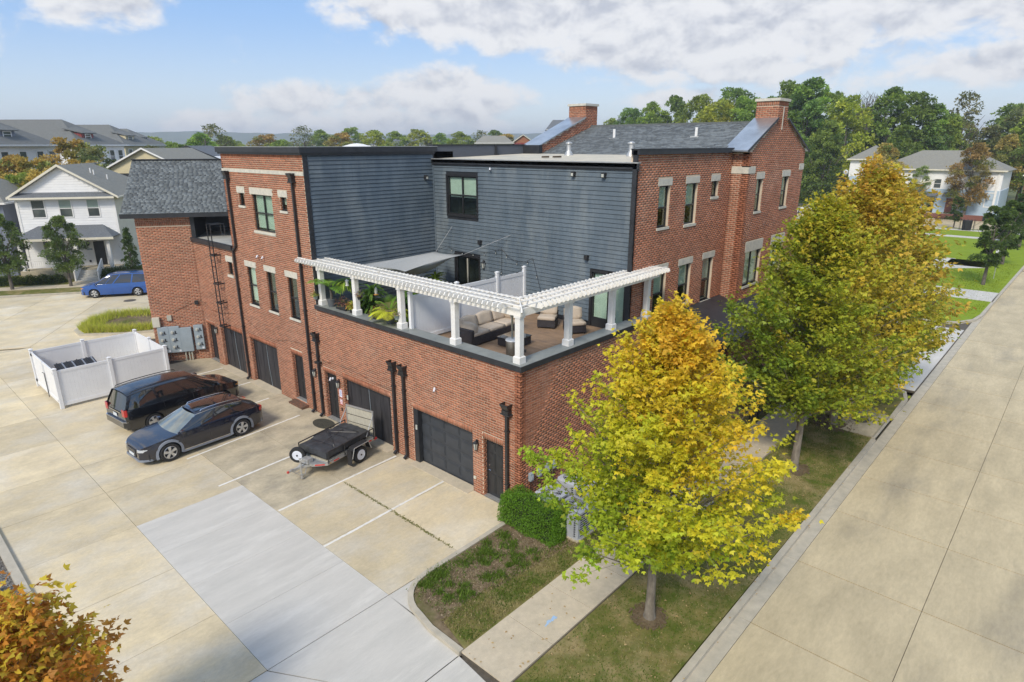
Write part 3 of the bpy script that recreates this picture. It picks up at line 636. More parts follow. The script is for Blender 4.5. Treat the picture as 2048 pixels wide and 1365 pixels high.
m_g=[(18.95,21.6,-.1,2.3),(22.25,23.3,-.1,2.1)]; m_w=[(19.05,19.6,5.3,5.98)]
core(FA,18.75,23.5,-.1,6.72,m_g+m_w); bricks(FA,18.75,23.5,0,6.72,m_g+m_w+[q for o in m_w for q in linf(o)],soldier=[(18.95,21.6,2.3,2.51),(22.25,23.3,2.1,2.31)])
for o in g_op: jamb(FA,o[1],0,o[3],.26 if o[1]-o[0]>2 else .2)
for o in t_ground+m_g: jamb(FA,o[1],0,o[3],.22)
for o in t_win+m_w: jamb(FA,o[1],o[2],o[3],.1)
band=fbox(MB(),FA,11.49,18.76,10.33,10.47,-.05,.03).build('stone_band',M['stone'],BL)
window(FA,*t_win[0],rail=5.1,blind=.93); window(FA,*t_win[1],rail=5.05,blind=0); window(FA,*t_win[2],rail=5.05,blind=0)
window(FA,*t_win[3],blind=.3); window(FA,*t_win[4],mull=(15.22,),rail=8.6,blind=.95); window(FA,*t_win[5],blind=.6); window(FA,*m_w[0],blind=0)
# doors of facade A
def six_panel(F,s0,s1,z0,z1,dep,handle=True,lab=None):
    mb=MB(); fbox(mb,F,s0+.05,s1-.05,z0,z1-.04,-dep-.05,-dep)
    d=mb.build('door',M['doorblack'],BL); w=(s1-s0-.1)
    if lab: d['label']=lab
    hh=z1-z0-.04
    for i in (0,1):
        for a,b in ((.06,.40),(.45,.76),(.81,.94)):
            x0=s0+.05+w*(.14+.42*i); x1=x0+w*.30; f=MB(); fbox(f,F,x0,x1,z0+hh*a,z0+hh*b,-dep,-dep+.012); fbox(f,F,x0+.04,x1-.04,z0+hh*a+.04,z0+hh*b-.04,-dep+.012,-dep+.02); f.build('door_panel',M['doorblack'],d)
    f=MB()
    for a,b,c,e in ((s0,s0+.05,z0,z1),(s1-.05,s1,z0,z1),(s0+.05,s1-.05,z1-.04,z1)): fbox(f,F,a,b,c,e,-dep-.06,-dep+.02)
    f.build('door_frame',M['black'],d)
    if handle:
        h=MB(); p=F.p(s1-.14,z0+1.0,-dep); h.tube([p,p+F.n*.05,p+F.n*.055-F.u*.1],.012,6); h.build('door_handle',M['chrome'],d); q=F.p(s1-.14,z0+1.17,-dep); MB().tube([q,q+F.n*.03],.025,8).build('deadbolt',M['chrome'],d)
    t=MB(); fbox(t,F,s0,s1,z0-.03,z0+.03,-dep-.1,-.02); t.build('threshold',M['galv'],d)
    return d
six_panel(FA,.75,1.67,0,2.18,.18,lab='six-panel black door beside the corner downspout')
six_panel(FA,10.42,11.41,0,2.18,.2,lab='black door beside the wall signs')
six_panel(FA,13.1,14.1,.16,2.4,.2,False); six_panel(FA,22.25,23.3,0,2.1,.2,False)
# sectional garage door with raised panels
gd=MB(); fbox(gd,FA,2.17,5.35,-.02,2.2,-.30,-.24); gd=gd.build('garage_door',M['garage'],BL)
for i in range(4):
    for j in range(4):
        a=2.22+.78*j; z=.05+.535*i; f=MB(); fbox(f,FA,a+.07,a+.72,z+.07,z+.46,-.24,-.226); fbox(f,FA,a+.12,a+.67,z+.12,z+.41,-.226,-.214); f.build('garage_panel',M['garage'],gd)
for i in range(5): fbox(MB(),FA,2.18,5.34,.035+.535*i-.004,.035+.535*i+.004,-.24,-.235).build('section_seam',M['black'],gd)
fbox(MB(),FA,5.10,5.345,0,2.19,-.20,-.02).build('door_frame',M['fascia'],gd)
MB().box((-.03,5.12,1.38),(-.0,5.2,1.56)).build('keypad',M['lampglass'],gd)
# screened garage openings
def screen(s0,s1,z1,dep,boards=False):
    s=fbox(MB(),FA,s0,s1,-.02,z1,-dep-.03,-dep).build('garage_screen',M['mesh'],BL)
    mid=(s0+s1)/2; mb=MB(); mb.tube([FA.p(mid+.05,z1,-dep+.012),FA.p(mid+.0,z1*.5,-dep+.02),FA.p(mid-.12,.02,-dep+.012)],.009,6); mb.build('screen_zip',M['panelgrey'],s)
    for q in (s0+.04,s1-.04): fbox(MB(),FA,q-.035,q+.035,0,z1,-dep-.0,-dep+.02).build('screen_edge',M['black'],s)
    for k in range(5):
        x=s0+.3+(s1-s0-.6)*k/4; f=MB(); f.tube([FA.p(x+.02*math.sin(k*3+z),z,-dep+.006) for z in np.linspace(.05,z1-.05,7)],.012,5); f.build('screen_fold',M['mesh'],s)
    return s
screen(6.7,9.95,2.22,.2); screen(15.45,18.2,2.3,.2); screen(18.95,21.6,2.3,.2)
MB().box((-.0,9.66,1.3),(.02,9.74,1.5)).build('door_bell',M['lampglass'],BL)
for a,b in ((6.7,9.95),(15.45,18.2),(18.95,21.6),(2.17,5.35)): MB().box((-.30,a,-.05),(.2,b,.012)).build('garage_sill',M['walk'],BL)
# stoop boards at the raised door
for k in range(2): MB().box((-.36+.17*k,12.95,.0 if k else .0),(-.20+.17*k,14.15,.09+.05*k)).build('stoop_board',M['rust'],BL)
# parapet cap of the terrace, 0.55 m wide with black drip edge
def capseg(a,b,c,d,nm='parapet_cap'): MB().box((a,c,5.0),(b,d,5.1)).build(nm,M['cap'],BL)
for k in range(5):
    y0=.5+k*2.2; capseg(-.07,.52,y0+.004,y0+2.2-.004)
capseg(-.07,.52,-.07,.496)
for k in range(3): capseg(.524+k*2.5,.52+(k+1)*2.5,-.07,.52)
MB().box((-.095,-.095,4.93),(-.072,11.49,5.108)).box((-.072,-.095,4.93),(8.05,-.072,5.108)).build('drip_edge',M['fascia'],BL)
MB().box((.0,.0,4.93),(.50,11.49,4.998)).box((.5,.0,4.93),(8.0,.50,4.998)).build('parapet_core',M['fascia'],BL)
MB().box((.26,.51,4.5),(.5,11.49,4.93)).box((.5,.26,4.5),(8.0,.44,4.93)).build('parapet_inner',M['vinyl'],BL)
# terrace deck
MB().box((.3,.3,4.35),(6.9,11.5,4.515)).build('deck_base',M['room'],BL)
for i in range(45):
    x=.505+i*.139
    for (y0,y1) in ((.51,4.2),(4.204,8.0),(8.004,11.48)) if i%2 else ((.51,2.6),(2.604,6.4),(6.404,11.48)):
        xe=x+.134
        if x>6.66: continue
        MB().box((x,y0,4.515),(min(xe,6.69),y1,4.55)).build('deck_board',M['deck'],BL,fix=False)
# --- siding walls
def WX(y): return 6.7
F1=Fr((0,11.5,0),(1,0,0),(0,-1,0)); F2=Fr((6.7,0,0),(0,1,0),(-1,0,0))
L2=11.5
core(F1,.05,8,4.35,11.2,[],.15,'siding_wall'); 
w2_ops=[(8.58,10.48,8.42,10.14),(8.5,10.05,4.5,6.52),(1.42,2.2,4.5,6.75),(.68,1.34,4.5,6.75)]
core(F2,.45,L2,4.35,10.75,w2_ops,.15,'siding_wall')
for o in [o for o in BL.children if o.name.startswith('siding_wall')]: o.data.materials[0]=M['fascia']
def boards(F,s0,s1,z0,z1,ops,e=.165,jl=3.66,mat_='siding'):
    z=z0; r=0
    while z<z1-.02:
        zt=min(z+e,z1); cu=[(a,b) for a,b,c,d in ops if c<zt-.01 and d>z+.01]
        for sa,sb in cutints(s0,s1,cu):
            js=[sa]; x=math.floor(sa/jl)*jl+((r*1.37)%jl)
            while x<sb: 
                if x>sa+.3 and x<sb-.3: js.append(x)
                x+=jl
            js.append(sb)
            for a,b in zip(js[:-1],js[1:]):
                mb=MB(); z_=z; z=z+.016; o=F.p(a+.001,z,0); U=F.u*(b-a-.002)
                mb.add([o,o+U,F.p(a+.001,zt,0),F.p(a+.001,zt,0)+U,o+F.n*.034,o+U+F.n*.034,F.p(a+.001,zt,.010),F.p(a+.001,zt,.010)+U],[(4,5,7,6),(0,1,5,4),(2,6,7,3),(0,4,6,2),(1,3,7,5)])
                mb.build('siding_board',M[mat_],BL); z=z_
        z+=e; r+=1
boards(F1,.22,6.69,4.62,11.12,[])
boards(F2,.56,L2-.1,4.72,10.62,[(a-.09,b+.09,c-.09,d+.09) for a,b,c,d in w2_ops])
fbox(MB(),F1,.004,.20,4.9,11.18,.001,.045).build('corner_trim',M['fascia'],BL); fbox(MB(),F2,L2-.1,L2-.03,4.62,10.7,.0,.05).build('corner_trim',M['siding'],BL)
fbox(MB(),F2,.40,.55,4.55,10.95,.0,.05).build('corner_trim',M['fascia'],BL)
fbox(MB(),F2,2.4,8.4,4.55,4.70,.0,.04).build('base_trim',M['fascia'],BL); fbox(MB(),F1,.2,6.7,4.62,4.74,.0,.04).build('base_trim',M['fascia'],BL)
# windows and doors of the siding wall
def trimmed(F,o,**k):
    a,b,c,d=o; w=window(F,a,b,c,d,dep=.02,lin=0,sill=0,**k); mb=MB()
    for q in ((a-.09,a,c-.09,d+.09),(b,b+.09,c-.09,d+.09),(a,b,c-.09,c),(a,b,d,d+.09)): fbox(mb,F,*q,0,.048)
    mb.build('window_trim',M['black'],w); return w
trimmed(F2,w2_ops[0],mull=(9.53,),rail=9.3,blind=.55)
wd2=trimmed(F2,w2_ops[1],mull=(9.28,),blind=0); fbox(MB(),F2,9.25,9.31,4.6,6.45,-.015,.02).build('centre_bar',M['pvc'],wd2)
trimmed(F2,w2_ops[2],blind=.93); trimmed(F2,w2_ops[3],blind=.97)
fbox(MB(),F2,1.48,2.14,4.55,4.95,-.02,-.005).build('kick_panel',M['doorblack'],BL)
# --- facade B
b_ops=[(8.37,9.2,8.42,10.0),(10.52,11.48,8.35,10.0),(12.77,13.4,9.35,10.0),(8.4,9.35,4.9,6.68),(10.42,11.45,4.95,6.68),(12.58,13.55,4.75,6.68)]
core(FB,0,8.1,-.1,4.93,[]); core(FB,8.1,14.6,-.1,3.9,[(8.9,9.9,-.1,2.15)]); core(FU,6.7,14.6,3.8,11.3,b_ops)
bex=[q for o in b_ops[:6] for q in linf(o)]
bricks(FB,-.009,8.1,0,4.93,[]); bricks(FB,8.1,14.6,0,3.9,[(8.9,9.9,-.1,2.15)]); bricks(FU,6.7,14.6,3.9,11.15,b_ops+bex,soldier=[])
bricks(Fr((6.7,.45,0),(0,1,0),(-1,0,0)),-.009,.0,5.1,11.1)
for i,o in enumerate(b_ops[:6]): 
    if i==2: window(FU,*o,blind=0)
    else: window(FU,*o,rail=o[2]+(o[3]-o[2])*.47,blind=(.52,.52,0,.55,.52,.5)[i])
MB().box((8.1,-.08,3.88),(14.6,.45,3.97)).build('lower_ledge',M['cap'],BL)
# jog return and gable wall
core(FJ,0,.75,-.1,11.15,[]); bricks(FJ,0,.759,0,11.1,[(-.1,.8,10.27,10.55)])
GA=(12.9,20.7); AP=16.8
def gz(s): return 11.2+ (1.52 if True else 0)*(1-abs(s+12.9-AP)/3.9)*1.0
ga_ops=[(1.1,1.8,8.55,10.0),(4.2,5.05,8.55,10.0),(.7,2.5,5.1,6.72),(3.75,5.3,5.1,6.72)]
FG=Fr((14.6,-.3,0),(1,0,0),(0,-1,0))
core(FG,0,6.9,-.1,11.2,ga_ops,.3)
gex=[]
for i,o in enumerate(ga_ops): gex+=linf(o,.27 if i<2 else .47)
gex+=[(-.1,.75,10.27,10.55),(6.3,7.0,10.27,10.55)]
bricks(FG,-.009,6.9,0,11.2,ga_ops+gex)
mb=MB(); mb.prism([(14.6,-.3,11.2),(21.5,-.3,11.2),(18.05+.6,-.3,12.6),(18.05-.7,-.3,12.6)],(0,1.0,0)); mb.build('gable_parapet',M['mortar'],BL)
bricks(FG,-.0,6.9,11.2,12.6,[],clip=lambda s,z:z<11.2+min(s/2.75,(6.9-s)/2.85)*1.4-.02)
for i,o in enumerate(ga_ops): window(FG,*o,rail=(o[2]+.75) if i<2 else None,mull=() if i<2 else ((o[0]+o[1])/2,),lin=.27 if i<2 else .47,blind=.6 if i<2 else .97)
fbox(MB(),FJ,-.0,.77,10.27,10.55,-.05,.03).build('stone_block',M['stone'],BL); fbox(MB(),FG,.0,.75,10.27,10.55,-.05,.03).build('stone_block',M['stone'],BL); fbox(MB(),FG,6.3,6.92,10.27,10.55,-.05,.03).build('stone_block',M['stone'],BL)
# chimneys at both gable ends
def chimney(x0,x1,y0,y1,z0,z1,vent=False):
    mb=MB().box((x0,y0,z0),(x1,y1,z1)); c=mb.build('chimney',M['mortar'],BL)
    n0=len(BR)
    for F,L in ((Fr((x0,y0,0),(0,1,0),(-1,0,0)),y1-y0),(Fr((x0,y0,0),(1,0,0),(0,-1,0)),x1-x0)):
        bricks(F,-.009,L,z0,z1-.22,proud=.01); bricks(F,0,0,0,0,soldier=[(0,L,z1-.22,z1-.02)])
    MB().box((x0-.07,y0-.07,z1-.01),(x1+.07,y1+.07,z1+.11)).build('chimney_cap',M['stone'],c)
    if vent: MB().box((x0+.60,y0-.035,12.15),(x0+.67,y0-.011,13.15)).build('stone_strip',M['stone'],c)
chimney(17.25,18.45,-.3,.72,12.3,13.40,True); chimney(17.25,18.4,10.5,11.65,12.2,13.6)
# metal copings
def coping(y0,y1,nm,x0,z0,x1,z1,over=.08):
    mb=MB(); mb.prism([(x0,y0-over,z0),(x0,y1+over,z0),(x1,y1+over,z1),(x1,y0-over,z1)],(0,0,.06)); return mb.build(nm,M['coping'],BL)
coping(-.3,.7,'metal_coping',14.2,11.2,17.25,12.62); coping(-.3,.7,'metal_coping',21.75,11.15,18.45,12.62)
coping(10.5,11.55,'metal_coping',13.2,11.42,17.25,12.95)
for q in ((21.8,11.1,18.5,12.57),(14.15,11.16,17.2,12.58)):
    MB().prism([(q[0],-.42,q[1]),(q[2],-.42,q[3]),(q[2],-.42,q[3]+.1),(q[0],-.42,q[1]+.1)],(0,.03,0)).build('coping_edge',M['fascia'],BL)
# rear brick parapet below its coping
mb=MB(); mb.prism([(13.35,10.5,10.8),(17.25,10.5,12.2),(17.25,10.5,12.92),(13.35,10.5,11.45)],(0,1.0,0)); mb.build('rear_parapet',M['mortar'],BL)
bricks(Fr((13.35,10.5,0),(1,0,0),(0,-1,0)),0,3.9,10.8,12.95,clip=lambda s,z:z<11.43+s*.377 and z>10.9+s*.36,proud=.01)
MB().box((13.1,10.4,10.9),(13.38,11.6,11.48)).build('parapet_end',M['fascia'],BL)
# --- shingled pitched roofs
def shingle_roof(o,u,v,Lu,Lv,n,name='roof_shingle',expo=.13,w=.25,clip=None):
    o,u,v,n=map(Vector,(o,u,v,n)); P=[]; k=int(Lv/expo)
    for r in range(k):
        x=-((r*.37)%1)*w
        while x<Lu:
            a=max(x,0); b=min(x+w*random.choice((.8,1,1)),Lu); ww=b-a
            if ww>.04 and (clip is None or clip((a+b)/2,r*expo)):
                t=random.choice((.008,.008,.014)); P.append((o+u*(a+.002)+v*(r*expo)-n*.02,u*(ww-.004),v*(expo*1.02),n*(.02+t)))
            x=b if b<Lu else Lu+1
    return P
# wing roof
s_l=-3.15; s_r=6.0; sl=Vector((0,0,2.6))+WB*3.65; pit=sl.normalized(); nrm=WU.cross(pit).normalized()
eo=W2(s_l,-.35,8.12)
MB().prism([eo-nrm*.1,eo+WU*(s_r-s_l)-nrm*.1,eo+WU*(s_r-s_l)+sl-nrm*.1,eo+sl-nrm*.1],nrm*.075).prism([eo+sl-nrm*.1,eo+WU*(s_r-s_l)+sl-nrm*.1,eo+WU*(s_r-s_l)+WB*7.3-nrm*.1,eo+WB*7.3-nrm*.1],(0,0,.08)).build('wing_roof',M['shingle_dark'],BL)
SH=shingle_roof(eo,WU,pit,s_r-s_l,sl.length,nrm)
MB().bar(eo+sl+Vector((0,0,.02)),eo+sl+WU*(s_r-s_l)+Vector((0,0,.02)),.25,.05).build('ridge_cap',M['fascia'],BL)
fa=MB(); a=W2(s_l-.02,-.42,7.9); fa.obox(a,WU*(s_r-s_l),WB*.12,Vector((0,0,.24))).build('eave_fascia',M['fascia'],BL)
MB().obox(W2(s_l-.02,-.42,8.125),WU*(s_r-s_l),WB*.14,Vector((0,0,.02))).build('gutter_lip',M['coping'],BL)
MB().obox(W2(s_l-.02,-.3,7.93),WU*(s_r-s_l),WB*3.4,Vector((0,0,.05))).build('soffit',M['fascia'],BL)
# wing walls
core(FW,0,2.62,-.1,7.93,[]); bricks(FW,0,2.63,0,7.9,[],soldier=[(0,2.63,7.45,7.66)])
MB().obox(W2(-2.62,.25,-.1),WU*.26,WB*8,Vector((0,0,8))).build('wing_side_wall',M['brick'],BL)
MB().prism([W2(-2.62,8.2,0),W2(-2.62,0.3,0),W2(-2.62,.3,8),W2(-2.62,3.3,10.6),W2(-2.62,8.2,8)],WU*.2).build('wing_end_wall',M['mortar'],BL)
# recessed upper wall and low flat roof
MB().obox(W2(.02,3.0,6.7),WU*6,WB*.15,Vector((0,0,1.3))).build('recess_wall',M['stucco'],BL)
MB().obox(W2(.0,2.93,6.76),WU*6,WB*.08,Vector((0,0,.2))).build('recess_base_trim',M['fascia'],BL)
MB().obox(W2(.0,-.02,6.7),WU*.2,WB*3.0,Vector((0,0,1.25))).build('recess_side_wall',M['fascia'],BL)
MB().prism([(-.02,18.76,6.7),(-.02,23.55,6.7),(2.0,26.3,6.7),(5.5,24,6.7),(5.5,18.76,6.7)],(0,0,.06)).build('low_roof',M['roofing_grey'],BL)
MB().box((-.12,18.72,6.6),(-.02,23.5,6.8)).box((-.12,18.72,6.8),(.04,23.5,6.83)).build('low_roof_edge',M['fascia'],BL)
# tall block top: cornice and roof
MB().box((-.16,11.38,11.2),(.3,18.9,11.42)).box((.3,11.38,11.2),(6.9,11.8,11.42)).build('cornice',M['fascia'],BL)
MB().box((-.10,11.43,11.12),(-.0,18.82,11.2)).box((.0,11.42,11.1),(6.8,11.47,11.2)).build('cornice_lower',M['black'],BL)
MB().box((-.17,11.37,11.42),(.3,18.91,11.44)).box((.3,11.37,11.42),(6.92,11.81,11.44)).build('cornice_flashing',M['galv'],BL)
MB().box((.26,11.75,10.8),(8,18.75,11.3)).build('block_roof',M['roofing'],BL)
MB().box((.0,18.6,6.7),(8,18.75,11.42)).box((7.9,11.8,6.7),(8,18.7,11.42)).build('block_wall',M['mortar'],BL)
sk=MB(); sk.box((5.2,15.5,11.3),(6.4,16.9,11.42)).grid(lambda u,v:(5.2+1.2*u,15.5+1.4*v,11.42+.16*(1-(2*u-1)**2)*(1-(2*v-1)**2)),6,6); sk.build('skylight',M['whitepaint'],BL)
# flat roof behind the siding wall
MB().add([(6.6,.5,10.72),(6.6,11.5,10.72),(13.5,11.5,10.95),(13.5,.5,10.92),(6.6,.5,10.88),(6.6,11.5,10.88),(13.5,11.5,11.05),(13.5,.5,11.03)],[(4,5,6,7),(0,1,5,4),(1,2,6,5),(2,3,7,6),(3,0,4,7),(0,3,2,1)]).build('flat_roof',M['roofing'],BL)
e=MB(); fbox(e,F2,.35,L2-.02,10.66,10.86,.0,.10); fbox(e,F2,.35,L2-.02,10.60,10.66,.0,.06); e.build('roof_fascia',M['fascia'],BL)
e=MB(); fbox(e,F2,.35,L2-.02,10.86,10.90,-.1,.12); e.build('gutter_edge',M['galv'],BL)
MB().box((6.78,11.5,10.8),(13.3,11.75,11.46)).build('roof_parapet',M['stucco'],BL); MB().box((6.76,11.47,11.46),(13.3,11.8,11.52)).build('parapet_flashing',M['fascia'],BL)
MB().box((10.9,11.40,10.95),(11.0,11.49,11.5)).box((10.85,11.34,10.95),(11.05,11.5,11.08)).build('parapet_pipe',M['fascia'],BL)
MB().box((8.3,6.1,10.96),(8.7,6.2,11.03)).box((8.8,5.9,10.96),(9.3,6.0,11.03)).build('roof_stones',M['soil'],BL)
MB().box((6.6,.33,11.15),(14.75,.65,11.33)).box((6.58,.31,11.33),(14.77,.67,11.36)).build('brick_parapet_coping',M['fascia'],BL)
MB().box((6.60,.40,4.95),(6.69,.57,11.3)).build('corner_board',M['fascia'],BL)
# pitched roof between the gables, facing the terrace
sl2=Vector((4.6,0,1.48)); o2=Vector((13.3,.68,11.02)); pit2=sl2.normalized(); n2_=pit2.cross(Vector((0,1,0))).normalized()*1
if n2_.z<0: n2_=-n2_
MB().prism([o2-n2_*.1,o2-n2_*.1+Vector((0,9.8,0)),o2+sl2-n2_*.1+Vector((0,9.8,0)),o2+sl2-n2_*.1],n2_*.075).prism([(17.9,.68,12.44),(17.9,10.5,12.44),(21.6,10.5,11.0),(21.6,.68,11.0)],(0,0,.06)).build('gable_roof',M['shingle_dark'],BL)
SH2=shingle_roof(o2,(0,1,0),pit2,9.8,sl2.length,n2_,w=.30)
MB().box((17.8,.7,12.46),(18.1,10.5,12.56)).build('ridge_cap',M['shingle'],BL)
pieces('roof_shingle','roof_shingles_upper',BL,SH+SH2,M['shingle'])
pieces('brick','brickwork',BL,BR,M['brick'])
# roof vents
def vent(x,y,z,h,r=.09,hat=True):
    mb=MB(); mb.lathe([(r*2.1,z),(r*1.9,z+h*.12),(r*1.05,z+h*.36),(r,z+h*.38),(r,z+h*.82),(r*1.6,z+h*.86),(r*1.5,z+h*.92),(r*.4,z+h)],12,o=(x,y,0)) if hat else mb.lathe([(r,z-.1),(r,z+h)],12,o=(x,y,0)).box((x-.2,y-.2,z-.08),(x+.2,y+.2,z-.04)); mb.build('roof_vent',M['galv'] if hat else M['whitepaint'],BL,smooth=40)
vent(11.9,7.5,10.98,.66,.11); vent(11.9,4.0,10.98,.66,.11); vent(15.9,7.6,11.85,.42,.07,False); vent(16.0,3.0,11.9,.38,.07,False)
# entry canopy over the street door
MB().prism([(9.9,-.02,4.5),(9.9,-2.1,3.8),(17.5,-2.1,3.8),(17.5,-.32,4.4),(14.55,-.32,4.4),(14.55,.43,4.65),(10,.43,4.65)],(0,0,.1)).build('entry_canopy',M['fascia'],BL)
MB().box((9.9,-2.12,3.66),(17.5,-2.05,3.86)).build('canopy_fascia',M['black'],BL)
for x in (10.1,13.7,17.2): MB().box((x-.07,-2.0,.1),(x+.07,-1.86,3.8)).build('canopy_post',M['black'],BL)
# downspouts with leader heads
def spout(y,z1,z0=0.0,shift=None,lh=True):
    mb=MB(); pts=[(y,z1)]
    if shift: pts+=[(y,shift[0]+.12),(shift[1],shift[0]-.12)]
    ye=pts[-1][0]; pts.append((ye,z0+.14))
    for (a,za),(b,zb) in zip(pts[:-1],pts[1:]): mb.bar((-.09,a,za),(-.09,b,zb),.10,.085,up=(1,0,0))
    mb.bar((-.09,ye,z0+.16),(-.24,ye,z0+.05),.09,.09)
    d=mb.build('downspout',M['black'],BL)
    if lh:
        h=MB(); h.box((-.19,y-.14,z1-.02),(-.0,y+.14,z1+.10)); h.add([(-.17,y-.12,z1+.1),(-.17,y+.12,z1+.1),(-.0,y+.12,z1+.1),(-.0,y-.12,z1+.1),(-.24,y-.16,z1+.26),(-.24,y+.16,z1+.26),(-.0,y+.16,z1+.26),(-.0,y-.16,z1+.26)],[(0,1,5,4),(1,2,6,5),(3,0,4,7)]); h.box((-.25,y-.17,z1+.26),(-.225,y+.17,z1+.32)); h.box((-.225,y-.17,z1+.26),(-.0,y-.14,z1+.32)); h.box((-.225,y+.14,z1+.26),(-.0,y+.17,z1+.32)); h.box((-.20,y-.19,z1-.06),(-.0,y+.19,z1-.02)); h.build('leader_head',M['black'],d)
    for z in np.arange(z0+.9,z1-.3,1.9): MB().box((-.145,ye-.075,z),(-.0,ye-.055,z+.04)).box((-.145,ye+.055,z),(-.0,ye+.075,z+.04)).box((-.145,ye-.055,z),(-.138,ye+.055,z+.04)).build('strap',M['black'],d)
spout(18.2,10.05,0,(6.75,18.55)); spout(12.3,10.1); spout(11.62,3.55); spout(6.34,3.5); spout(5.72,3.48); spout(.5,3.45)
fbox(MB(),FA,11.62-.19,11.62+.12,2.5,2.58,.02,.2).build('spout_offset',M['black'],BL)
# roof ladder
ld=MB()
for y in (20.62,20.2):
    ld.tube([(-.34,y,2.45),(-.34,y,6.3),(-.34,y,6.9),(-.34,y,7.75),(.35,y,7.75),(.35,y,7.2)],.028,6)
L=ld.build('roof_ladder',M['black'],BL)
for z in np.arange(2.6,7.0,.305): MB().tube([(-.34,20.62,z),(-.34,20.2,z)],.014,6).build('rung',M['black'],L)
for z in (6.2,4.75,3.75,2.5): MB().box((-.36,20.60,z),(-.0,20.64,z+.06)).box((-.36,20.18,z),(-.0,20.22,z+.06)).box((-.40,20.15,z-.02),(-.30,20.67,z+.03)).build('ladder_bracket',M['black'],L)
MB().tube([(.35,20.62,7.2),(.35,20.2,7.2)],.024,6).build('rung',M['black'],L)
# lanterns, wall lights, cameras
def lantern(F,s,z,sc_=1.0,name='wall_lantern'):
    p=F.p(s,z,0); mb=MB(); q=p+F.n*.10
    mb.obox(p-F.u*.05-Vector((0,0,.02)),F.u*.1,Vector((0,0,.2)),F.n*.03); mb.tube([p+Vector((0,0,.14)),p+F.n*.06+Vector((0,0,.2)),q+Vector((0,0,.16))],.012,6)
    mb.lathe([(.01,.17*sc_),(.05,.13),(.10,.10),(.105,.085),(.01,.085)],8,o=q); mb.lathe([(.01,-.19),(.05,-.17),(.055,-.155),(.01,-.15)],8,o=q)
    for k in range(4):
        a=math.pi/4+k*math.pi/2; mb.bar(q+Vector((.09*math.cos(a),.09*math.sin(a),.09)),q+Vector((.052*math.cos(a),.052*math.sin(a),-.16)),.012)
    l=mb.build(name,M['black'],BL); MB().lathe([(.05,-.155),(.085,.085)],8,o=q).build('lantern_glass',M['lampglass'],l)
for s,z in ((12.05,1.95),(10.2,1.9),(1.93,1.85),(21.95,1.95)): lantern(FA,s,z)
lantern(F2,8.15,6.3,1.3)
for F,s,z in ((F1,6.2,10.05),(F2,2.46,7.28),(F2,3.21,10.42),(F2,1.8,10.42),(F2,8.37,7.29)):
    mb=MB(); fbox(mb,F,s-.09,s+.09,z-.11,z+.11,0,.03); fbox(mb,F,s-.075,s+.075,z-.10,z+.10,.03,.16); x=mb.build('wall_light',M['black'],BL,bevel=.01)
    fbox(MB(),F,s-.05,s+.05,z-.07,z+.04,.161,.168).build('light_lens',M['lampglass'] if z>10 else M['black'],x)
def camera_(F,s,z,m_='signwhite'):
    p=F.p(s,z,0); mb=MB(); mb.lathe([(.05,0),(.05,.04)],10,o=p,axis='x'); d=(F.n*.6-F.u*.5-Vector((0,0,.5))).normalized(); mb.tube([p+F.n*.02,p+F.n*.09],.015,6); q=p+F.n*.1; mb.tube([q-d*.07,q+d*.1],.036,10); x=mb.build('security_camera',M[m_],BL,smooth=40); MB().tube([q+d*.1,q+d*.104],.028,10).build('camera_lens',M['black'],x)
camera_(FA,15.6,6.62); camera_(FA,16.1,6.62); camera_(FA,3.95,3.32); camera_(FA,10.75,1.98); camera_(F2,7.66,10.5)
MB().box((-.06,2.0,.52),(-.01,2.1,.62)).build('hose_tap',M['beigebox'],BL)
# wall signs
def sign(s0,s1,z0,z1,kind):
    x=fbox(MB(),FA,s0,s1,z0,z1,.012,.022).build('wall_sign',M['signwhite'],BL)
    f=MB()
    for q in ((s0,s1,z1-.018,z1),(s0,s1,z0,z0+.018),(s0,s0+.018,z0,z1),(s1-.018,s1,z0,z1)): fbox(f,FA,*q,.022,.024)
    f.build('sign_border',M['signred'] if kind=='text' else M['signred'],x)
    g=MB(); w=s1-s0; h=z1-z0
    if kind=='text':
        for i in range(5):
            z=z1-.08-i*(h-.14)/5; fbox(g,FA,s0+.05+.01*(i%2),s1-.05-.012*(i%3),z-.018,z,.022,.0245)
        g.build('sign_print',M['signblue'],x)
    else:
        # wheelchair symbol: head, back, seat, leg and wheel
        c=(s0+s1)/2; zc=z0+h*.5; pt=lambda a,b:FA.p(c-a,zc+b,.0245)
        g.tube([pt(-.005,.085),pt(-.005,.0851)],.0,3) if 0 else None
        ring=[pt(-.0+.05*math.cos(t),-.045+.05*math.sin(t)) for t in np.linspace(2.2,6.4,12)]
        g.tube(ring,.008,5); g.tube([pt(-.01,.055),pt(0,-.01),pt(.04,-.012),pt(.055,-.07)],.009,5); g.tube([pt(-.008,.02),pt(.035,.02)],.006,5); g.lathe([(.001,-.0015),(.017,-.0015),(.017,.0015),(.001,.0015)],10,o=pt(-.012,.085),axis='x')
        g.build('sign_print',M['signred'],x)
sign(10.04,10.28,1.28,1.66,'text'); sign(10.06,10.26,.95,1.20,'symbol')
for s,z in ((10.16,.78),(10.16,.70)): MB().box((-.03,s-.04,z-.03),(-.01,s+.04,z+.03)).build('outlet_box',M['plastic'],BL)
# loose cable along the lower wall
cb=MB(); pts=[FW.p(1.5,2.75,.02),FW.p(.8,3.1,.02),FW.p(.05,3.35,.03)]+[FA.p(23.2-i*1.0,3.3-.25*math.sin(i*1.1)-.05*i,.02) for i in range(12)]+[FA.p(11.2-i,2.65+.1*math.sin(i),.02) for i in range(6)]
cb.tube(pts,.011,5).build('wall_cable',M['rust'],BL)
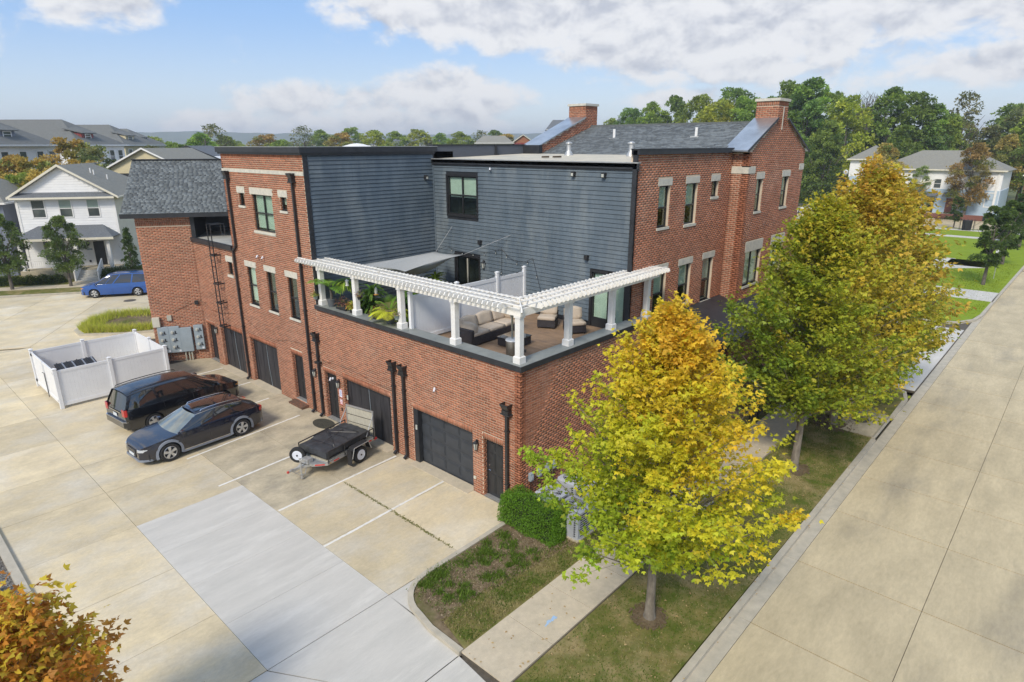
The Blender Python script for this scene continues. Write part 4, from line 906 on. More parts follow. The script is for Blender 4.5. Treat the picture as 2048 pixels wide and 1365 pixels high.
# electric meters on the wing
MT=thing('meter_bank',WP,0,'grey bank of nine electric meters mounted on the brick wing wall','meter bank')
def wbox(mb,s0,s1,z0,z1,d0,d1): return fbox(mb,Fr((0,0,0),WU,-WB),s0,s1,z0,z1,d0,d1)
FM=Fr((0,0,0),WU,-WB)
for (a,b,c,d,dp) in ((-2.4,-1.86,.52,2.0,.2),(-1.855,-1.32,.52,2.0,.2),(-1.31,-.72,.54,1.9,.24),(-.60,-.14,.60,2.0,.2)):
    x=fbox(MB(),FM,a,b,c,d,.015,dp).build('meter_cabinet',M['panelgrey'],MT,bevel=.012)
    if b-a<.56 and dp<.22:
        for k in range(3):
            z=c+.27+.42*k; p=FM.p(a+.17,z+.05,dp); mm=MB(); 
            for (r0,r1,t0,t1) in ((.085,.085,0,.03),(.065,.055,.03,.10)):
                q=[(r0,t0),(r1,t1)]
                ring=[]; 
                for rr,tt in q: ring.append([p+FM.n*tt+(FM.u*math.cos(t)+Vector((0,0,1))*math.sin(t))*rr for t in np.linspace(0,2*math.pi,17)[:-1]])
                vs=ring[0]+ring[1]; mm.add(vs,[(i,(i+1)%16,16+(i+1)%16,16+i) for i in range(16)]+[tuple(range(16,32))])
            y=mm.build('meter_dial',M['lampglass'],x); 
            e=MB(); fbox(e,FM,a+.30,a+.345,z-.02,z+.14,dp,dp+.03); fbox(e,FM,a+.345,a+.40,z-.02,z+.01,dp,dp+.03); e.build('breaker_handle',M['black'],x)
        if a<-1.5 or a>-.7: fbox(MB(),FM,b-.14,b-.04,c+.05,c+.14,dp,dp+.004).build('sticker',M['signwhite'],x)
for s in (-1.18,-1.0,-.86): 
    p=FM.p(s,0,.13); MB().tube([p+Vector((0,0,0)),p+Vector((0,0,.56))],.045,10).build('conduit',M['pvc'],MT,smooth=40)
fbox(MB(),FM,-2.58,-2.22,2.02,2.55,.015,.22).build('white_box',M['beigebox'],MT,bevel=.01); fbox(MB(),FM,-1.86,-1.63,2.32,2.62,.015,.10).build('small_box',M['pvc'],MT,bevel=.01)
p=FM.p(-2.42,0,.1); MB().tube([p,p+Vector((0,0,2.05))],.022,8).build('riser_pipe',M['pvc'],MT)
p=FM.p(-2.0,0,.2); MB().tube([p+Vector((.1,-.1,.02)),p+Vector((.0,0,.02)),p+Vector((-.1,.0,.05)),p+Vector((0,0,.12)),p+Vector((.1,.05,.5)),p+Vector((.1,.1,.6))],.02,6).build('loose_hose',M['carnavy'],MT)
fbox(MB(),FW,.18,.36,3.15,3.35,.01,.12).build('vent_box',M['plastic'],BL)
# air conditioners
acp=thing('condenser_pad',(1.0,-1.5,0),0,'pale concrete pad under the air conditioners at the brick corner','pad')
MB().box((-1.15,-.92,.06),(1.35,.92,.13)).build('pad_slab',M['walk'],acp)
def condenser(x,y,label):
    t=thing('air_conditioner',(x,y,.13),0,label,'air conditioner','air conditioners on the pad beside the brick wall')
    w=.42; n=7; pts=[]
    for cx,cy,a0 in ((w-.13,w-.13,0),(-w+.13,w-.13,90),(-w+.13,-w+.13,180),(w-.13,-w+.13,270)):
        for k in range(5): a=R_(a0+k*22.5); pts.append((cx+.13*math.cos(a),cy+.13*math.sin(a)))
    MB().prism([(a*.93,b*.93,.04) for a,b in pts],(0,0,.80)).build('coil',M['acdark'],t)
    MB().prism([(a,b,.0) for a,b in pts],(0,0,.07)).build('base_pan',M['acgrey'],t)
    c=MB(); npt=len(pts); r=.33
    # top cover with round opening
    ring=[(r*math.cos(2*math.pi*k/40),r*math.sin(2*math.pi*k/40)) for k in range(40)]; out=[]
    for k in range(40):
        a=2*math.pi*k/40; best=max(pts,key=lambda q:q[0]*math.cos(a)+q[1]*math.sin(a)); ca,sa=math.cos(a),math.sin(a); m_=max(abs(ca),abs(sa)); q=(ca/m_*w,sa/m_*w); L=math.hypot(*q); lim=w*1.22; f=min(1,lim/L); out.append((q[0]*f,q[1]*f))
    vs=[(a,b,.93) for a,b in ring]+[(a,b,.90) for a,b in out]+[(a,b,.83) for a,b in out]+[(a*.96,b*.96,.84) for a,b in ring]
    fs=[]
    for k in range(40):
        j=(k+1)%40; fs+=[(k,j,40+j,40+k),(40+k,40+j,80+j,80+k),(120+k,120+j,j,k)]
    c.add(vs,fs); c.build('top_cover',M['acgrey'],t,smooth=35)
    f=MB(); f.lathe([(.01,.80),(.32,.80),(.32,.84)],24); f.build('fan_well',M['room'],t)
    b=MB()
    for k in range(4):
        a=k*math.pi/2; b.add([(.06*math.cos(a),.06*math.sin(a),.86),(.30*math.cos(a-.3),.30*math.sin(a-.3),.83),(.30*math.cos(a+.35),.30*math.sin(a+.35),.88),(.06*math.cos(a+.6),.06*math.sin(a+.6),.88)],[(0,1,2,3)])
    b.build('fan_blade',M['acgrey'],t); MB().lathe([(.01,.93),(.08,.925),(.09,.89),(.09,.84)],16).build('fan_hub',M['lens'],t)
    gq=MB()
    for r_ in (.14,.19,.24,.29): gq.lathe([(r_-.004,.925),(r_+.004,.925),(r_+.004,.932),(r_-.004,.932)],28,cap=False)
    for k in range(12): a=k*math.pi/6; gq.bar((.08*math.cos(a),.08*math.sin(a),.93),(.33*math.cos(a),.33*math.sin(a),.93),.006)
    gq.build('fan_guard',M['acgrey'],t)
    for k in range(9):
        z=.13+.078*k; v=[]; 
        g=MB(); sc1,sc2=1.0,.96
        g.add([(a*sc1,b*sc1,z) for a,b in pts]+[(a*sc1,b*sc1,z+.016) for a,b in pts]+[(a*sc2,b*sc2,z+.016) for a,b in pts]+[(a*sc2,b*sc2,z) for a,b in pts],[(i,(i+1)%npt,npt+(i+1)%npt,npt+i) for i in range(npt)]+[(npt+i,npt+(i+1)%npt,2*npt+(i+1)%npt,2*npt+i) for i in range(npt)])
        g.build('louvre',M['acgrey'],t)
    for sx,sy in ((1,1),(1,-1),(-1,1),(-1,-1)): MB().box((sx*.36-.05,sy*.36-.05,.07),(sx*.36+.05,sy*.36+.05,.84)).build('corner_post',M['acgrey'],t)
    MB().box((-.425,-.25,.08),(-.405,.40,.83)).build('side_panel',M['acgrey'],t)
    return t
condenser(.35,-1.0,'air conditioner nearest the brick corner, behind the hedge'); condenser(.32,-1.98,'air conditioner at the outer end of the hedge nearest the sidewalk')
condenser(1.55,-.95,'second air conditioner along the brick wall, half under the yellow maple'); condenser(1.6,-1.98,'air conditioner farthest along near the sidewalk, mostly hidden by yellow leaves')
for i,x in enumerate((.45,.87,1.29,1.62)):
    t=thing('disconnect_box',(x,0,0),0,('grey disconnect box on brick nearest the corner','second grey disconnect box along the brick wall','third grey disconnect box along the brick wall','fourth grey disconnect box, at the yellow leaves')[i],'electrical box','disconnect boxes above the air conditioners')
    MB().box((-.08,-.12,1.05),(.08,-.012,1.33)).build('box_body',M['panelgrey'],t,bevel=.008); MB().box((-.05,-.135,1.10),(.05,-.12,1.24)).build('box_cover',M['acgrey'],t)
    MB().tube([(0,-.05,1.06),(0,-.05,.4),(0,-.15,.25)],.016,6).build('conduit',M['black'],t)
# ------------------------------------------------------------------ pergola on the terrace wall
PG=thing('pergola',(0,0,5.1),0,'white L-shaped pergola with scalloped rafters along the terrace wall','pergola')
def pcol(x,y):
    c=MB().box((x-.1,y-.1,.0),(x+.1,y+.1,1.5)).build('column',M['whitepaint'],PG,bevel=.008)
    MB().box((x-.14,y-.14,.0),(x+.14,y+.14,.2)).add([(x-.14,y-.14,.2),(x+.14,y-.14,.2),(x+.14,y+.14,.2),(x-.14,y+.14,.2),(x-.105,y-.105,.235),(x+.105,y-.105,.235),(x+.105,y+.105,.235),(x-.105,y+.105,.235)],[(0,1,5,4),(1,2,6,5),(2,3,7,6),(3,0,4,7)]).build('column_base',M['whitepaint'],c)
    MB().box((x-.125,y-.125,1.44),(x+.125,y+.125,1.52)).build('column_cap',M['whitepaint'],c)
for y in (11.3,8.82,5.98,3.12,.25): pcol(.22,y)
for x in (2.65,5.2,7.6): pcol(x,.25)
for x,y in ((.22+.13,3.05),(.22+.13,.14),(2.78,.2),(5.33,.2)): MB().box((x-.02,y-.03,.33),(x+.03,y+.03,.42)).build('post_light',M['black'],PG)
MB().box((.10,.10,1.5),(.15,12.2,1.74)).build('beam',M['pergola'],PG); MB().box((.32,.32,1.5),(.37,11.45,1.74)).build('beam',M['pergola'],PG)
MB().box((.15,.10,1.5),(8.2,.15,1.739)).build('beam',M['pergola'],PG); MB().box((.37,.32,1.5),(8.2,.37,1.739)).build('beam',M['pergola'],PG)
rm=MB(); hw=.60; th=.019
prof=[(-hw,.05),(-hw+.10,.0),(-hw+.20,.06),(-hw+.27,0.0),(hw-.27,0),(hw-.20,.06),(hw-.10,0),(hw,.05),(hw,.17),(hw-.05,.20),(-hw+.05,.20),(-hw,.17)]
# pointed, hexagonal ends as in the photograph
prof=[(-hw,.10),(-hw+.07,.03),(hw-.07,.03),(hw,.10),(hw-.05,.20),(-hw+.05,.20)]
rm.prism([(a,-th,b) for a,b in prof],(0,2*th,0)); rme=rm.mesh('rafter',M['pergola'])
y=.62
while y<12.3:
    lk('rafter',rme,PG,Matrix.Translation((.235,y,1.70+random.uniform(-.003,.003)))@Matrix.Rotation(random.uniform(-.012,.012),4,'Z')) ; y+=.215
x=.62
while x<8.25:
    lk('rafter',rme,PG,Matrix.Translation((x,.235,1.70+random.uniform(-.003,.003)))@Matrix.Rotation(R_(90)+random.uniform(-.012,.012),4,'Z')); x+=.215
for a in (R_(45),): MB().prism([(q*1.35,-th,b) for q,b in prof],(0,2*th,0)).build('corner_rafter',M['pergola'],PG).matrix_local=Matrix.Translation((.235,.235,1.70))@Matrix.Rotation(a,4,'Z')
for dx in (-.36,-.0,.36):
    MB().box((.235+dx-.02,.235+dx+.02,1.895),(.235+dx+.02,12.4,1.925)).build('purlin',M['pergola'],PG)
    MB().box((.235+dx-.02,.235+dx-.02,1.895),(8.3,.235+dx+.02,1.925)).build('purlin',M['pergola'],PG)
tw=MB()
for i in range(900):
    if random.random()<.6: px_,py_=.235+random.gauss(0,.3),random.uniform(.3,12.2)
    else: px_,py_=random.uniform(.3,8.3),.235+random.gauss(0,.3)
    a=random.uniform(0,6.28); s=random.uniform(.015,.05); z=1.90+random.uniform(0,.03)
    tw.add([(px_,py_,z),(px_+s*math.cos(a),py_+s*math.sin(a),z+.01),(px_+s*.4*math.cos(a+1),py_+s*.4*math.sin(a+1),z+.015)],[(0,1,2)])
tw.build('leaf_litter',mat('litter',(.22,.14,.08),(.34,.24,.15),scale=9,rough=1),PG,kind='stuff',fix=False)
# ------------------------------------------------------------------ privacy fence on the terrace
PF=thing('privacy_fence',(0,5.7,4.55),0,'white vinyl privacy fence across the terrace behind the wicker sofa','fence')
for x,h in ((.42,1.88),(2.7,1.88),(4.95,1.95),(6.62,1.95)):
    p=MB().box((x-.065,-.065,.0),(x+.065,.065,h)).build('post',M['vinyl'],PF,bevel=.006); MB().add([(x-.075,-.075,h),(x+.075,-.075,h),(x+.075,.075,h),(x-.075,.075,h),(x-.075,-.075,h+.03),(x+.075,-.075,h+.03),(x+.075,.075,h+.03),(x-.075,.075,h+.03),(x,0,h+.07)],[(0,1,5,4),(1,2,6,5),(2,3,7,6),(3,0,4,7),(4,5,8),(5,6,8),(6,7,8),(7,4,8)]).build('post_cap',M['vinyl'],p)
for a,b in ((.49,2.63),(2.77,4.88),(5.02,6.55)):
    MB().box((a,-.03,.06),(b,.03,.2)).build('rail',M['vinyl'],PF); MB().box((a,-.03,1.62),(b,.03,1.76)).build('rail',M['vinyl'],PF)
    n=round((b-a)/.152); w=(b-a)/n
    for i in range(n): MB().box((a+i*w+.0012,-.012,.2),(a+(i+1)*w-.0012,.012,1.62)).build('picket',M['vinyl'],PF,fix=False)
# ------------------------------------------------------------------ terrace furniture
Z0=4.55
def cushion(mb_or,p,sx,sy,sz,parent,rot=None,name='cushion',m_='cushion'):
    bm=bmesh.new(); bmesh.ops.create_cube(bm,size=1); bmesh.ops.subdivide_edges(bm,edges=bm.edges[:],cuts=4,use_grid_fill=True)
    for v in bm.verts:
        x,y,z=v.co*2; k=(1-(x*x))*(1-(y*y)); v.co=Vector((x/2*sx*(1-.04*abs(z)),y/2*sy*(1-.04*abs(z)),z/2*sz*(.78+.34*k)))
    me=bpy.data.meshes.new(name); bm.to_mesh(me); bm.free(); me.materials.append(M[m_]); me.polygons.foreach_set('use_smooth',[True]*len(me.polygons))
    m_=Matrix.Translation(p); 
    if rot: m_=m_@rot
    return lk(name,me,parent,m_)
SF=thing('wicker_sofa',(1.45,3.62,Z0),R_(3),'black wicker sofa with beige cushions along the white privacy fence','sofa')
MB().box((.12,.0,.04),(2.75,.80,.36)).build('sofa_base',M['wicker'],SF,bevel=.02); MB().box((.0,.0,.04),(.14,.95,.62)).build('arm',M['wicker'],SF,bevel=.015)
MB().box((.0,.82,.04),(2.9,.97,.66)).build('back_frame',M['wicker'],SF,bevel=.015); MB().box((2.75,.15,.04),(2.9,.82,.66)).build('arm',M['wicker'],SF,bevel=.015)
for i in range(3): cushion(None,(.57+.87*i,.42,.42),.86,.84,.15,SF,name='seat_cushion')
for i in range(3): cushion(None,(.60+.85*i,.74,.70),.80,.22,.48,SF,Matrix.Rotation(R_(-14),4,'X'),name='back_cushion')
cushion(None,(.28,.40,.62),.20,.74,.40,SF,Matrix.Rotation(R_(14),4,'Y'),name='back_cushion'); cushion(None,(2.62,.42,.70),.20,.74,.46,SF,Matrix.Rotation(R_(-14),4,'Y'),name='back_cushion')
def armless(x,y,rz,label):
    c=thing('wicker_chair',(x,y,Z0),rz,label,'chair','armless wicker chairs on the terrace')
    MB().box((-.36,-.36,.05),(.36,.36,.34)).build('chair_base',M['wicker'],c,bevel=.02); MB().box((-.36,.27,.34),(.36,.38,.62)).build('back_frame',M['wicker'],c,bevel=.02)
    cushion(None,(0,-.04,.41),.70,.72,.15,c,name='seat_cushion'); cushion(None,(0,.24,.70),.70,.20,.50,c,Matrix.Rotation(R_(-13),4,'X'),name='back_cushion')
    for sx in (-.32,.32):
        for sy in (-.32,.32): MB().lathe([(.02,0),(.02,.05)],8,o=(sx,sy,0)).build('foot',M['black'],c)
armless(5.55,2.15,R_(-35),'armless wicker chair with beige cushions nearest the blinded terrace door'); armless(5.45,3.4,R_(-62),'armless wicker chair half hidden behind the corner pergola column')
TB=thing('wicker_table',(2.75,2.75,Z0),R_(4),'low black wicker table with dark glass top in front of sofa','table')
MB().box((-.45,-.42,.03),(.45,.42,.33)).build('table_base',M['wicker'],TB,bevel=.015); MB().box((-.48,-.45,.33),(.48,.45,.345)).build('table_top',M['carglass'],TB,bevel=.004)
HT=thing('patio_heater',(1.32,1.55,Z0),0,'bronze cylindrical patio heater with steel pole beside the corner column','patio heater')
MB().lathe([(.21,.02),(.215,.04),(.215,.74),(.205,.76),(.01,.76)],28).build('heater_tank',M['bronze'],HT,smooth=40); MB().lathe([(.225,.745),(.235,.765),(.225,.785),(.05,.80),(.01,.80)],28).build('heater_lid',M['lens'],HT,smooth=40)
MB().lathe([(.035,.79),(.035,1.55),(.07,1.56),(.07,1.72),(.02,1.75)],16).build('heater_pole',M['steel'],HT,smooth=40); MB().obox((-.05,-.22,.42),(.10,0,0),(0,.012,0),(0,0,.07)).build('heater_slot',M['black'],HT)
MB().lathe([(.02,1.78),(.36,1.70),(.38,1.69),(.30,1.75),(.03,1.86)],24).build('heater_dish',M['steel'],HT,smooth=40) if 0 else None
# shade sail and cords
SS=thing('shade_sail',(3.9,9.9,6.7),0,'grey fabric shade sail stretched by cords in the terrace corner','shade sail')
cn=[Vector((1.6,11.2,6.55)),Vector((2.6,8.7,6.5)),Vector((5.5,8.23,6.9)),Vector((5.8,10.45,6.76))]
def sailp(u,v):
    p=(cn[0]*(1-u)+cn[1]*u)*(1-v)+(cn[3]*(1-u)+cn[2]*u)*v; m_=(cn[0]+cn[1]+cn[2]+cn[3])/4
    e=.30*(4*u*(1-u)*(2*abs(v-.5))**3+4*v*(1-v)*(2*abs(u-.5))**3)
    p=p.lerp(m_,e*.55); p.z-=.60*math.sin(math.pi*u)*math.sin(math.pi*v); return p-Vector((3.9,9.9,6.7))
sm=MB(); sm.grid(sailp,16,16); o=sm.build('sail_cloth',M['sail'],SS,smooth=60,fix=False); md=o.modifiers.new('s','SOLIDIFY'); md.thickness=.006
for a,b in ((cn[3],Vector((6.68,10.25,7.85))),(cn[2],Vector((6.68,6.53,7.78))),(cn[0],Vector((.6,11.45,6.3))),(cn[1],Vector((.4,8.0,6.75)))):
    o_=Vector((3.9,9.9,6.7)); MB().tube([a-o_,b-o_],.007,6).build('sail_cord',M['rope'],SS)
# string lights
SL=thing('string_lights',(0,0,0),0,'black cable of small bulbs strung across the terrace','string lights')
def string(a,b,n,sag=.25):
    a,b=Vector(a),Vector(b); pts=[a.lerp(b,t)-Vector((0,0,sag*4*t*(1-t))) for t in np.linspace(0,1,16)]
    MB().tube(pts,.008,5).build('light_cable',M['black'],SL)
    for k in range(n):
        t=(k+.5)/n; p=a.lerp(b,t)-Vector((0,0,sag*4*t*(1-t))); s_=MB().lathe([(.014,-.09),(.016,-.06),(.008,0)],8,o=p).build('bulb_socket',M['black'],SL); MB().lathe([(.004,-.15),(.018,-.13),(.02,-.11),(.012,-.09)],8,o=p).build('bulb',M['lampglass'],s_)
string((6.6,10.6,6.9),(6.6,7.0,7.15),5); string((6.6,7.0,7.15),(6.6,5.2,6.95),3,.35); string((6.6,5.2,6.95),(6.6,4.75,5.6),0 or 1,.0); string((4.95,5.7,6.45),(2.0,5.7,6.4),3,.2); string((6.62,5.7,6.5),(4.95,5.7,6.48),2,.22); string((.3,11.3,6.9),(6.6,10.6,6.9),6,.5); string((6.6,7.0,7.15),(6.6,7.05,5.2),0+1,.0)
# ------------------------------------------------------------------ terrace plants
def leafblade(mb,base,d,L,w,droop,cols,n=6,twist=0):
    """long leaf as a bent strip; cols list of per-face colours collected in mb.c"""
    d=Vector(d).normalized(); side=d.cross(Vector((0,0,1)))
    if side.length<.05: side=Vector((1,0,0))
    side.normalize(); p=Vector(base); vs=[]; dd=Vector(d)
    for i in range(n+1):
        t=i/n; ww=w*math.sin(math.pi*(.12+.88*t))**.7*(1-t*.15) if t<1 else .0
        vs+= [p-side*ww/2,p+side*ww/2]; dd=(dd+Vector((0,0,-droop/n))).normalized(); p=p+dd*(L/n)
    b=len(mb.v); mb.v+=[tuple(v) for v in vs]
    for i in range(n): mb.f.append((b+2*i,b+2*i+1,b+2*i+3,b+2*i+2)); mb.c.append(cols)
def colmesh(name,mb,mt=None):
    me=bpy.data.meshes.new(name); me.from_pydata(mb.v,[],mb.f); a=me.attributes.new('tint','FLOAT_COLOR','CORNER')
    arr=[]; 
    for f,c in zip(mb.f,mb.c): arr+= [c[0],c[1],c[2],1]*len(f)
    a.data.foreach_set('color',arr); me.materials.append(mt or M['leaf']); me.update(); return me
class CB(MB):
    def __init__(s): super().__init__(); s.c=[]
def jit(c,k=.25): f=random.uniform(1-k,1+k); return (c[0]*f,c[1]*f*random.uniform(.95,1.05),c[2]*f)
def palm(parent,base,n,L,col,spread=1.0,up=1.2,pin=30,name='palm_frond',wl=.32,lw=.028):
    for i in range(n):
        a=i*2.4+random.uniform(-.3,.3); mb=CB(); d=Vector((math.cos(a)*spread,math.sin(a)*spread,up*random.uniform(.6,1.2))).normalized(); p=Vector(base); LL=L*random.uniform(.8,1.1)
        for k in range(pin):
            t=k/pin; d=(d+Vector((0,0,-1.7/pin))).normalized(); p2=p+d*LL/pin; side=d.cross(Vector((0,0,1))).normalized(); c=jit(col,.2)
            b=len(mb.v); mb.v+=[tuple(p+side*.006),tuple(p-side*.006),tuple(p2)]; mb.f.append((b,b+1,b+2)); mb.c.append(c)
            if t>.15:
                l=wl*math.sin(math.pi*min(1,t*.9+.1))
                for s in (-1,1): leafblade(mb,p,(side*s+d*.8+Vector((0,0,.15))),l,lw,.5,jit(col),3)
            p=p2
        lk(name,colmesh(name,mb),parent)
def bush(parent,base,r,n,cols,name='foliage',lw=.05,ll=.12,zs=1.0):
    mb=CB()
    for i in range(n):
        d=Vector((random.gauss(0,1),random.gauss(0,1),abs(random.gauss(0,.9)))).normalized(); p=Vector(base)+Vector((d.x*r,d.y*r,d.z*r*zs))*random.uniform(.3,1)
        leafblade(mb,p,d+Vector((random.gauss(0,.4),random.gauss(0,.4),random.gauss(0,.3))),ll*random.uniform(.6,1.3),lw,.8,jit(random.choice(cols),.3),2)
    o=lk(name,colmesh(name,mb),parent); return o
def pot(parent,h=.34,r=.2,m_='pot',name='pot'):
    MB().lathe([(r*.68,0),(r*.97,h*.86),(r*1.06,h*.86),(r*1.06,h),(r*.93,h),(r*.9,h*.9),(.01,h*.9)],18).build(name,M[m_],parent,smooth=40)
def rz(): return random.uniform(0,6.28)
t=thing('potted_palm',(.30,10.75,5.1),0,'palm in a grey pot on the ledge beside the first pergola column','potted plant','plants on the terrace ledge'); pot(t); MB().tube([(0,0,.3),(.02,0,.5),(-.02,.02,.7)],[.05,.06,.035],8).build('trunk',M['bark'],t); palm(t,(0,0,.7),11,1.2,(.22,.38,.05),up=1.6)
t=thing('potted_palm',(.34,6.85,5.1),0,'yellow-green palm in a grey pot beside the third pergola column','potted plant','plants on the terrace ledge'); pot(t,.40,.22); palm(t,(0,0,.38),11,1.05,(.62,.68,.06),up=.9,spread=1.1,wl=.36); palm(t,(0,0,.38),4,.9,(.22,.34,.05),up=1.7,spread=.6)
t=thing('flower_pot',(.32,9.95,5.1),0,'pink and dusty red flowers in a dark planter on the ledge','potted plant'); MB().box((-.14,-.35,0),(.14,.35,.16)).build('planter',M['black'],t,bevel=.02); bush(t,(0,0,.2),.33,260,[(.30,.12,.10),(.42,.22,.16),(.12,.16,.05),(.35,.28,.16)],ll=.08)
t=thing('flower_pot',(.30,9.25,5.1),0,'yellow-green coleus in a dark pot beside the second pergola column','potted plant'); pot(t,.2,.16,'black'); bush(t,(0,0,.2),.26,220,[(.50,.48,.07),(.40,.50,.06),(.55,.32,.07)],ll=.10)
t=thing('flower_pot',(.36,7.75,5.1),0,'low red and green plant in a dark pot on the ledge','potted plant'); pot(t,.2,.17,'black'); bush(t,(0,0,.2),.30,240,[(.30,.06,.05),(.22,.32,.06),(.16,.24,.05),(.35,.25,.08)],ll=.10)
t=thing('flower_pot',(.10,6.12,5.42),0,'small sage pot of mixed leaves hanging on the third pergola column','potted plant'); pot(t,.18,.11,'paleblue_pot'); bush(t,(0,0,.18),.19,120,[(.35,.36,.16),(.24,.30,.10),(.40,.2,.2)],ll=.08)
t=thing('hanging_basket',(.30,8.72,5.72),0,'small dark hanging basket of trailing flowers at the second pergola column','hanging basket','hanging baskets under the pergola'); pot(t,.13,.11,'black','basket'); bush(t,(0,0,.15),.20,130,[(.25,.14,.28),(.26,.32,.10),(.4,.3,.1)],ll=.07,zs=1.6); MB().tube([(0,0,.12),(0,0,.95)],.006,4).build('hanger',M['black'],t)
t=thing('hanging_basket',(-.02,11.45,5.35),0,'small pot of green and yellow leaves at the far end column','hanging basket','hanging baskets under the pergola'); pot(t,.15,.1,'paleblue_pot','basket'); bush(t,(0,0,.15),.17,110,[(.26,.32,.08),(.45,.42,.10)],ll=.07)
t=thing('hanging_fern',(.75,10.3,6.0),0,'large green fern hanging under the pergola between two columns','hanging basket'); pot(t,.14,.14,'black','basket')
mb=CB()
for i in range(110): a=rz(); leafblade(mb,(0,0,.1),(math.cos(a),math.sin(a),random.uniform(.1,1.2)),random.uniform(.45,.75),.07,2.4,jit((.36,.52,.07),.35),6)
lk('fern_frond',colmesh('fern_frond',mb),t); MB().tube([(0,0,.12),(0,0,.75)],.006,4).build('hanger',M['black'],t)
t=thing('bird_feeder',(.62,8.05,5.95),0,'clear glass bird feeder hanging between the second and third columns','bird feeder'); MB().lathe([(.01,.0),(.09,.01),(.09,.03),(.02,.04)],14).build('feeder_tray',M['amber'],t); MB().lathe([(.045,.04),(.06,.12),(.045,.26),(.02,.30)],14).build('feeder_tube',M['lampglass'],t); MB().tube([(0,0,.3),(0,0,.75)],.006,4).build('hanger',M['black'],t)
t=thing('bird_feeder',(.55,9.9,6.05),0,'white lantern-shaped bird feeder in front of the hanging fern','bird feeder'); MB().lathe([(.07,.0),(.08,.02),(.05,.03),(.06,.2),(.08,.21),(.01,.28)],12).build('feeder_tube',M['whitepaint'],t); MB().tube([(0,0,.28),(0,0,.65)],.006,4).build('hanger',M['black'],t)
t=thing('garden_table',(1.1,8.0,Z0),0,'round brown garden table among the terrace plants','table'); MB().lathe([(.01,.70),(.45,.70),(.46,.73),(.01,.735)],28).build('table_top',M['deck'],t); MB().lathe([(.2,0),(.04,.05),(.04,.7)],12).build('table_leg',M['black'],t)
PL=[('banana_plant',(1.2,9.2),1.7,(.20,.34,.05),1.0),('leafy_shrub',(1.5,7.4),1.3,(.18,.32,.05),.7),('leafy_shrub',(2.4,8.2),1.3,(.22,.36,.06),.7),('palm_plant',(1.2,6.6),1.5,(.30,.44,.07),.9),('leafy_shrub',(2.8,6.6),1.1,(.10,.19,.035),.7),('leafy_shrub',(3.6,7.0),1.2,(.17,.26,.05),.7),('banana_plant',(4.8,9.4),1.6,(.36,.46,.05),.9),('leafy_shrub',(4.2,8.6),1.1,(.12,.22,.04),.7),('leafy_shrub',(.9,9.2),.7,(.11,.19,.04),.5),('leafy_shrub',(3.2,8.4),.9,(.24,.10,.06),.6)]
LBL=['tall dark green banana plant behind the second pergola column','dark green shrub behind the round terrace table','mid green shrub between table and siding wall','spiky green palm behind the yellow palm','green shrub behind the near end of privacy fence','green shrub behind the middle of the privacy fence','bright lime plant under the grey shade sail','low green shrub beside the lime plant','small dark shrub behind the pink flowers','reddish leafed shrub in the middle of the plants']
for (nm,(x,y),h,c,r),lb in zip(PL,LBL):
    t=thing(nm,(x,y,Z0),rz(),lb,'plant'); pot(t,.3,.2); h+=.45
    if nm=='palm_plant': palm(t,(0,0,.3),12,1.1,c,up=1.8)
    else:
        mb=CB(); n=110 if nm=='banana_plant' else 300
        for i in range(n):
            a=rz(); z0=.3+random.random()*h*.5; leafblade(mb,(0,0,z0),(math.cos(a)*.8,math.sin(a)*.8,random.uniform(.5,1.6)),random.uniform(.5,1)*r,(.13 if nm=='banana_plant' else .075),1.6,jit(c,.35),5)
        lk('foliage',colmesh('foliage',mb),t)
# ------------------------------------------------------------------ dumpster enclosure
EN=thing('dumpster_enclosure',(-7.66,21.2,0),0,'white vinyl fence enclosure around a dumpster in the parking lot','enclosure')
def vpost(x,y,h=1.9,w=.075):
    p=MB().box((x-w,y-w,0),(x+w,y+w,h)).build('post',M['vinyl'],EN,bevel=.006); MB().box((x-w-.012,y-w-.012,h),(x+w+.012,y+w+.012,h+.03)).add([(x-w,y-w,h+.03),(x+w,y-w,h+.03),(x+w,y+w,h+.03),(x-w,y+w,h+.03),(x,y,h+.07)],[(0,1,4),(1,2,4),(2,3,4),(3,0,4)]).build('post_cap',M['vinyl'],p)
def vpanel(x0,y0,x1,y1,n,z0=.12,z1=1.82):
    a=Vector((x0,y0,0)); b=Vector((x1,y1,0)); u=(b-a).normalized(); L=(b-a).length; q=Vector((-u.y,u.x,0))
    for za,zb in ((z0,z0+.16),(z1-.13,z1)): MB().obox(a-q*.025+Vector((0,0,za)),u*L,q*.05,Vector((0,0,zb-za))).build('rail',M['vinyl'],EN)
    w=L/n
    for i in range(n): MB().obox(a+u*(i*w+.0006)-q*.011+Vector((0,0,z0+.16)),u*(w-.0012),q*.022,Vector((0,0,z1-z0-.29))).build('picket',M['vinyl'],EN,fix=False)
ex_,ey_=4.66,4.25
for x,y in ((0,0),(2.2,0),(ex_,0),(ex_,ey_),(2.2,ey_),(0,ey_),(ex_,2.1)): vpost(x,y)
vpanel(.08,0,2.12,0,14); vpanel(2.28,0,ex_-.08,0,15); vpanel(.08,ey_,2.12,ey_,14); vpanel(2.28,ey_,ex_-.08,ey_,15); vpanel(ex_,.08,ex_,2.02,13); vpanel(ex_,2.18,ex_,ey_-.08,13)
vpanel(0,.12,0,2.07,13,.16,1.80); vpanel(0,2.13,0,ey_-.12,13,.16,1.80)
for y in (2.05,2.15): MB().box((-.05,y-.02,.1),(-.02,y+.02,1.75)).build('gate_edge',M['vinyl'],EN)
MB().tube([(-.05,2.0,.06),(-.055,2.0,1.25),(-.12,2.02,1.3)],.016,6).build('drop_rod',M['black'],EN)
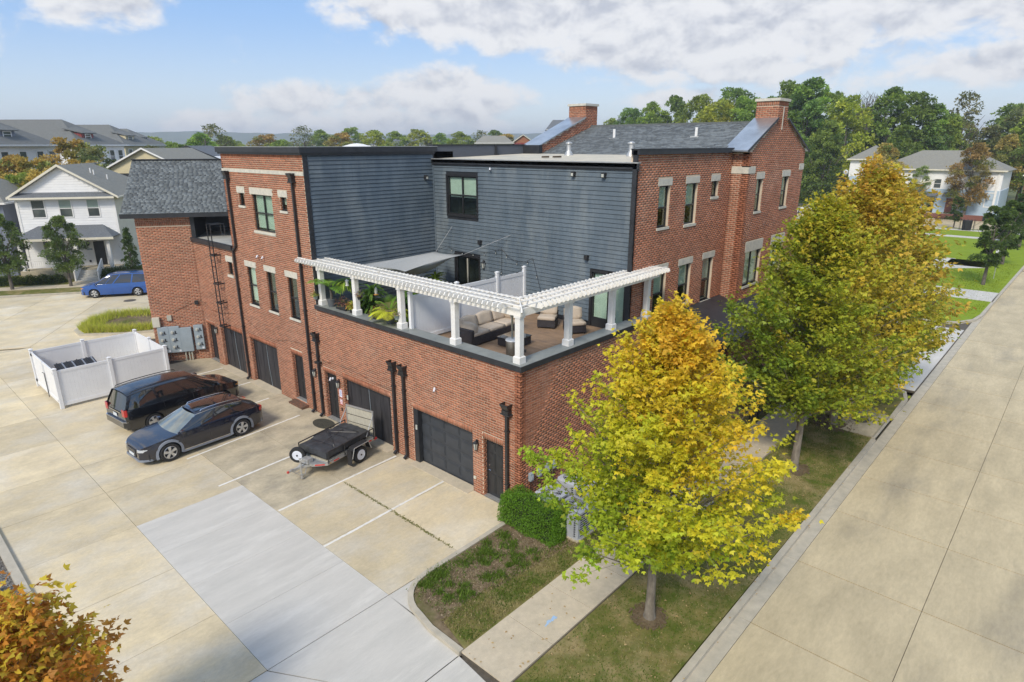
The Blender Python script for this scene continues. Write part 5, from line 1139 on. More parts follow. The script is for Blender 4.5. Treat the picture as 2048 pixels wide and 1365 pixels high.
for y in (.10,ey_-.10):
    for z in (.3,1.62): MB().box((-.07,y-.06,z),(-.03,y+.06,z+.12)).build('hinge',M['black'],EN)
DU=thing('dumpster',(-6.35,23.1,0),0,'red dumpster with black ribbed lids standing inside the white enclosure','dumpster'); DU.scale=(.85,.62,.92)
MB().add([(-.95,-.95,.15),(.95,-.95,.15),(.95,.95,.15),(-.95,.95,.15),(-.95,-1.0,1.15),(.95,-1.0,1.15),(.95,1.0,1.45),(-.95,1.0,1.45)],[(0,3,2,1),(4,5,6,7),(0,1,5,4),(1,2,6,5),(2,3,7,6),(3,0,4,7)]).build('dumpster_body',M['dumpred'],DU)
for k in range(2):
    l=MB(); y0=-1.02+1.02*k
    l=MB(); x0=-.97+.98*k; l.add([(x0,-1.05,1.20),(x0+.96,-1.05,1.20),(x0+.96,1.02,1.50),(x0,1.02,1.50),(x0,-1.05,1.24),(x0+.96,-1.05,1.24),(x0+.96,1.02,1.54),(x0,1.02,1.54)],[(0,3,2,1),(4,5,6,7),(0,1,5,4),(1,2,6,5),(2,3,7,6),(3,0,4,7)])
    L_=l.build('dumpster_lid',M['plastic'],DU)
    for j in range(4): xx=x0+.1+.24*j; MB().add([(xx,-1.04,1.24),(xx+.07,-1.04,1.24),(xx+.07,1.0,1.54),(xx,1.0,1.54),(xx+.01,-1.03,1.285),(xx+.06,-1.03,1.285),(xx+.06,.99,1.585),(xx+.01,.99,1.585)],[(4,5,6,7),(0,1,5,4),(1,2,6,5),(2,3,7,6),(3,0,4,7)]).build('lid_rib',M['cargrey'] if j%2 else M['plastic'],L_)  # every second rib grey: light on the ribs put into the colour
# door mat
MB().lathe([(.001,0),(.62,0),(.62,.02),(.001,.02)],28,o=(0,0,.0)).build('door_mat',mat('rubber_mat',(.03,.03,.025),(.08,.075,.05),scale=20,rough=.9)); o=bpy.data.objects['door_mat']; o.location=(-.52,10.9,.004); o.scale=(.62,1,1); tag(o,'dark oval door mat in front of the door with wall signs','door mat')
# blank roof litter etc.
# ------------------------------------------------------------------ white low sign by sidewalk and black fence under the maples
t=thing('marker_post',(7.3,-4.62,0),0,'short grey post beside the sidewalk behind the yellow maple','post'); MB().box((-.04,-.04,0),(.04,.04,.85)).build('post_shaft',M['galv'],t); MB().box((-.09,-.09,.0),(.09,.09,.14)).build('post_foot',M['whitepaint'],t)
t=thing('iron_fence',(11.6,-2.75,.08),0,'short black iron fence beside the sidewalk under the dark maple','fence')
for x in (0,.9,1.8): MB().box((x-.03,-.03,0),(x+.03,.03,1.0)).build('post',M['black'],t)
for z in (.12,.9): MB().box((0,-.015,z),(1.8,.015,z+.035)).build('rail',M['black'],t)
for i in range(17): MB().tube([(.1+i*.1,0,.12),(.1+i*.1,0,.93)],.008,5).build('baluster',M['black'],t)
t=thing('dark_post',(14.0,-2.75,.08),0,'black iron post at the edge of the shaded sidewalk','post'); MB().box((-.05,-.05,0),(.05,.05,1.1)).build('post_shaft',M['black'],t); MB().box((-.08,-.08,1.1),(.08,.08,1.16)).build('post_cap',M['black'],t)
# ------------------------------------------------------------------ vehicles
def interp(pts):
    xs=[p[0] for p in pts]; ys=[p[1] for p in pts]
    return lambda x: float(np.interp(x,xs,ys))
def smooth_interp(pts):
    xs=np.array([p[0] for p in pts]); ys=np.array([p[1] for p in pts])
    def f(x):
        i=int(np.clip(np.searchsorted(xs,x)-1,0,len(xs)-2)); t=(x-xs[i])/(xs[i+1]-xs[i]); t=min(max(t,0),1)
        def s(j): 
            a,b=max(j-1,0),min(j+1,len(xs)-1); return (ys[b]-ys[a])/(xs[b]-xs[a])
        h=xs[i+1]-xs[i]; m0,m1=s(i)*h,s(i+1)*h
        return float((2*t**3-3*t**2+1)*ys[i]+(t**3-2*t**2+t)*m0+(-2*t**3+3*t**2)*ys[i+1]+(t**3-t**2)*m1)
    return f
WHEEL={}
def wheel_meshes(R,w,spokes,rimm):
    key=(R,w,spokes,rimm)
    if key in WHEEL: return WHEEL[key]
    rr=R*.68
    ty=MB().lathe([(rr,-w/2+.015),(R*.93,-w/2),(R*.985,-w/2+.03),(R,-w*.25),(R,w*.25),(R*.985,w/2-.03),(R*.93,w/2),(rr,w/2-.015)],36,axis='y',cap=False).mesh('wheel',M['tyre'],smooth=35)
    ri=MB().lathe([(rr*1.02,-w/2+.02),(rr*.93,-w/2+.01),(rr*.88,-w/2+.05)],32,axis='y',cap=False)
    hub=-w/2+.02
    for k in range(spokes):
        a=2*math.pi*k/spokes; c=Vector((math.cos(a),0,math.sin(a))); q=Vector((-math.sin(a),0,math.cos(a)))
        i0,i1=.05*1.0,rr*.92; wi,wo=.035,.06
        p=[c*i0-q*wi,c*i0+q*wi,c*i1+q*wo,c*i1-q*wo]; ri.add([v+Vector((0,hub,0)) for v in p]+[v+Vector((0,hub+.035,0)) for v in p],[(0,1,2,3),(4,7,6,5),(0,4,5,1),(1,5,6,2),(2,6,7,3),(3,7,4,0)])
    ri.lathe([(.001,hub-.012),(.05,hub-.01),(.062,hub+.03),(.001,hub+.03)],16,axis='y')
    rim=ri.mesh('rim',M[rimm]); bk=MB().lathe([(.001,-w/2+.09),(rr*.95,-w/2+.09),(rr*.95,-w/2+.12),(.001,-w/2+.12)],24,axis='y').mesh('brake_disc',M['acdark'])
    WHEEL[key]=(ty,rim,bk); return WHEEL[key]
def add_wheel(root,x,y,R,w,spokes,rimm):
    ty,rim,bk=wheel_meshes(R,w,spokes,rimm); m_=Matrix.Translation((x,y,R))@(Matrix.Rotation(math.pi,4,'Z') if y>0 else Matrix.Identity(4))@Matrix.Rotation(random.uniform(0,1.2),4,'Y')
    o=lk('wheel',ty,root,m_); lk('rim',rim,o); lk('brake_disc',bk,o)
def build_car(S):
    root=thing(S['name'],S['loc'],S['rz'],S['label'],S['cat'])
    L=S['L']; hw=S['W']/2; top=smooth_interp(S['top']); plan=smooth_interp(S['plan']); R=S['R']; xr,xf=S['axles']; AR=R*1.17; zb=S['sill']
    xs=set(np.linspace(0,L,61).tolist())
    for a in (xr,xf):
        for k in range(13): xs.add(a+AR*math.cos(math.pi*k/12))
    xs=sorted(x for x in xs if 0<=x<=L); xs=[x for i,x in enumerate(xs) if i==0 or x-xs[i-1]>.008]
    nz=9
    def zbot(x):
        z=S['bot'](x)
        for a in (xr,xf):
            d=abs(x-a)
            if d<AR: z=max(z,R+math.sqrt(AR*AR-d*d)*1.0)
        return z
    def yat(x,z,zt):
        t=(z-zb)/max(.2,(zt-zb)); base=plan(x)*hw
        return base*(1-.10*max(0,(.35-t))**1.3*1.2-.085*max(0,t-.60)**1.5*1.9+.012*math.exp(-((t-.62)/.06)**2))
    side=[]; mb=MB(); 
    for x in xs:
        zt=top(x); z0=min(zbot(x),zt-.04); r=[]
        for j in range(nz):
            z=z0+(zt-z0)*j/(nz-1); r.append(Vector((x,yat(x,z,zt),z)))
        side.append(r)
    n=len(xs); nc=6
    def idx(i,j): return i*W_+j
    W_=2*nz+nc-1
    for i,r in enumerate(side):
        row=[Vector((v.x,-v.y,v.z)) for v in r]; a=r[-1]; crown=S.get('crown',.03)
        rw=[tuple(v) for v in row]
        for k in range(1,nc): t=k/nc; y=-a.y+2*a.y*t; rw.append((a.x,y,a.z+crown*(1-(2*t-1)**2)*math.sin(math.pi*min(1,max(0,a.x/L)))**.3))
        rw+= [tuple(v) for v in r[::-1]]
        mb.v+=rw
    for i in range(n-1):
        for j in range(W_-1): mb.f.append((idx(i,j),idx(i+1,j),idx(i+1,j+1),idx(i,j+1)))
    mb.f.append(tuple(idx(0,j) for j in range(W_))); mb.f.append(tuple(idx(n-1,j) for j in range(W_))[::-1]); mb.mi=[0]*len(mb.f); mb.t=[0]*len(mb.f)
    body=mb.build('body',M[S['paint']],root,smooth=38)
    # wheel wells / underside
    u=MB().box((.25,-hw*.86,S['sill']+.03),(L-.25,hw*.86,S['sill']+.30)); u.build('underbody',M['plastic'],root)
    for a in (xr,xf):
        for sy in (-1,1): add_wheel(root,a,sy*(hw-.115*1),R,.23,S['spokes'],'rim')
    # greenhouse
    g=S['gh']; (xb0,xr0,xr1,xb1)=g['x']; zr=g['zr']; wb=g['wb']; wr=g['wr']; zB=lambda x: top(x)-.01
    rl=smooth_interp(g['roof'])                       # roof height along x
    def P(x,s,t):  # point on the side window plane: t 0 at belt 1 at roof, s=±1
        return None
    def lower(x,s): return Vector((x,s*(plan(x)*hw*.93-.01) if False else s*wb,top(x)-.015))
    nseg=14; lowx=np.linspace(xb0,xb1,nseg+1); upx=np.linspace(xr0,xr1,nseg+1)
    wbf=lambda x: min(wb,plan(x)*hw*.925)
    lo=[Vector((a,wbf(a),top(a)-.02)) for a in lowx]; up=[Vector((b,wr*(1-.06*abs(2*(b-xr0)/(xr1-xr0)-1)**3),rl(b)-.05)) for b in upx]
    gm=MB(); 
    # side sheets bulge slightly
    for s in (-1,1):
        b0=len(gm.v)
        for a,b in zip(lo,up):
            m_=(a+b)/2; m_.y+=.025
            for q in (a,m_,b): gm.v.append((q.x,q.y*s,q.z))
        for i in range(nseg):
            for j in range(2): q=(b0+i*3+j,b0+(i+1)*3+j,b0+(i+1)*3+j+1,b0+i*3+j+1); gm.f.append(q if s<0 else q[::-1])
    gm.mi=[0]*len(gm.f); gm.t=[0]*len(gm.f); gm.build('side_window',M['carglass'],root,smooth=50,fix=True)
    def cross(a,b,name,mt,bul,n=8):
        c=MB(); 
        def f(u,v):
            p=a.lerp(b,v); y=p.y*(2*u-1); return (p.x+bul*(1-(2*u-1)**2)*(1 if bul>0 else 1),y,p.z+.02*(1-(2*u-1)**2))
        c.grid(f,n,4); return c.build(name,M[mt],root,smooth=60)
    cross(lo[-1]+Vector((.03,0,.0)),up[-1],'windscreen',g.get('ws','carglass'),.10); cross(lo[0],up[0],'rear_window','carglass',-.05)
    # roof
    def rf(u,v):
        x=xr0-.05+(xr1-xr0+.08)*u; w=(wr+.015)*(1-.06*abs(2*u-1)**3); y=w*(2*v-1); return (x,y,rl(min(max(x,xr0),xr1))-.015*0+.035*(1-(2*v-1)**2)-.06*abs(2*v-1)**6-.05*max(0,abs(2*u-1)-.8)*1.2)
    r=MB(); r.grid(rf,16,10); r.grid(lambda u,v:(rf(u,v)[0],rf(u,v)[1]*.98,rf(u,v)[2]-.05),16,10); ro=r.build('roof',M[S['paint']],root,smooth=50)
    # pillars over the glass
    def pillar(tl,tu,w0,w1,name='pillar',m_=None):
        for s in (-1,1):
            p=MB(); a0=Vector((xb0+(xb1-xb0)*tl,0,0)); f=lambda t,L_:[Vector(q) for q in L_][0]
            def at(L_,t): i=min(int(t*nseg),nseg-1); return L_[i].lerp(L_[i+1],t*nseg-i)
            a=at(lo,tl); b=at(up,tu); m_2=(a+b)/2+Vector((0,.025,0)); pts=[a,m_2,b]; ws=[w0,(w0+w1)/2,w1]; vs=[]
            for q,w in zip(pts,ws):
                for dx,dy in ((-w/2,.0),(w/2,.0),(w/2,.012),(-w/2,.012)): vs.append((q.x+dx,(q.y+dy)*s,q.z))
            b0=len(p.v); p.add(vs,[(0+4*i+j,0+4*i+(j+1)%4,4*(i+1)+(j+1)%4,4*(i+1)+j) for i in range(2) for j in range(4)])
            p.build(name,M[m_ or S['paint']],root)
    for q in g['pillars']: pillar(*q)
    # side chrome or dark window line
    if g.get('trim'):
        t=MB()
        for s in (-1,1):
            t.tube([(v.x,(v.y+.008)*s,v.z+.012) for v in lo],.011,5); t.tube([(v.x,(v.y+.012)*s,v.z+.0) for v in up],.011,5); t.tube([((lo[-1].x),(lo[-1].y+.01)*s,lo[-1].z),(up[-1].x,(up[-1].y+.01)*s,up[-1].z)],.011,5)
        t.build('window_trim',M[g['trim']],root)
    # roof rails
    if S.get('rails'):
        for s in (-1,1):
            pts=[Vector((x,s*(wr-.06),rl(x)+.045)) for x in np.linspace(xr0+.15,xr1-.25,9)]; pts=[pts[0]-Vector((.06,0,.05))]+pts+[pts[-1]+Vector((.06,0,-.05))]
            MB().tube(pts,.018,6).build('roof_rail',M[S['rails']],root)
    # door seams, handles
    for x in S['seams']:
        t=MB()
        for s in (-1,1):
            z0=S['sill']+.10; zt=top(x)-.01; pts=[Vector((x,s*(yat(x,z,zt)+.002),z)) for z in np.linspace(z0,zt,7)]; t.tube(pts,.005,4,cap=False)
        t.build('door_seam',M['black'],root)
    for x in S['handles']:
        for s in (-1,1):
            z=top(x)-.13; MB().box((x-.09,s*(yat(x,z,top(x)))-.02,z-.015),(x+.09,s*(yat(x,z,top(x)))+.02,z+.018)).build('door_handle',M[S.get('hm',S['paint'])],root,bevel=.006)
    # mirrors
    mx=g['x'][3]-.18
    for s in (-1,1):
        MB().obox((mx-.06,s*(hw-.02) if s>0 else s*(hw-.02)-.20,top(mx)+.02),(.14,0,0),(0,.20,0),(0,0,.13)).build('mirror',M[S['paint']],root,bevel=.03)
    # arch flares
    if S.get('flare'):
        for a in (xr,xf):
            for s in (-1,1):
                f=MB(); vs=[]
                for k in range(17):
                    an=math.pi*(-.10+1.2*k/16)
                    for rr_,dy in ((AR-.012,-.02),(AR-.012,.022),(AR+.075,.012),(AR+.085,-.02)):
                        x=a+rr_*math.cos(an); z=max(S['sill']-.02,R+rr_*math.sin(an)); x=min(max(x,.04),L-.04); yy=plan(x)*hw*.992; vs.append((x,s*(yy+dy),z))
                f.add(vs,[(4*i+j,4*i+(j+1)%4,4*(i+1)+(j+1)%4,4*(i+1)+j) for i in range(16) for j in range(4)]); f.build('arch_flare',M[S['flare']],root,smooth=40)
        for s in (-1,1): MB().box((xr+AR+.05,min(s*(hw*.90),s*(hw*.985)),S['sill']-.04),(xf-AR-.05,max(s*(hw*.90),s*(hw*.985)),S['sill']+.07)).build('side_sill',M[S['flare']],root,bevel=.02)
        for s in (-1,1): MB().box((xr+AR+.1,min(s*(hw*.975),s*(hw*.995)),S['sill']+.06),(xf-AR-.1,max(s*(hw*.975),s*(hw*.995)),S['sill']+.085)).build('sill_strip',M['chrome'],root)
    return root,body,top,plan,hw,yat
def endpiece(root,name,mt,plan,hw,end,z0,z1,y0,y1,L,off=.015,n=6,sides=(-1,1),tk=.03,bev=.008):
    """panel following the bumper face at the front (end=1) or rear (end=0)"""
    for s in sides:
        mb=MB()
        def xf(y):
            # find x where plan*hw == |y| near the end
            t=np.linspace(0,.75,60); xx=[(L-q if end else q) for q in t]; yy=[plan(q)*hw*.985 for q in xx]
            return float(np.interp(abs(y),yy,xx)) if abs(y)>yy[0] else xx[0]
        sg=1 if end else -1; vs=[]
        for k in range(n+1):
            y=y0+(y1-y0)*k/n; x=xf(y)+sg*off
            for dx in (0,-sg*tk):
                for z in (z0,z1): vs.append((x+dx,s*y,z))
        mb.add(vs,[(4*i,4*(i+1),4*(i+1)+1,4*i+1) for i in range(n)]+[(4*i+1,4*(i+1)+1,4*(i+1)+3,4*i+3) for i in range(n)]+[(4*i+2,4*i+3,4*(i+1)+3,4*(i+1)+2) for i in range(n)]+[(4*i,4*i+2,4*(i+1)+2,4*(i+1)) for i in range(n)]+[(0,1,3,2),(4*n,4*n+2,4*n+3,4*n+1)])
        mb.build(name,M[mt],root)
# --- navy wagon, nose towards -x
Lw=4.85
W1=dict(name='station_wagon',loc=(-7.32,13.30,0),rz=R_(4),label='dark navy station wagon with grey wheel arches and panoramic roof',cat='car',L=Lw,W=1.92,paint='carnavy',R=.365,axles=(1.02,3.88),sill=.22,spokes=5,
 top=[(0,.88),(.10,1.02),(.5,1.03),(1.5,1.02),(2.6,.99),(3.35,.97),(3.55,.965),(4.1,.91),(4.5,.84),(4.75,.76),(4.85,.64)],
 plan=[(0,.80),(.12,.90),(.5,.975),(1.2,1),(3.4,1),(4.0,.98),(4.45,.91),(4.7,.78),(4.85,.60)],
 bot=lambda x: .24+(.10*max(0,.5-x)/.5)+(.04*max(0,x-4.4)),
 gh=dict(x=(.10,.75,2.62,3.55),zr=1.50,wb=.845,wr=.63,roof=[(.6,1.40),(1.0,1.475),(1.7,1.515),(2.2,1.50),(2.62,1.455)],pillars=[(.995,.995,.07,.06),(.60,.60,.06,.05),(.30,.33,.05,.05),(.012,.012,.14,.12)],trim='chrome',ws='carglass_reflect'),
 rails='chrome',seams=(1.38,2.33,3.33),handles=(1.62,2.62),hm='carnavy',flare='cargrey')
# car built with nose at +x; turned to face -x
W1['rz']=R_(180+3.0); W1['loc']=(-2.42,13.35,0)
root,body,top,plan,hw,yat=build_car(W1)
pr=MB(); 
def roofp(rt,S,a0,a1,w,h,name,mt):
    g=S['gh']; rl=smooth_interp(g['roof']); mb=MB(); mb.grid(lambda u,v:(a0+(a1-a0)*u,w*(2*v-1),rl(a0+(a1-a0)*u)+.035*(1-((2*v-1)*w/g['wr'])**2)+h),8,6); return mb.build(name,M[mt],rt,smooth=50)
roofp(root,W1,1.72,2.55,.47,.004,'sunroof_panel','carglass'); roofp(root,W1,.95,1.68,.47,.004,'sunroof_panel','carglass')
MB().add([(.98,-.03,1.50),(.98,.03,1.50),(.86,0,1.50),(.86,0,1.56)],[(0,1,3),(1,2,3),(2,0,3)]).build('aerial_fin',M['carnavy'],root)
endpiece(root,'headlight','lens',plan,hw,1,.60,.70,.50,.80,Lw,off=.006); endpiece(root,'taillight','red',plan,hw,0,.82,.97,.55,.86,Lw,off=.02)
endpiece(root,'grille','plastic',plan,hw,1,.36,.66,0,.34,Lw,off=.02); 
for z in (.42,.48,.54,.60): endpiece(root,'grille_bar','chrome',plan,hw,1,z,z+.012,0,.32,Lw,off=.03,tk=.01)
for s_ in (-1,1): MB().lathe([(.001,-.012),(.055,-.012),(.05,.02),(.001,.02)],16,o=(Lw-.16,s_*.64,.40),axis='x').build('fog_lamp',M['chrome'],root)
endpiece(root,'bumper_lip','cargrey',plan,hw,1,.22,.30,0,.84,Lw,off=.03,tk=.08); endpiece(root,'rear_bumper','cargrey',plan,hw,0,.30,.52,0,.86,Lw,off=.03,tk=.06)
endpiece(root,'license_plate','plate',plan,hw,1,.38,.48,0,.22,Lw,off=.04,tk=.01)
MB().tube([(3.45,-.5,1.02),(3.25,.1,1.12)],.008,5).build('wiper_arm',M['plastic'],root)
# --- black minivan, rear towards -x
Lm=5.15
V1=dict(name='minivan',loc=(-6.72,16.62,0),rz=R_(6),label='black minivan parked beside the white dumpster enclosure',cat='minivan',L=Lm,W=2.02,paint='carblack',R=.35,axles=(1.05,4.12),sill=.22,spokes=5,
 top=[(0,.98),(.10,1.10),(1.0,1.10),(2.5,1.08),(3.7,1.06),(4.05,1.05),(4.5,1.0),(4.85,.93),(5.05,.85),(5.15,.74)],
 plan=[(0,.88),(.15,.95),(.6,.99),(1.5,1),(4.0,1),(4.5,.95),(4.85,.85),(5.05,.72),(5.15,.58)],
 bot=lambda x: .24+.10*max(0,.4-x),
 gh=dict(x=(.04,.32,3.12,4.15),zr=1.75,wb=.92,wr=.74,roof=[(.3,1.72),(.9,1.775),(1.8,1.79),(2.6,1.765),(3.12,1.70)],pillars=[(.995,.995,.08,.07),(.66,.66,.09,.08),(.335,.345,.10,.10),(.012,.012,.16,.16),(.79,.86,.03,.03)],trim='black'),
 rails='plastic',seams=(1.55,2.80,3.90),handles=(2.45,3.05),hm='carblack')
root,body,top,plan,hw,yat=build_car(V1)
endpiece(root,'taillight','red',plan,hw,0,.86,1.15,.66,.92,Lm,off=.02); endpiece(root,'headlight','amber',plan,hw,1,.66,.80,.50,.84,Lm,off=.004); endpiece(root,'rear_bumper','carblack',plan,hw,0,.36,.62,0,.95,Lm,off=.08,tk=.12)
endpiece(root,'bumper_strip','chrome',plan,hw,0,.615,.635,0,.93,Lm,off=.085,tk=.05); endpiece(root,'license_plate','plate',plan,hw,0,.74,.88,0,.17,Lm,off=.03,tk=.01); endpiece(root,'chrome_badge_bar','chrome',plan,hw,0,.97,1.0,0,.5,Lm,off=.03,tk=.02)
MB().tube([(.02,0,1.12),(-.02,.25,1.16)],.01,5).build('rear_wiper',M['plastic'],root)
for k in range(7): roofp(root,V1,.7,2.3,.012,.012,'roof_rib','carblack').location.y=-.42+.14*k
# --- blue minivan in the side street, nose to the left
p=W2(-12.3+.35,18.9); V2=dict(V1); V2.update(loc=(p.x,p.y,-.0),rz=R_(180-32.7),label='blue minivan parked in the side street behind the brick wing',paint='carblue',hm='carblue')
V2['loc']=tuple(W2(-7.35,19.15,0)); 
root,body,top,plan,hw,yat=build_car(V2)
endpiece(root,'headlight','amber',plan,hw,1,.66,.80,.50,.84,Lm,off=.004); endpiece(root,'taillight','red',plan,hw,0,.86,1.15,.66,.92,Lm,off=.02); endpiece(root,'front_bumper','plastic',plan,hw,1,.28,.36,0,.6,Lm,off=.03)
# --- white suv far right
V3=dict(W1); V3.update(name='suv',loc=(109.5,24.0,0),rz=R_(100),label='white sport utility vehicle on the far cross street',cat='car',paint='carwhite',flare=None,rails='black',hm='carwhite')
V3['loc']=(102.6,22.0,.12)
V3['top']=[(a,b+.10) for a,b in W1['top']]; g=dict(W1['gh']); g['roof']=[(a,b+.18) for a,b in g['roof']]; g['x']=(.05,.45,2.75,3.5); g['ws']='carglass'; g['trim']='black'; V3['gh']=g
V3['gh']['pillars']=W1['gh']['pillars']; g['roof']=[(.4,1.62),(1.0,1.69),(1.7,1.71),(2.3,1.69),(2.75,1.64)]
root,body,top,plan,hw,yat=build_car(V3); endpiece(root,'taillight','red',plan,hw,0,.9,1.1,.55,.86,Lw,off=.02); endpiece(root,'headlight','lens',plan,hw,1,.72,.86,.50,.80,Lw,off=.02)
# dark car half hidden further right of it
V4=dict(W1); V4.update(name='parked_car',loc=(97.6,15.2,.02),rz=R_(96),label='dark car half hidden behind the orange maple crown',flare=None,rails=None,spokes=5); build_car(V4)
# ------------------------------------------------------------------ utility trailer
TR=thing('utility_trailer',(-3.95,7.30,0),R_(11.5),'galvanised utility trailer with black covered load and raised ramp','trailer')
def tb(name,a,b,m_,parent=TR,bev=0,**k): return MB().box(a,b).build(name,M[m_],parent,bevel=bev,**k)
# frame from tongue at x=0 to ramp at x=3.4; bed width 1.5
MB().bar((.0,0,.46),(.95,0,.46),.07,.09).bar((.25,0,.46),(1.05,.42,.46),.06,.08).bar((.25,0,.46),(1.05,-.42,.46),.06,.08).build('tongue',M['galv'],TR)
MB().tube([(-.16,0,.50),(.02,0,.50),(.06,0,.47)],[.045,.05,.04],10).build('coupler',M['galv'],TR,smooth=40); tb('coupler_tip',(-.22,-.03,.46),(-.15,.03,.53),'signred')
for s in (-1,1):
    c=MB(); c.tube([(.05,s*.05,.44),(.2,s*.10,.22),(.42,s*.14,.20),(.6,s*.06,.42)],.012,6); c.build('safety_chain',M['galv'],TR)
MB().tube([(.30,-.10,.16),(.30,-.10,.78),(.34,-.16,.80)],.028,8).tube([(.30,-.10,.06),(.30,-.10,.2)],.05,10).build('jack',M['galv'],TR)
fr=MB(); 
fr.box((.95,-.75,.44),(3.4,-.70,.54)).box((.95,.70,.44),(3.4,.75,.54)).box((.95,-.70,.44),(1.0,.70,.54)).box((3.35,-.70,.44),(3.4,.70,.54)).box((1.9,-.70,.44),(1.95,.70,.52)).box((2.7,-.70,.44),(2.75,.70,.52)).prism([(.60,-.34,.44),(.95,-.75,.44),(.95,.75,.44),(.60,.34,.44)],(0,0,.09))
fr.build('trailer_frame',M['galv'],TR)
for i in range(9): tb('deck_board',(1.0,-.69+i*.154,.54),(3.36,-.69+i*.154+.148,.565),'wood')
for (x,y,w) in ((.70,-.55,.22),(1.25,-.755,.26),(3.05,-.755,.16)): tb('reflector',(x,y-.006,.465),(x+w,y+.002,.515),'signred') if x>1 else None
MB().obox((.66,-.413,.465),(.22,-.26,0),(-.004,-.004,0),(0,0,.05)).build('reflector',M['signred'],TR)
tb('amber_marker',(1.05,-.757,.47),(1.13,-.749,.50),'amber')
MB().box((.52,-.20,.52),(.78,.12,.70)).build('battery_box',M['galv'],TR,bevel=.01)
# rails
for s in (-1,1):
    r=MB(); r.tube([(1.0,s*.76,.95),(3.35,s*.76,.95)],.022,6)
    for x in (1.0,1.8,2.6,3.35): r.tube([(x,s*.76,.5),(x,s*.76,.95)],.022,6)
    r.build('side_rail',M['black'],TR)
# wheels and fenders
def twheel(x,y,R,root=TR,axis_rot=0,w=.18):
    ty=MB().lathe([(R*.6,-w/2+.01),(R*.92,-w/2),(R,-w*.3),(R,w*.3),(R*.92,w/2),(R*.6,w/2-.01)],32,axis='y',cap=False).build('wheel',M['tyre'],root,smooth=35); ty.location=(x,y,R if not axis_rot else axis_rot)
    ri=MB().lathe([(R*.62,-w/2+.01),(R*.56,-w/2+.0),(R*.52,-w/2+.05),(R*.3,-w/2+.05),(R*.2,-w/2+.03),(.001,-w/2+.03)],28,axis='y').build('rim',M['white_rim'],ty,smooth=30)
    for k in range(8):
        a=k*math.pi/4; MB().lathe([(.001,-w/2+.046),(.018,-w/2+.046)],8,o=(R*.42*math.cos(a),0,R*.42*math.sin(a)),axis='y').build('rim_hole',M['black'],ri)
    MB().lathe([(.001,-w/2-.02),(.03,-w/2-.015),(.035,-w/2+.04)],12,axis='y').build('hub_cap',M['black'],ri)
    return ty
twheel(2.35,-.95,.33); w_=twheel(2.35,.95,.33); w_.rotation_euler=(0,0,math.pi)
for s in (-1,1):
    f=MB(); pr_=[(1.86,.36),(1.98,.74),(2.72,.74),(2.86,.40)]; y0,y1=(.80,1.07)
    for (a,b) in zip(pr_[:-1],pr_[1:]):
        f.add([(a[0],s*y0,a[1]),(b[0],s*y0,b[1]),(b[0],s*y1,b[1]),(a[0],s*y1,a[1]),(a[0],s*y0,a[1]+.02),(b[0],s*y0,b[1]+.02),(b[0],s*y1,b[1]+.02),(a[0],s*y1,a[1]+.02)],[(0,3,2,1),(4,5,6,7),(0,1,5,4),(1,2,6,5),(2,3,7,6),(3,0,4,7)])
    f.build('fender',M['plastic'],TR)
    e=MB(); e.tube([(p_[0],s*(y1+.005),p_[1]+.01) for p_ in pr_],.016,6); e.build('fender_edge',M['galv'],TR)
    MB().box((1.84,min(s*.82,s*1.05),.08),(1.855,max(s*.82,s*1.05),.70)).build('mud_flap',M['plastic'],TR)
# spare wheel standing on the tongue
sp=twheel(.55,.34,.30,axis_rot=.74,w=.16); sp.rotation_euler=(0,0,R_(-62)); sp.location=(.62,.40,.72)
tb('spare_bracket',(.58,.25,.5),(.66,.45,.62),'galv')
# covered load
def load(u,v):
    return None
bm=bmesh.new(); bmesh.ops.create_grid(bm,x_segments=26,y_segments=16,size=.5)
for v in bm.verts:
    x,y=v.co.x*2,v.co.y*2; z=.93+.02*math.sin(7*x+3*y)+.012*math.sin(13*y-4*x)+.02*random.random()*.5
    z-=.05*max(0,abs(x)-.9)*3+.05*max(0,abs(y)-.88)*3; v.co=Vector((2.10+x*1.12,y*.69,z))
edge=[e for e in bm.edges if e.is_boundary]; ret=bmesh.ops.extrude_edge_only(bm,edges=edge)
for v in [g for g in ret['geom'] if isinstance(g,bmesh.types.BMVert)]:
    v.co.z=.70+.03*math.sin(v.co.x*9+v.co.y*7); v.co.x=2.10+(v.co.x-2.10)*1.01; v.co.y*=1.0
me=bpy.data.meshes.new('load_cover'); bm.to_mesh(me); bm.free(); me.materials.append(M['tarp']); me.polygons.foreach_set('use_smooth',[True]*len(me.polygons)); me.set_sharp_from_angle(angle=R_(50))
LD=thing('covered_load',(-3.95,7.30,0),R_(11.5),'flat load under a black tarpaulin tied on the trailer','load')
lk('tarpaulin',me,LD); MB().box((1.05,-.62,.57),(3.1,.62,.88)).build('load_box',M['plastic'],LD,bevel=.03)
for x0,y0,x1,y1 in ((1.4,-.70,1.45,.70),(2.15,-.70,2.2,.70),(2.75,-.70,2.7,.70),(1.35,-.1,2.75,.15),(1.4,-.68,2.2,.5),(2.15,.5,2.75,-.68)):
    pts=[Vector((x0+(x1-x0)*t,y0+(y1-y0)*t,1.0 if .04<t<.96 else .80)) for t in np.linspace(0,1,9)]; MB().tube(pts,.010,5).build('tie_strap',M['black'],LD)
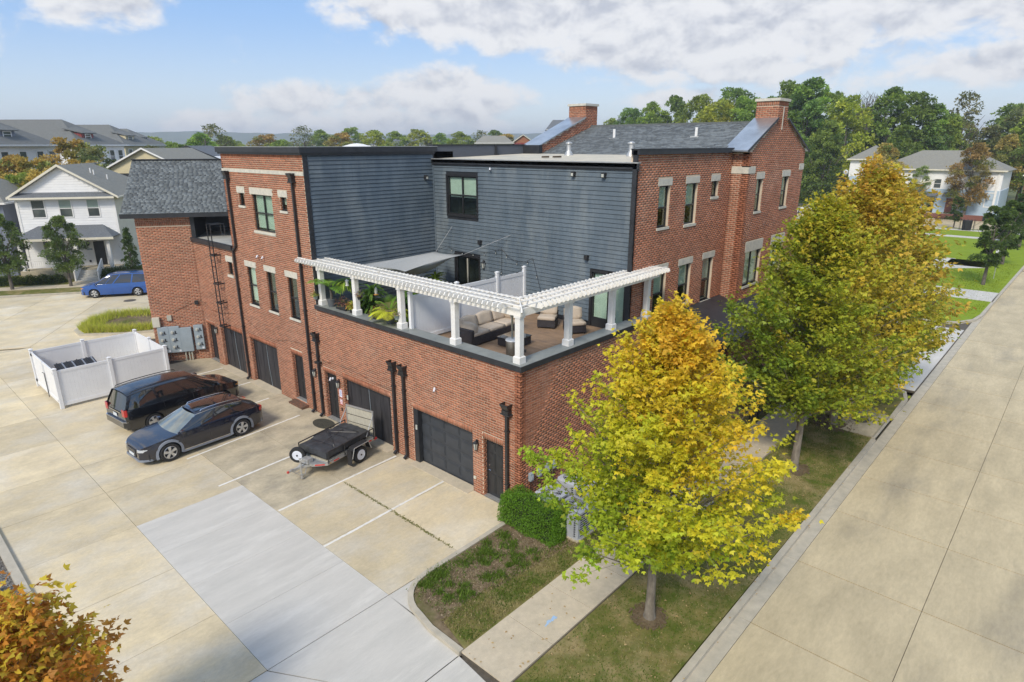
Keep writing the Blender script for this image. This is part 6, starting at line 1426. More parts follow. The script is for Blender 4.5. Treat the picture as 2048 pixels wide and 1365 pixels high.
# ramp standing up at the rear
RP=MB(); z0,z1=.52,1.62; RP.box((3.42,-.72,z0),(3.47,-.67,z1)).box((3.42,.67,z0),(3.47,.72,z1)).box((3.42,-.67,z1-.05),(3.47,.67,z1)).box((3.42,-.67,z0),(3.47,.67,z0+.05)); RP=RP.build('ramp_frame',M['galv'],TR)
for i in range(3): MB().box((3.43,-.665,.60+i*.325),(3.455,.665,.60+i*.325+.285)).build('ramp_board',M['wood'],RP)
for s in (-1,1): MB().tube([(3.42,s*.71,1.45),(2.95,s*.76,.75)],.018,6).build('ramp_brace',M['galv'],TR)
tb('rear_light',(3.38,-.78,.44),(3.5,-.68,.52),'signred'); tb('bearing_cap',(3.55,-.42,.46),(3.62,-.36,.52),'galv')
# ------------------------------------------------------------------ trees
def leafquads(P,D,size,cols,kites=3,fold=.25,flat=.6):
    """P (n,3) leaf bases, D (n,3) outward directions, size (n,), cols (n,3)"""
    n=len(P); D=D/np.linalg.norm(D,axis=1,keepdims=True)
    N=np.random.normal(size=(n,3))*(1-flat)+np.array([0,0,flat*1.3]); 
    D=D+np.random.normal(size=(n,3))*.35; D[:,2]-=.30; D/=np.linalg.norm(D,axis=1,keepdims=True)
    N-=D*np.einsum('ij,ij->i',N,D)[:,None]; N/=np.linalg.norm(N,axis=1,keepdims=True)+1e-9
    S=np.cross(D,N); V=[]; 
    lob=((0,1.0,.30),(.95,.85,.26),(-.95,.85,.26))[:kites]
    for a,l,w in lob:
        d=D*math.cos(a)+S*math.sin(a); s=np.cross(d,N); L=(size*l)[:,None]
        c=P-D*0.0; mid=c+d*L*.5-N*L*.06
        V.append(np.stack([c,mid+s*L*w+N*L*fold*.3,c+d*L-N*L*.15,mid-s*L*w+N*L*fold*.3],1))
    V=np.stack(V,1).reshape(-1,3); F=np.arange(len(V)).reshape(-1,4)
    C=np.repeat(cols,4*kites,0); C=np.concatenate([C,np.ones((len(C),1))],1)
    return V,F,C
def prof_r(prof,z): return np.interp(z,[p[0] for p in prof],[p[1] for p in prof])
def limb_tree(name,loc,H,prof,zc0,colf,label,group=None,nb=120,sub=6,lpc=34,leaf=.13,trunk=.12,lean=(0,0),seed=1,kites=3,asym=None,fork=None,sig=.16,flat=.6,bark='bark'):
    rs=np.random.RandomState(seed); st_=np.random.get_state(); np.random.seed(seed); rnd=random.Random(seed)
    t=thing(name,(loc[0],loc[1],loc[2]),0,label,'tree',group)
    # trunk
    mb=MB(); zs=np.linspace(0,H*.86,12); ax=lambda z:Vector((lean[0]*z/H+.05*math.sin(z*1.3+seed),lean[1]*z/H+.05*math.cos(z*1.1+seed*2),z))
    rad=lambda z: trunk*(1-.9*(z/(H*.9)))+.004+.06*math.exp(-z*7)
    mb.tube([ax(z) for z in [0,.08,.2]+list(zs[1:])],[rad(z) for z in [0,.08,.2]+list(zs[1:])],12); mb.build('trunk',M[bark],t,smooth=60)
    Ps=[];Ds=[];Cs=[]; br=MB()
    for b in range(nb):
        f=(b+.5)/nb; ze=zc0+(H-zc0)*(f**.88); az=b*2.39996+rs.normal()*.25
        r=prof_r(prof,ze)*rs.uniform(.62,1.08)*(.86+.30*math.sin(3*az+ze*1.9+seed)*math.sin(ze*2.1-az*2+seed*.7))*1.06
        if asym: r*=1+asym[0]*math.cos(az-asym[1])
        r=min(r,prof_r(prof,ze)*1.04)
        zs0=max(zc0*.75,ze-r*rs.uniform(.45,.95)-.15); zs0=min(zs0,H*.84); a=ax(zs0); e=Vector((ax(min(ze,H*.9)).x+r*math.cos(az),ax(min(ze,H*.9)).y+r*math.sin(az),ze))
        m_=a.lerp(e,.5)+Vector((0,0,-.08*r if ze>zc0+1 else .05)); r0=max(.010,rad(zs0)*.34)
        br.tube([a,m_,e],[r0,r0*.55,.004],5,cap=False)
        cc=colf(e,az,rs)
        for s in range(sub):
            u=rs.uniform(.30,1.0)**.8; q=a.lerp(m_,min(1,u*2)) if u<.5 else m_.lerp(e,(u-.5)*2)
            off=Vector((rs.normal(),rs.normal(),rs.normal()*.7))*(.22*(1.1-u)*min(r,2)+.10); c=q+off
            if u>.9: c=e+off*.2
            br.tube([q,c],[.006,.003],3,cap=False)
            n=int(lpc*rs.uniform(.7,1.3)); sg=sig*(1.15 if u<.8 else .8); od=(c-ax(c.z)); od.z=.25*od.length; od.normalize()
            bd=np.array((e-m_).normalized()); pts=rs.normal(size=(n,3))*sg*np.array([.95,.95,.6])+np.array(c)+bd[None]*rs.normal(size=(n,1))*sg*1.5+np.array(od)[None]*rs.uniform(-.10,.16,(n,1))
            dd=pts-np.array(c)+np.array(od)*sg*1.2
            Ps.append(pts); Ds.append(dd); k=rs.uniform(.80,1.2,(n,1)); mixc=np.array(cc(rs,u) if callable(cc) else cc); Cs.append(np.clip(mixc[None]*k*np.array([1,1,1])+rs.normal(size=(n,3))*.02*mixc[None],0.004,.9))
    br.build('branches',M[bark],t,kind='stuff')
    P=np.concatenate(Ps); D=np.concatenate(Ds); C=np.concatenate(Cs)
    V,F,CC=leafquads(P,D,rs.uniform(.7,1.25,len(P))*leaf,C,kites,flat=flat)
    o=lk('crown',npmesh('crown',V,F,M['leaf'],colf=CC),t); o['kind']='stuff'
    np.random.set_state(st_); return t
def lerp3(a,b,t): return tuple(x+(y-x)*t for x,y in zip(a,b))
YG=(.52,.57,.035); YE=(.72,.56,.035); OR=(.80,.42,.05); GR=(.17,.27,.025); LG=(.36,.50,.04)
def colA(e,az,rs):
    z=e.z/8.2; side=e.x*.70-e.y*.71   # +: image right
    def f(rs,u):
        w=max(0,z-.40)*1.7+.10*side+rs.normal()*.16
        c=lerp3(YG,YE,min(1,max(0,.25+w+rs.normal()*.12)))
        c=lerp3(c,OR,min(1,max(0,w*.95-.42+rs.normal()*.15)))
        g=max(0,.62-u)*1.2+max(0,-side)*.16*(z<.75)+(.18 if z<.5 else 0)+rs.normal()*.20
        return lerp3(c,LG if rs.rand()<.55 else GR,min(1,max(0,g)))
    return f
limb_tree('maple_tree',(-1.37,-5.58,.1),8.05,[(0,.3),(2.0,.6),(2.5,1.5),(3.1,2.5),(3.9,3.05),(4.6,2.9),(5.4,2.4),(6.3,1.75),(7.1,1.05),(7.7,.45),(8.1,.1)],2.25,colA,'yellow and orange maple standing alone by the air conditioners',nb=118,sub=9,lpc=37,leaf=.092,trunk=.115,seed=11,sig=.105,asym=(.10,R_(-45)))
def colB(e,az,rs):
    z=e.z/9.8; side=e.x*.70-e.y*.71
    def f(rs,u):
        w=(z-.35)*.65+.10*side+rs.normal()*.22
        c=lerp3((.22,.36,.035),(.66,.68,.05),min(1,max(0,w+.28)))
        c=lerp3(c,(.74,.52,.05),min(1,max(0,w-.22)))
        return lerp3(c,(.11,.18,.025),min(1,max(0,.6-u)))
    return f
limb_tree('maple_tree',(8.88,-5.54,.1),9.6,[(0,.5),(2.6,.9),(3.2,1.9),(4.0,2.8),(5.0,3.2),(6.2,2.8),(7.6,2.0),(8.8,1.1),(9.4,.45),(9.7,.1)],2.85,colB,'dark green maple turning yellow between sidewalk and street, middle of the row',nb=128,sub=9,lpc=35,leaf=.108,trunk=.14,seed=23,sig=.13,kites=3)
def colC(e,az,rs):
    z=e.z/10.8; side=e.x*.70-e.y*.71
    def f(rs,u):
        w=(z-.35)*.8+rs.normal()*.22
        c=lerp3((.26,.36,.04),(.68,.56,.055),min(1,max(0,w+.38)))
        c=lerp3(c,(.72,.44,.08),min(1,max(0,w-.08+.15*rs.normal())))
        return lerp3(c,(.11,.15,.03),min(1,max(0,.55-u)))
    return f
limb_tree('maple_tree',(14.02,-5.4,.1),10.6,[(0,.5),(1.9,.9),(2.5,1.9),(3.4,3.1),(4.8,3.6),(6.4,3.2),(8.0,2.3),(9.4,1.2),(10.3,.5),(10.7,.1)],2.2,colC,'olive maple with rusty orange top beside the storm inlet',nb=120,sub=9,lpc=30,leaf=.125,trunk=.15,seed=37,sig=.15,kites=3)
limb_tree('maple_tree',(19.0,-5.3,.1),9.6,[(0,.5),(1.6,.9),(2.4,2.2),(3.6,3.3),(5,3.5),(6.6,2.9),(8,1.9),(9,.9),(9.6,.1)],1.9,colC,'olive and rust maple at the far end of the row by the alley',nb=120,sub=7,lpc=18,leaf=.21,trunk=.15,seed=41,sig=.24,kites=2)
def colD(e,az,rs):
    def f(rs,u):
        w=rs.rand(); c=lerp3((.66,.34,.05),(.60,.24,.04),w); 
        if rs.rand()<.35: c=(.66,.50,.05)
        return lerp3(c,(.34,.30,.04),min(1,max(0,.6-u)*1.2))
    return f
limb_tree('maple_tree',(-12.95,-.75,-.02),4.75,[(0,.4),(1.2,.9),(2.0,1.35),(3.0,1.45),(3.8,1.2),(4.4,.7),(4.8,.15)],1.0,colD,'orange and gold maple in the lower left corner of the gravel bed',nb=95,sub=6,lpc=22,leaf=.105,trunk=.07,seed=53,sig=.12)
# small clipped evergreen top showing at the lower edge
t=thing('dried_hydrangea',(-10.95,-2.75,.0),0,'single brown seed head on a stalk at the bottom edge','plant'); MB().tube([(0,0,0),(.05,.05,2.9)],[.02,.012],6).build('stem',M['bark_far'],t); bush(t,(.05,.05,2.95),.16,260,[(.14,.09,.04),(.10,.06,.03),(.20,.14,.06)],ll=.05,lw=.03)
# --- hedge
HG=thing('boxwood_hedge',(-.42,-.95,.08),0,'clipped bright green hedge at the brick corner beside the air conditioners','hedge')
n=26000; u=np.random.rand(n,3)*2-1; 
k=np.argmax(np.abs(u)*np.array([1,1,1.05]),axis=1); 
u2_=u.copy(); ab=np.abs(u).max(1,keepdims=True); u2_=u/np.maximum(ab,1e-6); rr=np.linalg.norm(u2_,axis=1,keepdims=True); sh=u2_/(rr**.07)*1.02; sh=np.clip(sh,-1.02,1.02)
hx,hy,hz=.47,1.05,.48
P=sh*np.array([hx,hy,hz])*(1-np.random.rand(n,1)**2*.18); P+=np.stack([.05*np.sin(P[:,1]*5+P[:,2]*3),.05*np.sin(P[:,0]*7+P[:,2]*4),.04*np.sin(P[:,0]*6+P[:,1]*5)],1); P[:,2]+=hz+.02
keep=P[:,2]>.03; P=P[keep]; D=sh[keep]*np.array([1,1,.8])+np.random.normal(size=P.shape)*.5
rot=Matrix.Rotation(R_(4),3,'Z'); 
cc=np.array([(.17,.32,.02)]*len(P)); g=np.clip(np.random.normal(.5,.3,(len(P),1)),0,1); cc=cc*(1-g)+np.array([(.14,.25,.025)])*g; cc*=np.random.uniform(.75,1.25,(len(P),1))
V,F,C=leafquads(P,D,np.random.uniform(.03,.055,len(P)),cc,1,flat=.15)
o=lk('hedge_leaves',npmesh('hedge_leaves',V,F,M['leaf'],colf=C),HG); o['kind']='stuff'
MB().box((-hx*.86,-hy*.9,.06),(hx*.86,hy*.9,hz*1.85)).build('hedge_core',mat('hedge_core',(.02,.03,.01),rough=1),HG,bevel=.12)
for y in (-.8,-.3,.3,.8): MB().tube([(0,y,-.02),(.03,y,.3)],.03,6).build('stem',M['bark_far'],HG)
# --- generic background tree prototypes (lobed crowns of leaf clumps)
def crownmesh(name,H,r,z0,cols,nl,ls,seed,lobes=26,shape='round',dens=1.0,patch=None):
    rs=np.random.RandomState(seed); st_=np.random.get_state(); np.random.seed(seed)
    L=[]; 
    for i in range(lobes):
        f=(i+.5)/lobes; z=z0+(H-z0)*f; a=i*2.4+rs.normal()*.4
        if shape=='round': R=r*math.sin(math.pi*min(.96,.16+.84*f))**.55
        elif shape=='oval': R=r*(math.sin(math.pi*(.12+.86*f))**.8)
        else: R=r*(1-f)**.7+.1
        q=R*rs.uniform(.35,.78); L.append((q*math.cos(a),q*math.sin(a),z-.12*(H-z0)*0,r*rs.uniform(.18,.34)*(1-.35*f)))
    L=np.array(L); idx=rs.randint(lobes,size=nl); d=rs.normal(size=(nl,3)); d/=np.linalg.norm(d,axis=1,keepdims=True); d[:,2]=np.where(d[:,2]<-.3,-d[:,2],d[:,2])
    rr=L[idx,3:4]*(rs.rand(nl,1)**.35)*(1+.25*rs.normal(size=(nl,1))*.6); P=L[idx,:3]+d*rr*np.array([1,1,.85])
    P[:,2]=np.clip(P[:,2],z0*.8,H*1.03)
    lc=rs.uniform(.78,1.2,lobes)[idx][:,None]; cm=rs.randint(len(cols),size=lobes)[idx]; c=np.array(cols)[cm]*lc*rs.uniform(.75,1.25,(nl,1))
    V,F,C=leafquads(P,d,rs.uniform(.6,1.3,nl)*ls,c,2,flat=.3); np.random.set_state(st_)
    return npmesh(name,V,F,M['leaf'],colf=C)
def trunkmesh(H,r,z1,seed,n=7,spread=.5,cr=2.0):
    rnd=random.Random(seed); mb=MB(); mb.tube([(0,0,-.3),(0,0,z1*.5),(rnd.uniform(-.1,.1),rnd.uniform(-.1,.1),z1),(0,0,H*.8)],[r*1.2,r,r*.8,r*.12],8)
    for i in range(n):
        a=i*2.4; z=z1+(H-z1)*.5*i/n; mb.tube([(0,0,z),(cr*.4*math.cos(a),cr*.4*math.sin(a),z+(H-z)*.35),(cr*.75*math.cos(a),cr*.75*math.sin(a),z+(H-z)*.6)],[r*.4,r*.2,r*.05],5)
    return mb.mesh('trunk',M['bark_far'],smooth=60)
PROTO={}
def proto(key,H,r,z0,cols,nl,ls,seed,**k): PROTO[key]=(crownmesh('crown',H,r,z0,cols,nl,ls,seed,**k),trunkmesh(H,H*.022,z0,seed,cr=r),H)
GD=[(.19,.28,.06),(.23,.33,.065),(.165,.25,.06)]; GM=[(.30,.41,.07),(.25,.35,.065),(.35,.45,.075)]; GY=[(.42,.49,.065),(.50,.54,.075),(.33,.42,.065)]; BRN=[(.40,.31,.09),(.32,.30,.08),(.44,.32,.11),(.24,.29,.07)]; ORN=[(.46,.32,.08),(.38,.33,.08),(.30,.33,.08)]; OLV=[(.21,.23,.08),(.27,.26,.10),(.17,.20,.07)]
proto('dark1',20,6.2,4,GD,9000,.42,1,lobes=62); proto('dark2',20,5.4,5,GD+GM[:1],8500,.42,2,shape='oval',lobes=62); proto('mid1',20,6.2,4,GM,9000,.4,3,lobes=60); proto('mid2',20,5.6,3,GM+GD[:1],8500,.4,4,shape='oval',lobes=64)
proto('yel',16,5.6,2.5,GY,6000,.42,5,lobes=50); proto('bright',14,4.0,1.2,[(.18,.27,.05),(.22,.31,.06),(.13,.21,.05)],7000,.32,6,shape='oval',lobes=62)
proto('brown',11,3.9,2.2,BRN,7500,.26,7,lobes=50,shape='oval'); proto('orange',10,3.8,2.0,ORN,6000,.28,8,lobes=42); proto('olive',14,4.6,2.5,OLV,4500,.38,9,lobes=42); proto('sparse',20,5.2,6,OLV,1900,.42,10,lobes=62); proto('street',6,1.95,1.3,[(.12,.20,.06),(.15,.24,.065),(.18,.27,.065)],9000,.13,11,lobes=50,shape='oval'); proto('young',6,1.7,1.6,[(.10,.165,.035),(.13,.20,.04),(.08,.13,.03)],7500,.13,12,lobes=24); proto('light',8,2.6,1.8,[(.28,.36,.10),(.33,.38,.12)],2600,.2,13,lobes=20); proto('cone',6,1.6,.3,[(.07,.13,.03),(.09,.16,.03)],6000,.13,14,lobes=50,shape='cone')
def bgtree(key,x,y,h,label,wid=1.0,name='tree',group=None,z=0):
    me,tr,H=PROTO[key]; s=h/H; t=thing(name,(x,y,z),random.uniform(0,6.28),label,'tree',group); t.scale=(s*wid,s*wid,s); o=lk('crown',me,t); o['kind']='stuff'; lk('trunk',tr,t); return t
# woodland on the right, a name for every tree in it
G_='woodland trees behind the long pale house'
RT=[(150,97.7,18,'mid1'),(146,89.1,20.4,'dark1'),(142,80.1,21.5,'mid2'),(144,74.4,22.8,'dark2'),(140,65.7,22.4,'mid1'),(126,53.8,20,'yel'),(150,61.2,24.2,'dark1'),(128,47.8,20.6,'mid1'),(140,47.8,21.2,'mid2'),(132,40.3,23.2,'dark1'),(128,35.5,23.4,'dark2'),(137,34.2,21.6,'mid1'),(125,27,19.4,'yel'),(113,26.5,15,'bright'),(146,28.9,22,'bare'),(130,20.9,21.1,'dark2'),(132,17.7,20.2,'dark1'),(134,14.5,18.1,'dark2'),(138,12.2,16.4,'mid2'),(119,16.2,14.1,'bright'),(142,10.8,20.6,'sparse'),(150,7.3,14.4,'olive'),(140,2.7,12.7,'brown'),(152,2.9,17.5,'olive'),(142,-.2,17,'mid1'),(120,38.2,16.6,'mid1'),(114,31.5,12.5,'bright')]
KN={'mid1':'round mid green woodland tree','mid2':'tall mid green woodland tree','dark1':'broad dark green woodland tree','dark2':'dark upright woodland tree','yel':'yellow-green woodland tree','bright':'bright light green tree','bare':'bare leafless tree above the woodland','sparse':'sparse brown open-crowned tree','olive':'olive tree at the right end of the woodland','brown':'brownish tree beyond the pale house roof'}
WH=['at the far left end of the woodland','second from the left end of the woodland','third from the left end of the woodland','fourth from the left, before the yellow-green one','just left of the yellow-green one','in front of the wood, left of the right chimney','behind the yellow-green one left of the chimney','immediately left of the right chimney','hidden partly behind the right chimney','immediately right of the right chimney','tallest, right of the chimney','left of the second yellow-green tree','behind the bright conical one','conical, standing at the brick gable edge','rising behind the right half of the wood','left of centre behind the pale house','above the middle of the pale house roof','right of centre behind the pale house','where the wood slopes down to the right','small, just above the pale house roof','standing above the right end of the wood','just right of the open crown','low at the right edge','behind at the very right edge','cut by the right edge','low behind the brick gable','lowest, at the white car']
for (x,y,h,k),w in zip(RT,WH):
    if k=='bare':
        t=thing('bare_tree',(x,y,0),0,'leafless grey tree rising behind the right half of the woodland','tree'); mb=MB(); mb.tube([(0,0,0),(0,0,9)],[.4,.28],6)
        for i in range(60):
            a=random.uniform(0,6.28); s=random.uniform(.2,1); b0=Vector((0,0,random.uniform(7,12))); e=Vector((5.5*s*math.cos(a),5.5*s*math.sin(a),h-2.5*s*s-random.random())); m_=b0.lerp(e,.5)+Vector((0,0,-.8)); mb.tube([b0,m_,e],[.14,.07,.03],4,cap=False)
            for j in range(5): q=m_.lerp(e,random.random()); mb.tube([q,q+Vector((random.gauss(0,.7),random.gauss(0,.7),random.uniform(.6,1.8)))],[.045,.02],3,cap=False)
        mb.build('bare_limbs',M['bark_far'],t,kind='stuff'); continue
    bgtree(k,x,y,h,KN[k].replace('bright light green tree','bright green tree')+' '+w,random.uniform(.92,1.12),group=G_)
def mass(name,items):
    VV=[];FF=[];CC=[];nb=0
    for key,x,y,h,wd in items:
        me=PROTO[key][0]; H=PROTO[key][2]; n=len(me.vertices); co=np.empty(n*3,dtype=np.float32); me.vertices.foreach_get('co',co); co=co.reshape(-1,3); cl=np.empty(n*4,dtype=np.float32); me.attributes['tint'].data.foreach_get('color',cl); cl=cl.reshape(-1,4)
        q=np.arange(n).reshape(-1,8,3 if 0 else 1)[:, :, 0]; keep=np.random.rand(len(q))<.45; idx=q[keep].ravel(); a=random.uniform(0,6.28); s=h/H; c_,s_=math.cos(a),math.sin(a); v=co[idx].reshape(-1,8,3); ctr=v.mean(1,keepdims=True); v=(ctr+(v-ctr)*1.5).reshape(-1,3)
        v=np.stack([(v[:,0]*c_-v[:,1]*s_)*s*wd+x,(v[:,0]*s_+v[:,1]*c_)*s*wd+y,v[:,2]*s],1); VV.append(v); FF.append(np.arange(len(v)).reshape(-1,4)+nb); nb+=len(v); CC.append(cl[idx])
    return tag(lk(name,npmesh(name,np.concatenate(VV),np.concatenate(FF),M['leaf'],colf=np.concatenate(CC))),kind='stuff')
mass('deep_woodland',[(('dark2','mid1','dark1')[i%3],160+6*(i%2),110-9.5*i,15+2*(i%3),1.25) for i in range(12)])
bgtree('brown',109,15.9,11.2,'rusty brown tree in front of the left half of the pale house',.95); bgtree('brown',108.5,3.5,11.2,'large brown and green tree in front of the right half of the pale house',.95); bgtree('light',108.8,10.3,7.9,'thin pale green young tree in front of the pale house',1.0); bgtree('young',94.5,2.6,4.4,'small round green tree beside the far cross street',1.0)
GS='young street trees on the green lawn'
bgtree('young',52.3,-5.98,6.3,'nearest dark green street tree on the bright lawn at right',1.0,group=GS,z=.1); bgtree('young',65.1,-5.96,6.0,'second green street tree on the bright lawn at right',1.1,group=GS,z=.1); bgtree('young',80,-6.0,6.4,'third green street tree by the right edge',1.2,group=GS,z=.1); bgtree('young',88,-5.6,5.5,'farthest green street tree on the bright lawn',1.2,group=GS,z=.1)
# left side
bgtree('street',-3.6,53.1,6.0,'dark green street tree left of the porch, near the left edge',1.0,group='street trees before the white house',z=.1); bgtree('street',.06,51.06,5.7,'dark green street tree directly in front of the white porch',1.0,group='street trees before the white house',z=.1)
LTR=[(3.3,81.6,10,'orange','orange tree far left before the apartments, near the edge'),(4.6,78.3,9.8,'orange','orange and green tree left of the white gable'),(11.6,90,11.9,'orange','tall orange tree in the middle before the apartments'),(12.7,84.6,11.0,'olive','dark olive tree right of the tall orange one'),(7.4,69.4,9.6,'orange','orange tree just above the white gable'),(2.6,64.5,9.0,'orange','broad orange and green tree left behind the white house'),(.8,66.8,8.6,'mid1','green tree at the left edge above the grey roof'),
 (35,130,11,'olive','olive tree behind the white and blue gable'),(42.3,138,11.8,'mid1','green tree beyond the white and blue gable'),(51.3,145.2,13.8,'mid2','green tree left of the brick block top'),(61.9,162.5,16.3,'sparse','open crowned tree rising against the hills at left'),(68.5,170.5,13.5,'mid1','green tree touching the left corner of the brick block'),(36.4,118.9,11.2,'bright','bush-like green tree beside the grey roofs'),
 (91.5,192.7,14.2,'orange','rounded orange tree behind the block roof, leftmost'),(86,173,12.6,'mid1','small green tree between the rounded orange ones'),(107,195.7,17.3,'sparse','tall thin tree with brown top behind the block roof'),(117.1,201.3,16.2,'mid2','green tree right of the tall thin one'),(106.5,172.5,14.6,'orange','second rounded orange tree behind the block roof'),(131.5,203.9,17.2,'mid1','green tree above the long grey roof, left part'),(120.9,174.8,15.6,'yel','yellow-green tree behind the block roof'),(133,178.2,15.5,'mid1','green tree above the skylight'),(145.5,181,16.3,'yel','yellow-green tree above the block corner'),(158.5,183.1,15.4,'mid2','green tree above the stucco parapet, leftmost'),(143.7,156,15.2,'mid1','green tree above the stucco parapet'),(162.8,165.4,16.2,'sparse','thin tree above the middle of the stucco parapet'),(173.9,168.3,16.4,'dark2','dark narrow tree above the stucco parapet'),(132.8,124.5,13.9,'orange','low orange tree above the stucco parapet'),(189,134.8,15.4,'orange','orange tree beside the left chimney'),(152.3,117,15.4,'yel','yellow-green tree left of the left chimney coping')]
for x,y,h,k,lb in LTR: bgtree(k,x,y,h,lb,1.5 if h>12 else 1.05)
IT=[]
for i in range(46):
    a=R_(38+(i*37%42)); D=random.uniform(290,560); IT.append((('mid1','mid2','olive','yel')[i%4],-13+D*math.cos(a),-12+D*math.sin(a),random.uniform(10,14.5),1.5))
mass('distant_trees',IT)
bgtree('cone',5.0,51.2,4.4,'dark evergreen shrub-like tree between the white house and the brick wing',.9)
def shrubmass(name,pts,r,label,cols,n=2600,ls=.11,cat='shrub'):
    t=thing(name,(pts[0][0],pts[0][1],.1),0,label,cat); P=[];D=[];C=[]
    for (x,y) in pts:
        d=np.random.normal(size=(n,3)); d/=np.linalg.norm(d,axis=1,keepdims=True); d[:,2]=abs(d[:,2]); P.append(np.array([x-pts[0][0],y-pts[0][1],0])+d*r*np.array([1,1,.95])*np.random.rand(n,1)**.3*(1+.12*np.random.normal(size=(n,1)))); D.append(d); C.append(np.array(cols)[np.random.randint(len(cols),size=n)]*np.random.uniform(.75,1.25,(n,1)))
    V,F,C_=leafquads(np.concatenate(P),np.concatenate(D),np.random.uniform(.7,1.3,n*len(pts))*ls,np.concatenate(C),1,flat=.2); o=lk('foliage',npmesh('foliage',V,F,M['leaf'],colf=C_),t); o['kind']='stuff'; return t
DG=[(.05,.085,.025),(.065,.11,.03)]
shrubmass('shrub_row',[wxy(s,25.2) for s in (-19.6,-18.6,-17.6,-16.6)],.72,'low yellow-green and dark shrubs under the porch railing',DG+[(.16,.24,.03)],1800)
shrubmass('shrub_row',[wxy(s,26.0) for s in (-12.6,-11.7,-10.8)],1.0,'tall dark shrubs right of the porch steps',DG+[(.09,.15,.03)],2400); shrubmass('shrub_row',[wxy(-22.5,25.4),wxy(-21.3,25.3),wxy(-20.4,25.3)],.8,'dark hedge left of the porch shrubs',DG,1800)
# ornamental grass in the island
n=9000; ang=np.linspace(0,2*math.pi,len(isl)); 
P=[]
while len(P)<n:
    k=random.randrange(len(isl)); a=np.array(isl[k]); b=np.array(isl[(k+1)%len(isl)]); q=a+(b-a)*random.random(); c=np.array(c0); f=random.uniform(.72,.9)
    if random.random()<.25: f=random.uniform(.5,.9)
    q=c+(q-c)*f; P.append(q+np.random.normal(size=2)*.06)
P=np.array(P); a=np.random.rand(n)*6.283; h=np.random.uniform(.25,.55,n); w=.012; l=h*np.random.uniform(.2,.9,n)
A=np.stack([P[:,0]-w*np.cos(a),P[:,1]-w*np.sin(a),np.full(n,.13)],1); B=np.stack([P[:,0]+w*np.cos(a),P[:,1]+w*np.sin(a),np.full(n,.13)],1); b=np.random.rand(n)*6.283; Cc=np.stack([P[:,0]+l*np.cos(b),P[:,1]+l*np.sin(b),.13+h],1)
cols=np.array([(.55,.58,.07),(.45,.50,.06),(.60,.53,.15),(.34,.40,.06)])[np.random.randint(4,size=n)]*np.random.uniform(.8,1.2,(n,1))
tag(lk('ornamental_grass',npmesh('ornamental_grass',np.stack([A,B,Cc],1).reshape(-1,3),np.arange(3*n).reshape(-1,3),M['grassmat'],colf=np.concatenate([np.repeat(cols,3,0),np.ones((3*n,1))],1))),kind='stuff')
# ------------------------------------------------------------------ houses
def hwin(parent,F,s0,s1,z0,z1,fm='whitepaint',pane='carglass_far',cross=True,fr=.09,sky=.0):
    mb=MB()
    for q in ((s0-fr,s0,z0-fr,z1+fr),(s1,s1+fr,z0-fr,z1+fr),(s0,s1,z0-fr,z0),(s0,s1,z1,z1+fr)): fbox(mb,F,*q,.01,.06)
    if cross: fbox(mb,F,s0,s1,(z0+z1)/2-.03,(z0+z1)/2+.03,.01,.04)
    w=mb.build('window',M[fm],parent); p=fbox(MB(),F,s0,s1,z0,z1,.005,.015).build('pane',M[pane],w); return w
M['farpane']=mat('far_window_glass',(.09,.11,.105),(.055,.065,.065),scale=.7,rough=.08,spec=.8); M['blindpane']=mat('blind_behind_glass',(.34,.42,.36),(.30,.37,.32),rough=.15,spec=.6)
def lapboards(parent,F,s0,s1,z0,z1,ops,m_,e=.18,clip=None):
    z=z0
    while z<z1-.02:
        zt=min(z+e,z1); a0,a1=(s0,s1) if clip is None else clip(zt)
        if a1-a0>.1:
            for a,b in cutints(a0,a1,[(o[0],o[1]) for o in ops if o[2]<zt and o[3]>z]):
                mb=MB(); mb.add([F.p(a,z,.0),F.p(b,z,.0),F.p(a,zt,.0),F.p(b,zt,.0),F.p(a,z,.035),F.p(b,z,.035),F.p(a,zt,.012),F.p(b,zt,.012)],[(4,5,7,6),(0,1,5,4),(2,6,7,3),(0,4,6,2),(1,3,7,5)]); mb.build('siding_board',M[m_],parent,fix=True)
        z+=e
# white house across the side street
WHs=thing('white_house',tuple(W2(-16,30,0)),0,'white two-storey house with grey gable roof and front porch','house'); off=Vector(WHs.location)
def HF(o,u,n): f=Fr(Vector(o)-off,u,n); return f
FH=HF(W2(0,28.5,0),WU,-WB); FHs=HF(W2(-12.0,0,0),WB,WU)
s0,s1=-19.75,-12.0
hb=MB(); hb.prism([W2(s0,28.5,.1)-off,W2(s1,28.5,.1)-off,W2(s1,41,.1)-off,W2(s0,41,.1)-off],(0,0,7.15)); hb.build('wall',M['whiteside'],WHs)
hops=[(-18.55,-17.6,5.4,6.85),(-16.42,-15.5,5.4,6.85),(-14.22,-13.35,5.4,6.85)]
lapboards(WHs,FH,s0,s1,.4,7.2,[(a-.1,b+.1,c-.1,d+.1) for a,b,c,d in hops]+[(-14.45,-13.35,1.0,3.3),(-18.4,-17.2,1.5,3.6)],'whiteside',.22); lapboards(WHs,FHs,28.5,41,.4,7.2,[(34,34.6,4.2,5.2)],'creamside',.22)
for (a,b,c,d),pn in zip(hops,('farpane','blindpane','blindpane')):
    w=hwin(WHs,FH,a,b,c,d,pane=pn)
    if pn=='blindpane': fbox(MB(),FH,a,b,c,(c+d)/2-.03,.016,.02).build('lower_pane',M['farpane'],w)
hwin(WHs,FHs,34,34.6,4.2,5.2,pane='farpane')
for q in (s0+.08,s1-.08): fbox(MB(),FH,q-.1,q+.1,.3,7.2,.03,.06).build('corner_board',M['whitepaint'],WHs)
